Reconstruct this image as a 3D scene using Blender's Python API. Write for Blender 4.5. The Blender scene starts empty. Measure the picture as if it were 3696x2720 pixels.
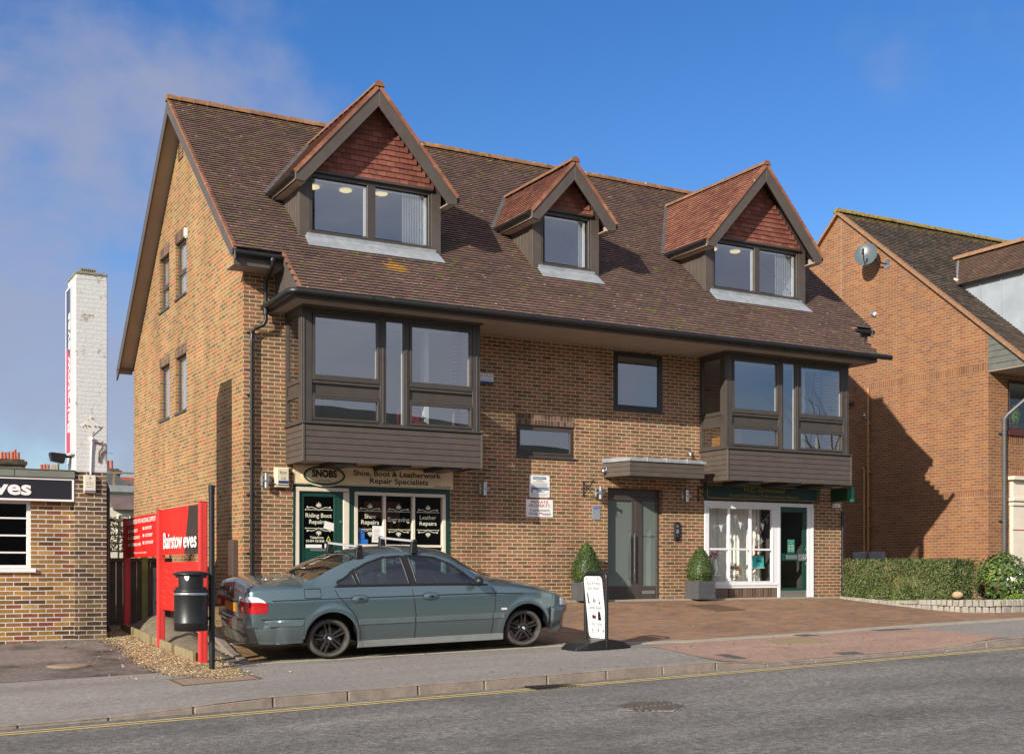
import bpy, bmesh, math, random
from mathutils import Vector, Matrix, noise
random.seed(11)
R = math.radians
scene = bpy.context.scene
col = scene.collection

# ---------------------------------------------------------------- camera
cam = bpy.data.cameras.new('camera')
cam.sensor_width = 36.0
cam.lens = 43.42
cam.shift_y = 0.18858
cam.clip_start = 0.1
cam.clip_end = 3000
camo = bpy.data.objects.new('camera', cam)
camo.location = (-6.6707, -22.2, 0.635)
camo.rotation_euler = (R(90), 0, R(-29.0))
col.objects.link(camo)
scene.camera = camo

# ---------------------------------------------------------------- world, sun, exposure
SUN = Vector((1.858, 1.0, -1.014)).normalized()          # direction the light travels
world = bpy.data.worlds.new('World')
scene.world = world
world.use_nodes = True
wn = world.node_tree.nodes
wl = world.node_tree.links
for n in list(wn):
    wn.remove(n)
w_out = wn.new('ShaderNodeOutputWorld')
w_bg = wn.new('ShaderNodeBackground')
w_bg.inputs['Strength'].default_value = 0.10
sky = wn.new('ShaderNodeTexSky')
sky.sky_type = 'NISHITA'
sky.sun_disc = False
sky.sun_elevation = R(25.7)
sky.sun_rotation = math.atan2(-SUN.x, -SUN.y)
sky.air_density = 1.0
sky.dust_density = 0.35
sky.ozone_density = 3.0
tc = wn.new('ShaderNodeTexCoord')
# thin clouds: soft noise on the sky direction, thicker towards the west (left of the street)
mp = wn.new('ShaderNodeMapping')
mp.inputs['Scale'].default_value = (2.1, 2.1, 3.4)
mp.inputs['Location'].default_value = (0.35, 0.1, 0.2)
nz = wn.new('ShaderNodeTexNoise')
nz.inputs['Scale'].default_value = 1.7
nz.inputs['Detail'].default_value = 7
nz.inputs['Roughness'].default_value = 0.56
nz.inputs['Distortion'].default_value = 0.25
dot = wn.new('ShaderNodeVectorMath'); dot.operation = 'DOT_PRODUCT'
dot.inputs[1].default_value = (-0.80, -0.45, -0.12)
mr = wn.new('ShaderNodeMapRange')
mr.inputs['From Min'].default_value = -0.86
mr.inputs['From Max'].default_value = -0.50
mr.inputs['To Min'].default_value = -0.12
mr.inputs['To Max'].default_value = 0.145
ad = wn.new('ShaderNodeMath'); ad.operation = 'ADD'
cr = wn.new('ShaderNodeMapRange')
cr.interpolation_type = 'SMOOTHSTEP'
cr.inputs['From Min'].default_value = 0.42
cr.inputs['From Max'].default_value = 0.68
cr.inputs['To Min'].default_value = 0.0
cr.inputs['To Max'].default_value = 0.85
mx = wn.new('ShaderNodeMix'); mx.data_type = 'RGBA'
cm = wn.new('ShaderNodeMix'); cm.data_type = 'RGBA'            # unseen clouds behind the camera made whiter, as added fill light
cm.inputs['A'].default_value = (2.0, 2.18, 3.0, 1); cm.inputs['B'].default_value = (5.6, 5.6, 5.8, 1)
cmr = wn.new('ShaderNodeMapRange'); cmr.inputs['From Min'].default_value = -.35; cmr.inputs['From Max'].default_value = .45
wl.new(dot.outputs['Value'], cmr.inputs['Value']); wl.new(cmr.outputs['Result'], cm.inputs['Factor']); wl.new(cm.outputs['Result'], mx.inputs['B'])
hs = wn.new('ShaderNodeHueSaturation')
hs.inputs['Saturation'].default_value = 1.30
hs.inputs['Value'].default_value = 0.84
hs.inputs['Hue'].default_value = 0.512
wl.new(tc.outputs['Generated'], mp.inputs['Vector'])
wl.new(mp.outputs['Vector'], nz.inputs['Vector'])
wl.new(tc.outputs['Generated'], dot.inputs[0])
wl.new(dot.outputs['Value'], mr.inputs['Value'])
wl.new(nz.outputs['Fac'], ad.inputs[0])
wl.new(mr.outputs['Result'], ad.inputs[1])
wl.new(ad.outputs['Value'], cr.inputs['Value'])
wl.new(sky.outputs['Color'], hs.inputs['Color'])
wl.new(hs.outputs['Color'], mx.inputs['A'])
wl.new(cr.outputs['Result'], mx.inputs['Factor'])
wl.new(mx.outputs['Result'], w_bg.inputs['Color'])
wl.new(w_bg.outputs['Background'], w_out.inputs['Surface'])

sl = bpy.data.lights.new('sun', 'SUN')
sl.energy = 3.6
sl.angle = R(0.5)
sl.color = (1.0, 0.92, 0.80)
so = bpy.data.objects.new('sun', sl)
so.rotation_euler = SUN.to_track_quat('-Z', 'Y').to_euler()
so.location = (-20, -20, 30)
col.objects.link(so)

scene.view_settings.view_transform = 'Standard'
scene.view_settings.look = 'None'
scene.view_settings.gamma = 1.0
scene.view_settings.exposure = 0.85
scene.cycles.max_bounces = 6
scene.cycles.transparent_max_bounces = 12

# ---------------------------------------------------------------- object helpers
ORG = {}                                                   # world position of every thing that parents parts

def tag(o, label=None, cat=None, group=None, kind=None):
    if label: o['label'] = label
    if cat: o['category'] = cat
    if group: o['group'] = group
    if kind: o['kind'] = kind
    return o

def thing(name, loc, label, cat, group=None, rot=None):
    o = bpy.data.objects.new(name, None)
    o.empty_display_size = 0.3
    o.location = loc
    if rot is not None:
        o.rotation_euler = rot.to_euler()
    col.objects.link(o)
    ORG[o.name] = Vector(loc)
    return tag(o, label, cat, group)

class Frame:
    """local u (right), v (up), w (towards the viewer)"""
    def __init__(s, o, u, v, w):
        s.o, s.u, s.v, s.w = Vector(o), Vector(u), Vector(v), Vector(w)
    def p(s, u, v, w=0.0):
        return s.o + s.u*u + s.v*v + s.w*w

FRONT = Frame((0, 0, 0), (1, 0, 0), (0, 0, 1), (0, -1, 0))          # main front wall: u = X, v = Z
WEST = Frame((0, 0, 0), (0, -1, 0), (0, 0, 1), (-1, 0, 0))          # main gable wall: u = -Y, v = Z

PIECES = {'foot', 'door_furniture', 'window_lettering', 'lettering', 'black_lettering', 'red_lettering', 'white_lettering', 'print', 'ink_print', 'flashing', 'fascia', 'bargeboard', 'verge', 'rubbing_strip', 'gutter', 'downpipe', 'downlight_box', 'bumper_moulding', 'window_trim', 'door_mirror', 'side_indicator', 'tail_light_inner',
          'reversing_light', 'sill_skirt', 'panel_gap', 'cheek', 'ceiling_lamp', 'bead', 'inner_frame', 'notice', 'sticker', 'lock', 'room_pillar', 'border_strip', 'flowers', 'wiper', 'door_lining',
          'white_panel', 'blue_panel', 'bars', 'bracket', 'hook', 'gas_pipe', 'soldier_course', 'chimney_pots', 'square_pots', 'ribbon', 'window_frame_part', 'bolt', 'soffit', 'corner_post', 'lining', 'lead_cap'}

class MB:
    def __init__(s):
        s.v = []; s.f = []; s.sm = []
    def add(s, vs, fs, smooth=False):
        b = len(s.v)
        s.v += [Vector(p) for p in vs]
        for f in fs:
            s.f.append([b+i for i in f]); s.sm.append(smooth)
        return s
    def poly(s, *pts):
        return s.add(pts, [list(range(len(pts)))])
    def hexa(s, p):                                                # p: 8 points, bottom ring then top ring
        return s.add(p, [(0,3,2,1),(4,5,6,7),(0,1,5,4),(1,2,6,5),(2,3,7,6),(3,0,4,7)])
    def box(s, x0, x1, y0, y1, z0, z1):
        return s.hexa([(x0,y0,z0),(x1,y0,z0),(x1,y1,z0),(x0,y1,z0),(x0,y0,z1),(x1,y0,z1),(x1,y1,z1),(x0,y1,z1)])
    def fbox(s, F, u0, u1, v0, v1, w0, w1):
        return s.hexa([F.p(u0,v0,w1),F.p(u1,v0,w1),F.p(u1,v0,w0),F.p(u0,v0,w0),F.p(u0,v1,w1),F.p(u1,v1,w1),F.p(u1,v1,w0),F.p(u0,v1,w0)])
    def ring(s, F, u0, u1, v0, v1, t, w0, w1, tb=None):            # rectangular frame, butted corners
        tb = t if tb is None else tb
        s.fbox(F, u0, u1, v0, v0+tb, w0, w1); s.fbox(F, u0, u1, v1-t, v1, w0, w1)
        s.fbox(F, u0, u0+t, v0+tb, v1-t, w0, w1); s.fbox(F, u1-t, u1, v0+tb, v1-t, w0, w1)
        return s
    def prism(s, pts, d):
        n = len(pts); d = Vector(d)
        pts = [Vector(p) for p in pts]
        fs = [list(range(n))[::-1], list(range(n, 2*n))]
        fs += [(i, (i+1) % n, n+(i+1) % n, n+i) for i in range(n)]
        return s.add(pts+[p+d for p in pts], fs)
    def tube(s, path, r, n=8, cap=True, smooth=True):
        path = [Vector(p) for p in path]
        rings = []
        up = None
        for i, p in enumerate(path):
            a = path[max(i-1, 0)]; b = path[min(i+1, len(path)-1)]
            t = (b-a).normalized()
            if up is None:
                up = Vector((0,0,1)) if abs(t.z) < .9 else Vector((1,0,0))
            sx = t.cross(up)
            if sx.length < 1e-4: sx = t.orthogonal()
            sx.normalize(); up = sx.cross(t).normalized()
            rr = r[i] if isinstance(r, (list, tuple)) else r
            rings.append([p + sx*rr*math.cos(2*math.pi*k/n) + up*rr*math.sin(2*math.pi*k/n) for k in range(n)])
        vs = [q for g in rings for q in g]
        fs = []
        for i in range(len(rings)-1):
            for k in range(n):
                fs.append((i*n+k, i*n+(k+1) % n, (i+1)*n+(k+1) % n, (i+1)*n+k))
        s.add(vs, fs, smooth)
        if cap:
            s.add(rings[0], [list(range(n))[::-1]]); s.add(rings[-1], [list(range(n))])
        return s
    def lathe(s, c, prof, n=20, axis=(0,0,1), ref=None, smooth=True, cap=True):   # prof: (radius, height along axis)
        ax = Vector(axis).normalized(); c = Vector(c)
        e1 = (Vector(ref) if ref else ax.orthogonal()).normalized(); e2 = ax.cross(e1)
        vs = []
        for r, h in prof:
            for k in range(n):
                a = 2*math.pi*k/n
                vs.append(c + ax*h + e1*(r*math.cos(a)) + e2*(r*math.sin(a)))
        fs = []
        for i in range(len(prof)-1):
            for k in range(n):
                fs.append((i*n+k, i*n+(k+1) % n, (i+1)*n+(k+1) % n, (i+1)*n+k))
        s.add(vs, fs, smooth)
        if cap:
            s.add(vs[:n], [list(range(n))[::-1]]); s.add(vs[-n:], [list(range(n))])
        return s
    def disc(s, F, u, v, w, ru, rv=None, n=24, t=0.0):
        rv = ru if rv is None else rv
        pts = [F.p(u+ru*math.cos(2*math.pi*k/n), v+rv*math.sin(2*math.pi*k/n), w) for k in range(n)]
        if t: return s.prism(pts, F.w*t)
        return s.add(pts, [list(range(n))])
    def grid(s, nx, ny, fn, smooth=True):
        vs = [fn(i/nx, j/ny) for j in range(ny+1) for i in range(nx+1)]
        fs = [(j*(nx+1)+i, j*(nx+1)+i+1, (j+1)*(nx+1)+i+1, (j+1)*(nx+1)+i) for j in range(ny) for i in range(nx)]
        return s.add(vs, fs, smooth)
    def clusters(s, eps=.012):
        par = list(range(len(s.v)))
        def find(a):
            while par[a] != a: par[a] = par[par[a]]; a = par[a]
            return a
        for f in s.f:
            r0 = find(f[0])
            for i in f[1:]: par[find(i)] = r0
        isl = {}
        for k, f in enumerate(s.f): isl.setdefault(find(f[0]), []).append(k)
        isl = list(isl.values())
        if not 1 < len(isl) <= 700: return None
        bb = []
        for g in isl:
            p = [s.v[i] for k in g for i in s.f[k]]
            bb.append([(min(q[a] for q in p)-eps, max(q[a] for q in p)+eps) for a in range(3)])
        pr = list(range(len(isl)))
        def fd(a):
            while pr[a] != a: pr[a] = pr[pr[a]]; a = pr[a]
            return a
        for i in range(len(isl)):
            for j in range(i):
                if all(bb[i][a][0] <= bb[j][a][1] and bb[j][a][0] <= bb[i][a][1] for a in range(3)): pr[fd(i)] = fd(j)
        out = {}
        for i, g in enumerate(isl): out.setdefault(fd(i), []).extend(g)
        return list(out.values()) if 1 < len(out) <= 60 else None
    def build(s, name, mat, parent=None, bevel=0.0, local=False, origin=None, recalc=True):
        if parent is not None and name in PIECES:           # separate pieces of one kind become parts of their own
            cl = s.clusters(.02 if 'lettering' in name else .012)
            if cl:
                res = []
                for g in sorted(cl, key=lambda g: -len(g)):
                    m2 = MB(); idx = {}
                    for k in g:
                        f = []
                        for i in s.f[k]:
                            if i not in idx: idx[i] = len(m2.v); m2.v.append(s.v[i])
                            f.append(idx[i])
                        m2.f.append(f); m2.sm.append(s.sm[k])
                    res.append(m2._build(name, mat, parent, bevel, local, origin, recalc))
                return res[0]
        return s._build(name, mat, parent, bevel, local, origin, recalc)
    def _build(s, name, mat, parent=None, bevel=0.0, local=False, origin=None, recalc=True):
        me = bpy.data.meshes.new(name)
        if parent is not None and not local:
            off = ORG[parent.name]
        elif parent is None:
            if origin is None:
                xs = [p.x for p in s.v]; ys = [p.y for p in s.v]; zs = [p.z for p in s.v]
                origin = ((min(xs)+max(xs))/2, (min(ys)+max(ys))/2, min(zs))
            off = Vector(origin)
        else:
            off = Vector((0,0,0))
        me.from_pydata([p-off for p in s.v], [], s.f)
        me.polygons.foreach_set('use_smooth', s.sm)
        if recalc or bevel:
            bm = bmesh.new(); bm.from_mesh(me)
            if bevel:
                bmesh.ops.remove_doubles(bm, verts=bm.verts, dist=1e-5)
                bmesh.ops.bevel(bm, geom=[e for e in bm.edges if len(e.link_faces) == 2 and e.calc_face_angle(0) > .6], offset=bevel, segments=1, affect='EDGES', profile=.5)
            if recalc: bmesh.ops.recalc_face_normals(bm, faces=bm.faces)
            bm.to_mesh(me); bm.free()
        uv = me.uv_layers.new(name='UVMap').data
        vs = [v.co + off for v in me.vertices]
        for p in me.polygons:
            n = p.normal
            if abs(n.z) > .985:
                for li in p.loop_indices:
                    q = vs[me.loops[li].vertex_index]; uv[li].uv = (q.x, q.y)
            else:
                u = Vector((-n.y, n.x, 0)).normalized()
                if abs(u.x) > abs(u.y):
                    if u.x < 0: u = -u
                elif u.y < 0: u = -u
                v = n.cross(u)
                if v.z < 0: v = -v
                for li in p.loop_indices:
                    q = vs[me.loops[li].vertex_index]; uv[li].uv = (q.dot(u), q.dot(v))
        if mat: me.materials.append(mat)
        o = bpy.data.objects.new(name, me)
        col.objects.link(o)
        if parent is not None:
            o.parent = parent
        else:
            o.location = off
        ORG[o.name] = off if parent is not None else Vector(off)
        return o

def text(mb, s, F, u, v, h, w=0.003, width=None, align='C', bold=0.0, shear=0.0, spacing=1.0, skew=0.0, vertical=False):
    """flat lettering: cap height h, baseline v, placed in frame F"""
    cu = bpy.data.curves.new('t', 'FONT')
    cu.body = s; cu.size = 1.0; cu.offset = bold; cu.shear = shear; cu.space_character = spacing
    cu.resolution_u = 3; cu.fill_mode = 'FRONT'
    o = bpy.data.objects.new('t', cu)
    col.objects.link(o)
    me = bpy.data.meshes.new_from_object(o)
    xs = [q.co.x for q in me.vertices]
    x0, x1 = min(xs), max(xs)
    sy = h/0.69
    sx = sy if width is None else width/(x1-x0)
    ax = {'C': (x0+x1)/2, 'L': x0, 'R': x1}[align]
    pts = []
    for q in me.vertices:
        a, b = (q.co.x-ax)*sx, q.co.y*sy
        if vertical: a, b = -b, a
        pts.append(F.p(u+a, v+b+skew*a, w))
    mb.add(pts, [list(p.vertices) for p in me.polygons])
    bpy.data.objects.remove(o); bpy.data.meshes.remove(me); bpy.data.curves.remove(cu)
    return mb

def clip_poly(pts, a, b, c):                                # keep a*u + b*v + c >= 0
    out = []
    for i, p in enumerate(pts):
        q = pts[(i+1) % len(pts)]
        dp = a*p[0]+b*p[1]+c; dq = a*q[0]+b*q[1]+c
        if dp >= 0: out.append(p)
        if (dp >= 0) != (dq >= 0):
            t = dp/(dp-dq); out.append((p[0]+(q[0]-p[0])*t, p[1]+(q[1]-p[1])*t))
    return out

def wall(mb, F, u0, u1, v0, v1, holes=(), clips=(), reveal=0.12, w=0.0):
    """wall sheet with rectangular openings (u0,u1,v0,v1[,reveal]) and real reveals"""
    us = sorted({u0, u1, *[h[0] for h in holes], *[h[1] for h in holes]})
    vs = sorted({v0, v1, *[h[2] for h in holes], *[h[3] for h in holes]})
    us = [u for u in us if u0 <= u <= u1]; vs = [v for v in vs if v0 <= v <= v1]
    for i in range(len(us)-1):
        for j in range(len(vs)-1):
            cu, cv = (us[i]+us[i+1])/2, (vs[j]+vs[j+1])/2
            if any(h[0] < cu < h[1] and h[2] < cv < h[3] for h in holes): continue
            pl = [(us[i], vs[j]), (us[i+1], vs[j]), (us[i+1], vs[j+1]), (us[i], vs[j+1])]
            for c in clips:
                pl = clip_poly(pl, *c)
                if len(pl) < 3: break
            if len(pl) >= 3: mb.add([F.p(a, b, w) for a, b in pl], [list(range(len(pl)))])
    for h in holes:
        d = h[4] if len(h) > 4 else reveal
        if d <= 0: continue
        a, b, c, e = h[:4]
        mb.add([F.p(a,c,w),F.p(a,e,w),F.p(a,e,w-d),F.p(a,c,w-d)], [(0,1,2,3)])
        mb.add([F.p(b,c,w),F.p(b,e,w),F.p(b,e,w-d),F.p(b,c,w-d)], [(3,2,1,0)])
        mb.add([F.p(a,c,w),F.p(b,c,w),F.p(b,c,w-d),F.p(a,c,w-d)], [(3,2,1,0)])
        mb.add([F.p(a,e,w),F.p(b,e,w),F.p(b,e,w-d),F.p(a,e,w-d)], [(0,1,2,3)])
    return mb

# ---------------------------------------------------------------- materials
def nodes(name):
    m = bpy.data.materials.new(name); m.use_nodes = True
    nt = m.node_tree
    for n in list(nt.nodes): nt.nodes.remove(n)
    out = nt.nodes.new('ShaderNodeOutputMaterial')
    b = nt.nodes.new('ShaderNodeBsdfPrincipled')
    nt.links.new(b.outputs['BSDF'], out.inputs['Surface'])
    return m, nt, b, out

def ramp(nt, stops, inp=None, interp='LINEAR'):
    r = nt.nodes.new('ShaderNodeValToRGB')
    r.color_ramp.interpolation = interp
    e = r.color_ramp.elements
    while len(e) < len(stops): e.new(0.5)
    for i, (p, c) in enumerate(stops):
        e[i].position = p
        e[i].color = (*c, 1) if len(c) == 3 else c
    if inp is not None: nt.links.new(inp, r.inputs['Fac'])
    return r

def noise_n(nt, scale, detail=4, rough=.55, vec=None, dist=0):
    n = nt.nodes.new('ShaderNodeTexNoise')
    n.inputs['Scale'].default_value = scale; n.inputs['Detail'].default_value = detail
    n.inputs['Roughness'].default_value = rough; n.inputs['Distortion'].default_value = dist
    if vec is not None: nt.links.new(vec, n.inputs['Vector'])
    return n

def mixc(nt, fac, a, b, mode='MIX'):
    m = nt.nodes.new('ShaderNodeMix'); m.data_type = 'RGBA'; m.blend_type = mode
    for k, x in (('Factor', fac), ('A', a), ('B', b)):
        if isinstance(x, (int, float)): m.inputs[k].default_value = x
        elif isinstance(x, (tuple, list)): m.inputs[k].default_value = (*x, 1) if len(x) == 3 else x
        else: nt.links.new(x, m.inputs[k])
    return m.outputs['Result']

def bump(nt, b, h, strength=.3, dist=.01):
    n = nt.nodes.new('ShaderNodeBump')
    n.inputs['Strength'].default_value = strength; n.inputs['Distance'].default_value = dist
    nt.links.new(h, n.inputs['Height']); nt.links.new(n.outputs['Normal'], b.inputs['Normal'])

def geo_pos(nt):
    return nt.nodes.new('ShaderNodeNewGeometry').outputs['Position']

def uvv(nt):
    return nt.nodes.new('ShaderNodeUVMap').outputs['UV']

def mat(name, c, rough=.6, var=.12, scale=6, bmp=.0, bscale=80, metal=0, spec=.5, coat=0, dirt=None, emit=None):
    m, nt, b, out = nodes(name)
    pos = geo_pos(nt)
    n1 = noise_n(nt, scale, 5, .6, pos)
    lo = tuple(max(0, x*(1-var)) for x in c); hi = tuple(min(1, x*(1+var)) for x in c)
    r = ramp(nt, [(.3, lo), (.7, hi)], n1.outputs['Fac'])
    cc = r.outputs['Color']
    if dirt:
        n2 = noise_n(nt, dirt[2], 6, .65, pos)
        f = ramp(nt, [(dirt[3] if len(dirt) > 3 else .5, (0,0,0)), (dirt[4] if len(dirt) > 4 else .75, (dirt[1],)*3)], n2.outputs['Fac'])
        cc = mixc(nt, f.outputs['Color'], cc, dirt[0])
    nt.links.new(cc, b.inputs['Base Color'])
    b.inputs['Roughness'].default_value = rough; b.inputs['Metallic'].default_value = metal
    b.inputs['Specular IOR Level'].default_value = spec
    b.inputs['Coat Weight'].default_value = coat
    if bmp:
        bump(nt, b, noise_n(nt, bscale, 4, .6, pos).outputs['Fac'], bmp, .01)
    if emit:
        b.inputs['Emission Color'].default_value = (*emit[0], 1); b.inputs['Emission Strength'].default_value = emit[1]
    return m

def brick_mat(name, stops, mortar, bw=.235, rh=.075, ms=.011, off=.5, weather=.25, stain=None, mrough=.0, paint=None, swap=False):
    m, nt, b, out = nodes(name)
    uv = uvv(nt); pos = geo_pos(nt)
    vec = uv
    if swap:
        mp_ = nt.nodes.new('ShaderNodeMapping'); mp_.inputs['Rotation'].default_value = (0, 0, R(90))
        nt.links.new(uv, mp_.inputs['Vector']); vec = mp_.outputs['Vector']
    wob = noise_n(nt, 9, 2, .5, pos)                        # slightly uneven joints
    wv = nt.nodes.new('ShaderNodeVectorMath'); wv.operation = 'SCALE'; wv.inputs['Scale'].default_value = .012
    sv = nt.nodes.new('ShaderNodeVectorMath'); sv.operation = 'SUBTRACT'; sv.inputs[1].default_value = (.5,.5,.5)
    av = nt.nodes.new('ShaderNodeVectorMath'); av.operation = 'ADD'
    nt.links.new(wob.outputs['Color'], sv.inputs[0]); nt.links.new(sv.outputs['Vector'], wv.inputs[0])
    nt.links.new(vec, av.inputs[0]); nt.links.new(wv.outputs['Vector'], av.inputs[1])
    t = nt.nodes.new('ShaderNodeTexBrick')
    t.offset = off; t.squash = 1.0
    for k, x in (('Scale', 1.0), ('Mortar Size', ms*.5), ('Mortar Smooth', .15), ('Bias', 0.0), ('Brick Width', bw), ('Row Height', rh)):
        t.inputs[k].default_value = x
    t.inputs['Color1'].default_value = (0,0,0,1); t.inputs['Color2'].default_value = (1,1,1,1); t.inputs['Mortar'].default_value = (.5,.5,.5,1)
    nt.links.new(av.outputs['Vector'], t.inputs['Vector'])
    r = ramp(nt, stops, t.outputs['Color'], 'CONSTANT')
    fine = noise_n(nt, 38, 4, .65, pos)
    fr = ramp(nt, [(.3, (.62,.6,.58)), (.68, (1.25,1.25,1.25))], fine.outputs['Fac'])
    c = mixc(nt, .8, r.outputs['Color'], fr.outputs['Color'], 'MULTIPLY')
    mvar = mixc(nt, noise_n(nt, 7, 3, .6, pos).outputs['Fac'], tuple(x*.78 for x in mortar), tuple(min(1, x*1.18) for x in mortar))
    c = mixc(nt, t.outputs['Fac'], c, mvar)
    big = noise_n(nt, .55, 5, .6, pos)
    br = ramp(nt, [(.3, (1-weather,)*3), (.7, (1+weather*.5,)*3)], big.outputs['Fac'])
    c = mixc(nt, 1.0, c, br.outputs['Color'], 'MULTIPLY')
    sm_ = nt.nodes.new('ShaderNodeMapping'); sm_.inputs['Scale'].default_value = (2.2, 2.2, .22)
    nt.links.new(pos, sm_.inputs['Vector'])
    sr_ = noise_n(nt, 1.0, 5, .6, sm_.outputs['Vector'])
    c = mixc(nt, 1.0, c, ramp(nt, [(.34, (1-weather*.8, 1-weather*.85, 1-weather*.9)), (.5, (1,1,1)), (.72, (1.06,1.05,1.03))], sr_.outputs['Fac']).outputs['Color'], 'MULTIPLY')
    if stain:                                               # colour, amount, scale, low, high
        sn = noise_n(nt, stain[2], 6, .65, pos)
        sf = ramp(nt, [(stain[3], (0,0,0)), (stain[4], (stain[1],)*3)], sn.outputs['Fac'])
        c = mixc(nt, sf.outputs['Color'], c, stain[0])
    if paint:                                               # flaking paint over the brick
        pn = noise_n(nt, 5, 7, .7, pos)
        pf = ramp(nt, [(.36, (0,0,0)), (.41, (1,1,1))], pn.outputs['Fac'])
        pv = mixc(nt, noise_n(nt, 14, 5, .6, pos).outputs['Fac'], tuple(x*.72 for x in paint), paint)
        c = mixc(nt, pf.outputs['Color'], c, pv)
    nt.links.new(c, b.inputs['Base Color'])
    b.inputs['Roughness'].default_value = .88; b.inputs['Specular IOR Level'].default_value = .25
    inv = nt.nodes.new('ShaderNodeMath'); inv.operation = 'MULTIPLY_ADD'
    inv.inputs[1].default_value = -1.0; inv.inputs[2].default_value = 1.0
    nt.links.new(t.outputs['Fac'], inv.inputs[0])
    ab = nt.nodes.new('ShaderNodeMath'); ab.operation = 'MULTIPLY_ADD'; ab.inputs[1].default_value = .35
    nt.links.new(fine.outputs['Fac'], ab.inputs[0]); nt.links.new(inv.outputs['Value'], ab.inputs[2])
    bump(nt, b, ab.outputs['Value'], .9 if paint else .55, .02 if paint else .008)
    return m

def tile_mat(name, stops, lichen=None, moss=None, specks=True, rough=.85, patch=None):
    """per-tile colour plus lichen near a height and scattered moss"""
    m, nt, b, out = nodes(name)
    pos = geo_pos(nt)
    g = nt.nodes.new('ShaderNodeNewGeometry')
    r = ramp(nt, stops, g.outputs['Random Per Island'])
    n1 = noise_n(nt, 30, 4, .6, pos)
    c = mixc(nt, .7, r.outputs['Color'], ramp(nt, [(.3, (.7,.7,.7)), (.7, (1.2,1.2,1.2))], n1.outputs['Fac']).outputs['Color'], 'MULTIPLY')
    big = noise_n(nt, .7, 5, .6, pos)
    c = mixc(nt, 1.0, c, ramp(nt, [(.3, (.78,.78,.8)), (.7, (1.12,1.1,1.08))], big.outputs['Fac']).outputs['Color'], 'MULTIPLY')
    if moss:                                                # colour, low, high, scale
        mn = noise_n(nt, moss[3], 6, .7, pos)
        c = mixc(nt, ramp(nt, [(moss[1], (0,0,0)), (moss[2], (1,1,1))], mn.outputs['Fac']).outputs['Color'], c, moss[0])
    if lichen:                                              # colour, z fade start, z full, noise bias
        sx = nt.nodes.new('ShaderNodeSeparateXYZ'); nt.links.new(pos, sx.inputs[0])
        zr = nt.nodes.new('ShaderNodeMapRange')
        zr.inputs['From Min'].default_value = lichen[1]; zr.inputs['From Max'].default_value = lichen[2]
        zr.inputs['To Min'].default_value = -.3; zr.inputs['To Max'].default_value = .16
        nt.links.new(sx.outputs['Z'], zr.inputs['Value'])
        ln = noise_n(nt, 7, 7, .75, pos)
        aa = nt.nodes.new('ShaderNodeMath'); aa.operation = 'ADD'
        nt.links.new(ln.outputs['Fac'], aa.inputs[0]); nt.links.new(zr.outputs['Result'], aa.inputs[1])
        c = mixc(nt, ramp(nt, [(.52, (0,0,0)), (.60, (1,1,1))], aa.outputs['Value']).outputs['Color'], c,
                 mixc(nt, noise_n(nt, 22, 3, .6, pos).outputs['Fac'], lichen[0], tuple(x*.55 for x in lichen[0])))
    if patch:                                               # one orange lichen patch round a point on the slope
        dn = nt.nodes.new('ShaderNodeVectorMath'); dn.operation = 'DISTANCE'; dn.inputs[1].default_value = patch[0]
        nt.links.new(pos, dn.inputs[0])
        pr_ = nt.nodes.new('ShaderNodeMapRange'); pr_.inputs['From Min'].default_value = patch[1]; pr_.inputs['From Max'].default_value = .1
        pr_.inputs['To Min'].default_value = -.4; pr_.inputs['To Max'].default_value = .14
        nt.links.new(dn.outputs['Value'], pr_.inputs['Value'])
        pa = nt.nodes.new('ShaderNodeMath'); pa.operation = 'ADD'
        nt.links.new(pr_.outputs['Result'], pa.inputs[0]); nt.links.new(noise_n(nt, 9, 6, .75, pos).outputs['Fac'], pa.inputs[1])
        c = mixc(nt, ramp(nt, [(.52, (0,0,0)), (.58, (1,1,1))], pa.outputs['Value']).outputs['Color'], c, (.46,.23,.04))
    if specks:
        vn = nt.nodes.new('ShaderNodeTexVoronoi'); vn.inputs['Scale'].default_value = 4.2
        nt.links.new(pos, vn.inputs['Vector'])
        c = mixc(nt, ramp(nt, [(.07, (1,1,1)), (.10, (0,0,0))], vn.outputs['Distance']).outputs['Color'], c, (.52,.49,.44))
    nt.links.new(c, b.inputs['Base Color'])
    b.inputs['Roughness'].default_value = rough; b.inputs['Specular IOR Level'].default_value = .3
    bump(nt, b, n1.outputs['Fac'], .35, .008)
    return m

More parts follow.
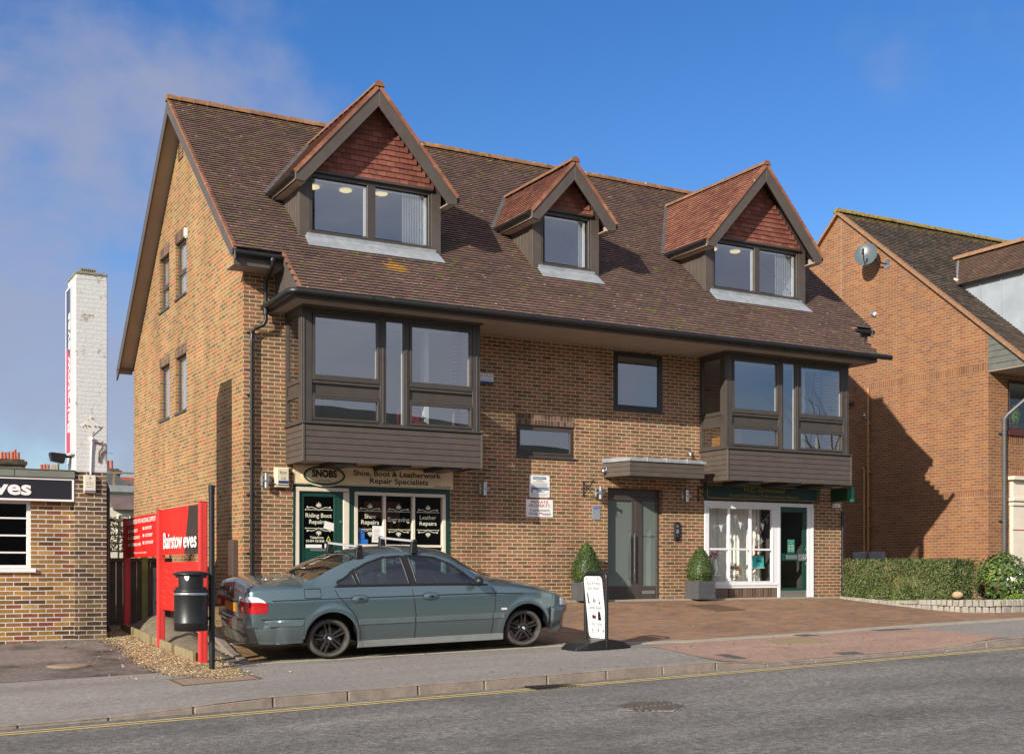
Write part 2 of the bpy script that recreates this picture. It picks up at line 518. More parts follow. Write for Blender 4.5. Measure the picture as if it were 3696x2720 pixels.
def glass_mat(name, tint=(.82,.86,.86), refl=.22, rough=0.0, haze=None):
    m = bpy.data.materials.new(name); m.use_nodes = True
    nt = m.node_tree
    for n in list(nt.nodes): nt.nodes.remove(n)
    out = nt.nodes.new('ShaderNodeOutputMaterial')
    tr = nt.nodes.new('ShaderNodeBsdfTransparent'); tr.inputs['Color'].default_value = (*tint, 1)
    gl = nt.nodes.new('ShaderNodeBsdfGlossy'); gl.inputs['Roughness'].default_value = rough
    gl.inputs['Color'].default_value = (.95,.97,1,1)
    lw = nt.nodes.new('ShaderNodeFresnel')
    bf = nt.nodes.new('ShaderNodeMath'); bf.operation = 'MULTIPLY_ADD'; bf.inputs[1].default_value = 1/1.52-1.52; bf.inputs[2].default_value = 1.52
    nt.links.new(nt.nodes.new('ShaderNodeNewGeometry').outputs['Backfacing'], bf.inputs[0]); nt.links.new(bf.outputs['Value'], lw.inputs['IOR'])   # a thin pane, the same from both sides
    ma = nt.nodes.new('ShaderNodeMath'); ma.operation = 'MULTIPLY_ADD'; ma.use_clamp = True
    ma.inputs[1].default_value = 1.3; ma.inputs[2].default_value = refl
    nt.links.new(lw.outputs['Fac'], ma.inputs[0])
    wob = noise_n(nt, .9, 1, .4, geo_pos(nt))               # panes are never perfectly flat
    bp = nt.nodes.new('ShaderNodeBump'); bp.inputs['Strength'].default_value = .03; bp.inputs['Distance'].default_value = .05
    nt.links.new(wob.outputs['Fac'], bp.inputs['Height']); nt.links.new(bp.outputs['Normal'], gl.inputs['Normal'])
    mx_ = nt.nodes.new('ShaderNodeMixShader')
    nt.links.new(ma.outputs['Value'], mx_.inputs['Fac'])
    nt.links.new(tr.outputs['BSDF'], mx_.inputs[1]); nt.links.new(gl.outputs['BSDF'], mx_.inputs[2])
    last = mx_
    if haze:                                                # frosted film: colour, amount
        df = nt.nodes.new('ShaderNodeBsdfDiffuse'); df.inputs['Color'].default_value = (*haze[0], 1)
        m2 = nt.nodes.new('ShaderNodeMixShader'); m2.inputs['Fac'].default_value = haze[1]
        nt.links.new(mx_.outputs['Shader'], m2.inputs[1]); nt.links.new(df.outputs['BSDF'], m2.inputs[2])
        last = m2
    nt.links.new(last.outputs['Shader'], out.inputs['Surface'])
    return m

def leaf_mat(name, stops, rough=.5, trans=.15, spec=.4):
    m, nt, b, out = nodes(name)
    g = nt.nodes.new('ShaderNodeNewGeometry')
    r = ramp(nt, stops, g.outputs['Random Per Island'])
    big = noise_n(nt, 2.5, 3, .6, g.outputs['Position'])
    c = mixc(nt, 1.0, r.outputs['Color'], ramp(nt, [(.3, (.7,.75,.7)), (.7, (1.25,1.2,1.1))], big.outputs['Fac']).outputs['Color'], 'MULTIPLY')
    nt.links.new(c, b.inputs['Base Color'])
    b.inputs['Roughness'].default_value = rough; b.inputs['Specular IOR Level'].default_value = spec
    return m

M = {}
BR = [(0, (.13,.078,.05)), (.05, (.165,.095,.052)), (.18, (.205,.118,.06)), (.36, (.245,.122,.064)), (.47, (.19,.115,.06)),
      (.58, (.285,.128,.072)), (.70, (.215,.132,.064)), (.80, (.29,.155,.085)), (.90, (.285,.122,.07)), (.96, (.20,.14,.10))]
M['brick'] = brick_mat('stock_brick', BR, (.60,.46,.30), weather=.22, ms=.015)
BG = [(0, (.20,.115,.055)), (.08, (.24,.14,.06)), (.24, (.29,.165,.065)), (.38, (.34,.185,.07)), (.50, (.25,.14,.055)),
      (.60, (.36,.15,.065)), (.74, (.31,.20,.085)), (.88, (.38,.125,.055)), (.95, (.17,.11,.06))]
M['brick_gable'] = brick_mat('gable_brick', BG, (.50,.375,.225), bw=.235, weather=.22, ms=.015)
M['soldier'] = brick_mat('soldier_brick', [(0, (.10,.06,.045)), (.4, (.16,.10,.07)), (.7, (.21,.14,.10))], (.30,.22,.15), bw=.235, rh=.078, off=0, swap=True)
BRR = [(0, (.195,.092,.054)), (.08, (.23,.102,.053)), (.35, (.265,.118,.054)), (.6, (.30,.138,.062)), (.75, (.25,.13,.066)), (.9, (.215,.112,.068))]
M['brick_red'] = brick_mat('orange_brick', BRR, (.46,.31,.19), rh=.0775, weather=.12)
M['soldier_red'] = brick_mat('orange_soldier_brick', BRR, (.48,.32,.19), bw=.235, rh=.078, off=0, swap=True)
BY = [(0, (.10,.055,.022)), (.15, (.20,.11,.035)), (.35, (.30,.165,.045)), (.55, (.36,.20,.055)), (.72, (.27,.13,.05)), (.85, (.38,.25,.09)), (.94, (.22,.07,.04))]
M['brick_yellow'] = brick_mat('yellow_brick', BY, (.62,.60,.56), bw=.25, rh=.074, ms=.015, weather=.2)
M['brick_dark'] = brick_mat('dark_pier_brick', [(0, (.07,.048,.03)), (.25, (.125,.085,.045)), (.5, (.17,.115,.055)), (.75, (.14,.085,.05)), (.9, (.21,.14,.07))], (.55,.50,.42), bw=.25, rh=.074, ms=.013, weather=.3)
M['brick_white'] = brick_mat('white_painted_brick', [(0, (.30,.27,.22)), (.5, (.38,.34,.28))], (.42,.40,.36), bw=.25, rh=.074, ms=.022, weather=.3, paint=(.66,.66,.645), stain=((.16,.15,.09), .8, 2.2, .60, .75))
M['frame'] = mat('brown_grey_paint', (.058,.048,.040), .45, .12, 5, .05, 60)
M['clad'] = mat('brown_grey_boarding', (.085,.068,.056), .55, .14, 4, .12, 50)
M['frame_dark'] = mat('dark_frame_paint', (.030,.027,.025), .35, .1)
M['black'] = mat('black_plastic', (.012,.012,.013), .38, .15, 9, .03, 40)
M['blackiron'] = mat('black_iron', (.010,.010,.011), .45, .2, 9)
M['soffit'] = mat('soffit_paint', (.36,.29,.235), .7, .08, 2)
M['white'] = mat('white_paint', (.78,.77,.75), .5, .05, 3)
M['whiteframe'] = mat('white_shopfront_paint', (.76,.76,.77), .4, .05, 3)
M['cream'] = mat('cream_paint', (.70,.62,.50), .5, .06, 3)
M['creamsign'] = mat('cream_sign_board', (.80,.66,.44), .5, .06, 2)
M['green'] = mat('dark_green_paint', (.006,.048,.032), .35, .12, 4)
M['greensign'] = mat('dark_green_sign', (.008,.040,.030), .4, .1, 3)
M['greenlit'] = mat('emerald_sign', (.012,.17,.105), .4, .08, 3)
M['gold'] = mat('gold_lettering', (.30,.20,.075), .5, .1, 20)
M['goldborder'] = mat('gold_lining', (.36,.23,.06), .5, .1, 20)
M['ink'] = mat('black_ink', (.010,.010,.011), .5, .05)
M['ivory'] = mat('ivory_lettering', (.72,.70,.55), .6, .05, 20)
M['lead'] = mat('grey_lead', (.27,.29,.31), .5, .22, 5, .1, 30, dirt=((.20,.21,.22), .7, 9))
M['lead_dark'] = mat('weathered_lead', (.24,.26,.28), .5, .2, 5, .1, 30)
M['steel'] = mat('brushed_steel', (.55,.56,.57), .32, .1, 30, metal=.9)
M['chrome'] = mat('chrome', (.75,.76,.77), .15, .03, 30, metal=1)
M['paper'] = mat('white_paper', (.74,.74,.70), .8, .04, 9)
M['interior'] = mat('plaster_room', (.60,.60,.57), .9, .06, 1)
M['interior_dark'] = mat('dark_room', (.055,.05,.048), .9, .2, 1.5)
M['curtain'] = mat('pale_curtain', (.80,.79,.72), .9, .08, 6)
M['glass'] = glass_mat('window_glass', (.84,.87,.87), .20)
M['glass_shop'] = glass_mat('shop_glass', (.92,.93,.92), .0)
M['glass_film'] = glass_mat('frosted_glass', (.55,.62,.58), .05, haze=((.25,.30,.275), .5))
T_MAIN = [(0, (.135,.083,.073)), (.2, (.155,.094,.080)), (.5, (.172,.102,.086)), (.8, (.19,.112,.092)), (.95, (.21,.122,.098)), (1, (.25,.14,.105))]
M['tile'] = tile_mat('brown_roof_tile', T_MAIN, lichen=((.50,.27,.045), 9.3, 11.1), moss=((.15,.16,.035), .575, .615, 5.5), patch=((2.75,-.62,6.38), .62))
M['tile_edge'] = mat('shade_and_dirt_tile_edge', (.045,.032,.028), .95, .4, 7)  # these edge colours carry painted shade for the course lines, besides dirt
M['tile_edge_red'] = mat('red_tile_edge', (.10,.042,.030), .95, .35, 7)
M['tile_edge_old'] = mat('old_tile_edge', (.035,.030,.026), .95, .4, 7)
M['dirtylead'] = mat('dirty_lead', (.085,.085,.08), .7, .3, 6)
T_DORM = [(0, (.17,.065,.045)), (.3, (.24,.092,.058)), (.7, (.30,.118,.072)), (1, (.36,.16,.10))]
M['tile_red'] = tile_mat('red_dormer_tile', T_DORM, moss=((.14,.10,.035), .66, .72, 5), specks=False)
M['tile_hung'] = tile_mat('hung_tile', [(0, (.17,.058,.045)), (.4, (.23,.078,.055)), (1, (.29,.105,.072))], specks=False)
M['tile_verge'] = tile_mat('verge_mortar', [(0, (.22,.09,.055)), (1, (.34,.15,.085))], specks=True)
M['ridge'] = tile_mat('lichened_ridge_tile', [(0, (.16,.085,.05)), (1, (.30,.15,.08))], lichen=((.46,.25,.05), 9.4, 11.4), specks=True)
M['ridge_red'] = tile_mat('red_ridge_tile', [(0, (.20,.085,.055)), (1, (.28,.12,.075))], moss=((.17,.14,.06), .5, .6, 6), specks=False)
M['tile_old'] = tile_mat('old_brown_tile', [(0, (.065,.052,.042)), (.4, (.10,.078,.06)), (.8, (.135,.10,.072)), (1, (.19,.13,.085))], lichen=((.36,.25,.06), 10.2, 11.6), moss=((.16,.15,.05), .60, .68, 3))
# ================================================================ GROUND (the street climbs gently to the right)
def zp(x, y=0.0):                                           # pavement plane
    return -.574 + .0266*max(-45, min(60, x)) + .02*max(-14, min(6, y))
def lerp(a, b, t): return a + (b-a)*t
def interp(x, pts):
    if x <= pts[0][0]: return pts[0][1]
    for (a, b), (c, d) in zip(pts, pts[1:]):
        if x <= c: return b + (d-b)*(x-a)/(c-a)
    return pts[-1][1]
def sstep(t):
    t = max(0, min(1, t)); return t*t*(3-2*t)
KY = -8.60                                                  # front edge of the kerb top
def kerb_h(x):                                              # 1 full kerb, 0 dropped
    if x < -2.0: return sstep((x+4.2)/2.0) if x > -4.2 else 0.0
    if x > 4.0: return (1-sstep((x-4.0)/1.2)) if x < 8.5 else sstep((x-8.5)/1.6)
    return 1.0
def pave_z(x, y):
    w = sstep((-6.6-y)/1.9)
    return zp(x, y) - .085*(1-kerb_h(x))*w
def road_z(x, y): return zp(x, y) - .115

def asphalt_mat(name, c, agg=.35, patch=.15, rough=.85, tint=None, speck=.0):
    m, nt, b, out = nodes(name)
    pos = geo_pos(nt)
    v = nt.nodes.new('ShaderNodeTexVoronoi'); v.inputs['Scale'].default_value = 75
    nt.links.new(pos, v.inputs['Vector'])
    sep = ramp(nt, [(0, tuple(x*(1-agg) for x in c)), (.5, c), (1, tuple(x*(1+agg) for x in c))], v.outputs['Color'])
    mid = noise_n(nt, 13, 6, .7, pos)
    c1 = mixc(nt, 1, sep.outputs['Color'], ramp(nt, [(.32, (1-agg*1.1,)*3), (.66, (1+agg*.75,)*3)], mid.outputs['Fac']).outputs['Color'], 'MULTIPLY')
    mp_ = nt.nodes.new('ShaderNodeMapping'); mp_.inputs['Scale'].default_value = (.35, 1.5, 1)
    nt.links.new(pos, mp_.inputs['Vector'])
    big = noise_n(nt, .8, 5, .6, mp_.outputs['Vector'])
    c2 = mixc(nt, 1, c1, ramp(nt, [(.3, (1-patch,)*3), (.7, (1+patch,)*3)], big.outputs['Fac']).outputs['Color'], 'MULTIPLY')
    if tint:
        tn = noise_n(nt, tint[1], 5, .65, pos)
        c2 = mixc(nt, ramp(nt, [(tint[2], (0,0,0)), (tint[3], (tint[4],)*3)], tn.outputs['Fac']).outputs['Color'], c2, tint[0])
    if speck:
        vn = nt.nodes.new('ShaderNodeTexVoronoi'); vn.inputs['Scale'].default_value = 2.6
        nt.links.new(pos, vn.inputs['Vector'])
        c2 = mixc(nt, ramp(nt, [(.035, (1,1,1)), (.05, (0,0,0))], vn.outputs['Distance']).outputs['Color'], c2, (speck,)*3)
    nt.links.new(c2, b.inputs['Base Color'])
    b.inputs['Roughness'].default_value = rough; b.inputs['Specular IOR Level'].default_value = .3
    hh = mixc(nt, .5, v.outputs['Distance'], mid.outputs['Fac'])
    bump(nt, b, hh, .5, .012)
    return m

M['road'] = asphalt_mat('worn_asphalt', (.158,.146,.130), .46, .28, tint=((.075,.072,.068), .55, .50, .66, .5), speck=.28)
M['pave'] = asphalt_mat('grey_pavement_tarmac', (.225,.205,.182), .22, .14, speck=.42)
M['pink'] = asphalt_mat('pink_tarmac', (.30,.195,.145), .22, .14, tint=((.12,.085,.07), 1.6, .58, .72, .55))
M['drive'] = asphalt_mat('old_brown_tarmac', (.165,.138,.122), .32, .2, tint=((.03,.027,.022), .9, .50, .66, .85), speck=.35)
M['kerb'] = mat('concrete_kerb', (.235,.19,.152), .85, .2, 6, .3, 90, dirt=((.11,.09,.075), .6, 4))
M['strip'] = mat('concrete_edging', (.30,.265,.205), .85, .12, 5, .25, 90, dirt=((.16,.13,.10), .5, 3))
M['stripwhite'] = mat('worn_white_line', (.60,.59,.54), .8, .15, 9, .1, 60, dirt=((.30,.25,.17), .8, 10))
M['yellow'] = mat('yellow_road_paint', (.56,.41,.14), .7, .14, 9, .2, 90, dirt=((.17,.16,.13), .5, 14, .58, .74))
PAV = [(0, (.21,.13,.09)), (.15, (.26,.148,.092)), (.4, (.29,.162,.096)), (.6, (.25,.165,.11)), (.75, (.31,.178,.102)), (.9, (.23,.16,.118))]
M['blocks'] = brick_mat('red_block_paving', PAV, (.17,.13,.10), bw=.22, rh=.11, ms=.006, weather=.2, stain=((.20,.135,.06), .55, .5, .55, .75))
PAY = [(0, (.19,.125,.06)), (.3, (.25,.165,.075)), (.6, (.30,.20,.09)), (.85, (.22,.16,.09))]
M['blocks_yellow'] = brick_mat('buff_block_paving', PAY, (.10,.075,.045), bw=.22, rh=.11, ms=.008, weather=.25)
M['soil'] = mat('bare_soil', (.12,.085,.055), .95, .35, 9, .6, 25)
M['grass'] = mat('rough_grass', (.06,.085,.025), .95, .3, 2, .5, 20)
M['earth'] = mat('earth_mound', (.155,.125,.082), .95, .3, 7, .9, 22)

def S(o): o['kind'] = 'structure'; return o
def sheet(name, m, x0, x1, nx, y0, y1, ny, zf, dz=0.0):
    mb = MB(); mb.grid(nx, ny, lambda a, b: Vector((lerp(x0, x1, a), lerp(y0, y1, b), zf(lerp(x0, x1, a), lerp(y0, y1, b))+dz)), True)
    return S(mb.build(name, m, recalc=False))

# the wide ground reaching the horizon, then the layers of the street on it
def far_z(x, y): return zp(x, y) - .42 - .00002*max(0, abs(y)-60)**1.5
mb = MB()
gx = [-900,-300,-120,-60,-30,-15,-6,0,6,15,30,60,120,300,900]; gy = [-900,-300,-120,-60,-30,-14,-9,-4,0,6,12,30,60,120,300,900]
mb.grid(len(gx)-1, len(gy)-1, lambda a, b: Vector((gx[round(a*(len(gx)-1))], gy[round(b*(len(gy)-1))], far_z(gx[round(a*(len(gx)-1))], gy[round(b*(len(gy)-1))]))))
S(mb.build('ground', M['grass'], recalc=False))
sheet('road', M['road'], -60, 80, 70, -46, KY+.02, 40, road_z)
sheet('pavement', M['pave'], -40, 60, 200, KY-.0, -4.6, 24, pave_z, -.001)

# kerb: stones about 0.9 m long with open joints
mb = MB()
x = -14.0
while x < 34:
    L = .905
    a, b = x+.003, x+L-.003
    y0, y1 = KY, KY+.15
    za, zb_ = pave_z(a, y0), pave_z(b, y0)
    f = .018
    mb.hexa([(a,y0-.015,road_z(a,y0)-.1),(b,y0-.015,road_z(b,y0)-.1),(b,y1,road_z(b,y0)-.1),(a,y1,road_z(a,y0)-.1),
             (a,y0,za+.006+random.uniform(-.003,.003)),(b,y0,zb_+.006+random.uniform(-.003,.003)),(b,y1,zb_+.008),(a,y1,za+.008)])
    x += L
S(mb.build('kerb', M['kerb'], bevel=.018))

# double yellow line
mb = MB()
for yo in (-.27, -.40):
    for i in range(200):
        a, b = -20+i*.3, -20+(i+1)*.3
        y = KY+yo
        mb.add([(a,y-.032,road_z(a,y)+.004),(b,y-.032,road_z(b,y)+.004),(b,y+.032,road_z(b,y)+.004),(a,y+.032,road_z(a,y)+.004)], [(0,1,2,3)])
S(mb.build('yellow_lines', M['yellow'], recalc=False))

# crossover of pink tarmac across the pavement
mb = MB()
def pink_pt(a, b):
    y = lerp(-8.44, -5.98, b)
    xl = lerp(4.35, 4.75, b); xr = lerp(10.3, 10.6, b)
    x = lerp(xl, xr, a)
    return Vector((x, y, pave_z(x, y)+.005))
mb.grid(26, 14, pink_pt)
S(mb.build('crossover', M['pink'], recalc=False))

# back edge of the pavement: concrete edging strip
EDGE = [(-1.45,-4.97), (3.9,-5.24), (4.7,-5.62), (5.6,-5.98), (8.1,-6.10), (10.6,-5.92), (13.7,-5.98), (20,-6.05), (40,-6.1)]
def edge_y(x): return interp(x, EDGE)
mb = MB()
x = -1.45
while x < 38:
    L = .92; a, b = x+.004, x+L-.004
    w = .27 if a < 4.5 else .36
    pts = [(a, edge_y(a)), (b, edge_y(b)), (b, edge_y(b)+w), (a, edge_y(a)+w)]
    mb.hexa([(p, q, zp(p, q)-.05) for p, q in pts] + [(p, q, zp(p, q)+.010) for p, q in pts])
    x += L
S(mb.build('edging_strip', M['strip'], bevel=.006))

# forecourt of block paving: rises from the strip to the shop doors
def fore_z(x, y):
    ye = edge_y(x)+.27
    t = max(0, min(1, (y-ye)/(-.35-ye)))
    z0 = interp(x, [(0, -.03), (14.7, -.02), (16, -.10), (20, -.10)])
    return lerp(zp(x, ye)+.004, z0, t**interp(x, [(0, 1.7), (5, 1.7), (8, 1.35), (20, 1.2)]))
def fore_grid(x0, x1, nx, ny, yback):
    mb = MB()
    def f(a, b):
        x = lerp(x0, x1, a); ye = edge_y(x)+.26
        y = lerp(ye, yback, b)
        return Vector((x, y, fore_z(x, y)))
    mb.grid(nx, ny, f); return mb
S(fore_grid(3.2, 19.5, 50, 28, .18).build('forecourt', M['blocks'], recalc=False))
S(fore_grid(-1.30, 3.2, 16, 28, .18).build('parking_bay', M['blocks_yellow'], recalc=False))
mb = MB()                                                   # threshold course along the shop fronts
for i in range(17):
    a, b = -.02+i*.9, -.02+i*.9+.893
    if b > 14.7: b = 14.7
    mb.box(a, b, -.34, .30, -.2, .004)
S(mb.build('threshold_paving', M['strip'], bevel=.005))
mb = MB()                                                   # worn white lines of the parking bay
for i in range(26):
    a = -1.2+i*.215; b = a+.19
    if random.random() < .12: continue
    ya, yb_ = edge_y(a)+.30, edge_y(b)+.30
    mb.add([(a,ya,fore_z(a,ya)+.005),(b,yb_,fore_z(b,yb_)+.005),(b,yb_+.075,fore_z(b,yb_+.075)+.005),(a,ya+.075,fore_z(a,ya+.075)+.005)], [(0,1,2,3)])
for i in range(14):
    a = -1.15+i*.1; y = -2.9
    mb.add([(a,y,fore_z(a,y)+.005),(a+.1,y,fore_z(a+.1,y)+.005),(a+.1,y+.08,fore_z(a+.1,y+.08)+.005),(a,y+.08,fore_z(a,y+.08)+.005)], [(0,1,2,3)])
S(mb.build('white_lines', M['stripwhite'], recalc=False))

# tarmac drive to the left of the sign
def side_z(x, y):
    t = max(0, y+5.2)
    return zp(x, -5.2) + .003 + .05*min(t, 5.6) - .018*max(0, -3.2-x)*min(1, t/5)
sheet('side_drive', M['drive'], -16, -1.35, 40, -5.22, 14, 40, side_z)
sheet('alley_path', M['drive'], -1.35, 0.02, 6, .1, 14, 20, side_z, -.002)

# chippings spread over the corner by the red sign
M['gravel'] = leaf_mat('tan_chippings', [(0, (.13,.08,.04)), (.3, (.24,.16,.08)), (.6, (.34,.235,.13)), (.85, (.44,.34,.22)), (1, (.60,.53,.42))], .9, 0, .2)
def gravel_w(x, y):
    """how thickly the chippings lie"""
    cx = interp(y, [(-6.3,-2.1), (-5.2,-2.25), (-4,-2.2), (-2,-2.15), (0,-2.1), (1.5,-2.0)])
    hw = interp(y, [(-6.4,.25), (-5.8,.55), (-5,.62), (-4,.68), (-2,.55), (0,.75), (1.2,.7)])
    d = abs(x-cx)/hw
    return max(0, 1-d**2.2)
mb = MB()
def chip(x, y, z, r):
    a = random.uniform(0, 6.28); n = 5
    tx, ty = random.uniform(-.5,.5), random.uniform(-.5,.5)
    p = [Vector((x+r*math.cos(a+k*6.28/n)*random.uniform(.7,1.2), y+r*math.sin(a+k*6.28/n)*random.uniform(.7,1.2), 0)) for k in range(n)]
    for q in p: q.z = z+.004+(q.x-x)*tx+(q.y-y)*ty
    top = Vector((x, y, z+r*.75))
    mb.add(p+[top], [(k, (k+1) % n, n) for k in range(n)])
cnt = 0
while cnt < 9000:
    x, y = random.uniform(-3.4, -1.2), random.uniform(-6.5, 1.6)
    if random.random() < gravel_w(x, y)**.8 or random.random() < .012:
        z = pave_z(x, y) if y < -5.2 else side_z(x, y)
        chip(x, y, z, random.uniform(.010, .024)); cnt += 1
o = mb.build('gravel', M['gravel'], recalc=False); o['kind'] = 'stuff'
M['gravel_base'] = mat('sandy_gravel_bed', (.27,.19,.11), .95, .35, 30, .8, 60)
mb = MB()                                                   # bed under the chippings, ragged outline
for i in range(60):
    y0, y1 = -6.15+i*.125, -6.15+(i+1)*.125
    def lim(y):
        cx = interp(y, [(-6.3,-2.1), (-5.2,-2.25), (-4,-2.2), (-2,-2.15), (0,-2.1), (1.5,-2.0)])
        hw = interp(y, [(-6.4,.1), (-5.8,.4), (-5,.48), (-4,.5), (-2,.4), (0,.5), (1.2,.4)])
        return cx-hw+.10*noise.noise((0,y*2.3,3)), cx+hw+.10*noise.noise((5,y*2.3,3))
    a, b = lim(y0); c, d = lim(y1)
    zz = lambda x, y: (pave_z(x, y) if y < -5.2 else side_z(x, y))+.006
    mb.add([(a,y0,zz(a,y0)),(b,y0,zz(b,y0)),(d,y1,zz(d,y1)),(c,y1,zz(c,y1))], [(0,1,2,3)])
S(mb.build('gravel_bed', M['gravel_base'], recalc=False))
mb = MB()                                                   # bank of trodden earth against the forecourt kerb
def mound(a, b):
    y = lerp(-4.4, .6, b); t = a*2-1
    cx = interp(y, [(-4.4,-1.66), (-2.5,-1.62), (0,-1.50), (.6,-1.45)]); hw = interp(y, [(-4.4,.16), (-2,.42), (.6,.55)])
    h = interp(y, [(-4.4,0), (-3.2,.07), (-1.5,.20), (-.2,.32), (.6,.25)])*(1-t*t)*(1 + .25*noise.noise((t*2, y*1.5, 1)))
    x = cx+hw*t
    return Vector((x, y, side_z(x, y)+h-.012))
mb.grid(12, 40, mound)
S(mb.build('earth_bank', M['earth'], recalc=False))
mb = MB()                                                   # forecourt edge kerb
pts = [(-1.47,-4.95), (-1.36,-3.7), (-1.22,-2.4), (-1.10,-1.1), (-1.02,.2)]
for (a, b), (c, d) in zip(pts, pts[1:]):
    za, zc_ = fore_z(max(a,-1.3), b)+.03, fore_z(max(c,-1.3), d)+.03
    if b < -4.5: za -= .05
    mb.hexa([(a,b,za-.3),(a+.13,b,za-.3),(c+.13,d-.01,zc_-.3),(c,d-.01,zc_-.3),(a,b,za+.02),(a+.13,b,za+.02),(c+.13,d-.01,zc_+.02),(c,d-.01,zc_+.02)])
S(mb.build('parking_kerb', M['kerb'], bevel=.01))

# land rising on the far side of the street, seen only as reflections in the lower panes
mb = MB()
def hill(a, b):
    x = lerp(-170, 260, a); y = lerp(-60, -170, b)
    return Vector((x, y, -2+ (interp(x, [(40,22.0), (76,18.0), (120,15.5)])+2.0*noise.noise((x*.03,1,2))+1.6*noise.noise((x*.2,4,2)))*sstep(b*1.9) ))
mb.grid(50, 8, hill)
M['wood'] = mat('winter_woodland', (.030,.030,.022), .95, .4, .25)
S(mb.build('hillside', M['wood'], recalc=False))

# covers and gratings set in the ground
def flat_cover(name, m, pts, zf, label, cat, dz=.007, rim=None, extra=None):
    mb = MB()
    top = [Vector((x, y, zf(x, y)+dz)) for x, y in pts]
    mb.prism([p-Vector((0,0,.03)) for p in top], (0,0,.03))
    o = mb.build(name, m); tag(o, label, cat)
    if rim:
        mr_ = MB(); n = len(pts); c = sum(top, Vector())/n
        for i in range(n):
            a, b = top[i], top[(i+1) % n]
            mr_.prism([a, b, b+(c-b).normalized()*rim[1], a+(c-a).normalized()*rim[1]], (0,0,.005))
        mr_.build('rim', rim[0], o)
    if extra: extra(o)
    return o
M['rust'] = mat('rusty_iron', (.115,.062,.035), .75, .3, 14, .5, 60)
M['iron'] = mat('worn_iron', (.20,.165,.145), .6, .3, 14, .6, 50)
M['iron_dark'] = mat('dark_iron', (.09,.075,.068), .6, .3, 14)
M['covergravel'] = mat('gravelled_cover_infill', (.24,.17,.12), .9, .35, 45, .7, 80)
M['coveryellow'] = mat('buff_cover_infill', (.25,.185,.095), .9, .35, 45, .7, 80)
flat_cover('access_cover', M['covergravel'], [(-2.86,-6.95), (-1.79,-6.82), (-1.79,-6.2), (-2.86,-6.2)], pave_z, 'gravel filled rusty framed inspection cover in the pavement before the black post', 'access cover', rim=(M['rust'], .05))
flat_cover('access_cover', M['coveryellow'], [(6.55,-7.05), (7.66,-7.25), (7.72,-6.49), (6.66,-6.50)], lambda x, y: pave_z(x, y)+.005, 'buff stone filled inspection cover in the pink crossover', 'access cover', rim=(M['iron'], .04))
flat_cover('manhole_cover', M['rust'], [(9.15,-2.2), (9.95,-2.2), (9.95,-1.2), (9.15,-1.2)], fore_z, 'rust brown manhole cover in the block paved forecourt', 'manhole cover', dz=.012, rim=(M['rust'], .04))
M['patch'] = asphalt_mat('dark_patch', (.085,.082,.082), .3, .1)
for pts, lb in (([(4.9,-8.0), (5.15,-8.0), (5.15,-7.55), (4.9,-7.55)], 'small dark iron cover near the kerb end of the pink crossover'),
            ([(7.8,-6.3), (8.15,-6.3), (8.15,-5.98), (7.8,-5.98)], 'small grey cover touching the edging strip behind the buff inspection cover'),
            ([(9.6,-6.25), (10.3,-6.35), (10.3,-6.1), (9.6,-6.02)], 'long dark cover at the right end of the pink crossover'),
            ([(6.7,-8.35), (7.1,-8.4), (7.15,-8.15), (6.75,-8.1)], 'dark stained stopcock cover close to the dropped kerb')):
    flat_cover('stopcock_cover', M['patch'], pts, lambda x, y: pave_z(x, y)+.005, lb, 'small cover')
mb = MB()                                                   # round stone-ringed cover in the drive
mb.lathe((-3.68,-3.92,side_z(-3.68,-3.92)-.02), [(.30,0),(.31,.022),(.24,.034),(.0,.036)], 20)
tag(mb.build('manhole_cover', M['covergravel']), 'round broken concrete cover in the dark left drive', 'manhole cover')

def road_cover_extra(o):
    mr_ = MB()
    pts = [(.80,-10.88),(1.56,-11.5),(1.70,-11.42),(1.52,-10.95)]
    c = Vector((1.30,-10.93,0))
    for i in range(-5, 6):
        for s in (-1, 1):
            a = Vector((1.30+i*.062-.07*s*0, -10.98+s*.03, 0)); L = .34-abs(i)*.028
            p0 = a; p1 = a+Vector((.02*s, s*L, 0))
            q = [Vector((p.x+dx, p.y, road_z(p.x, p.y)+.011)) for p, dx in ((p0,-.011),(p0,.011),(p1,.011),(p1,-.011))]
            mr_.prism(q, (0,0,.006))
    mr_.build('tread', M['iron_dark'], o)
flat_cover('manhole_cover', M['iron'], [(.86,-10.98), (1.30,-11.42), (1.76,-10.98), (1.30,-10.55)], road_z, 'diamond shaped ribbed manhole cover in the road', 'manhole cover', dz=.006, extra=road_cover_extra)
mb = MB()
gx0, gx1, gy0, gy1 = .98, 1.62, -9.02, -8.64
zz = road_z(1.3, -8.9)
mb.box(gx0, gx1, gy0, gy1, zz-.06, zz+.002)
g = tag(mb.build('road_gully', M['ink']), 'black slotted gully grating against the kerb', 'drain grating')
mb = MB()
for i in range(13):
    a = gx0+.02+i*.05
    mb.hexa([(a,gy0+.01,zz+.003),(a+.02,gy0+.01,zz+.003),(a+.05,gy1-.01,zz+.003),(a+.03,gy1-.01,zz+.003),(a,gy0+.01,zz+.014),(a+.02,gy0+.01,zz+.014),(a+.05,gy1-.01,zz+.014),(a+.03,gy1-.01,zz+.014)])
mb.build('bars', M['blackiron'], g)
# ================================================================ MAIN BUILDING
W = 14.745; DEPTH = 9.25
RS = .87                                                    # front roof slope
def roofz(y): return 5.62 + RS*(y+1.5)
RIDGE_Y = 4.27; RIDGE_Z = roofz(RIDGE_Y)
house = thing('shop_building', (W/2, 4.5, 0), 'three storey brown brick building with three gabled dormers and two shops', 'building')

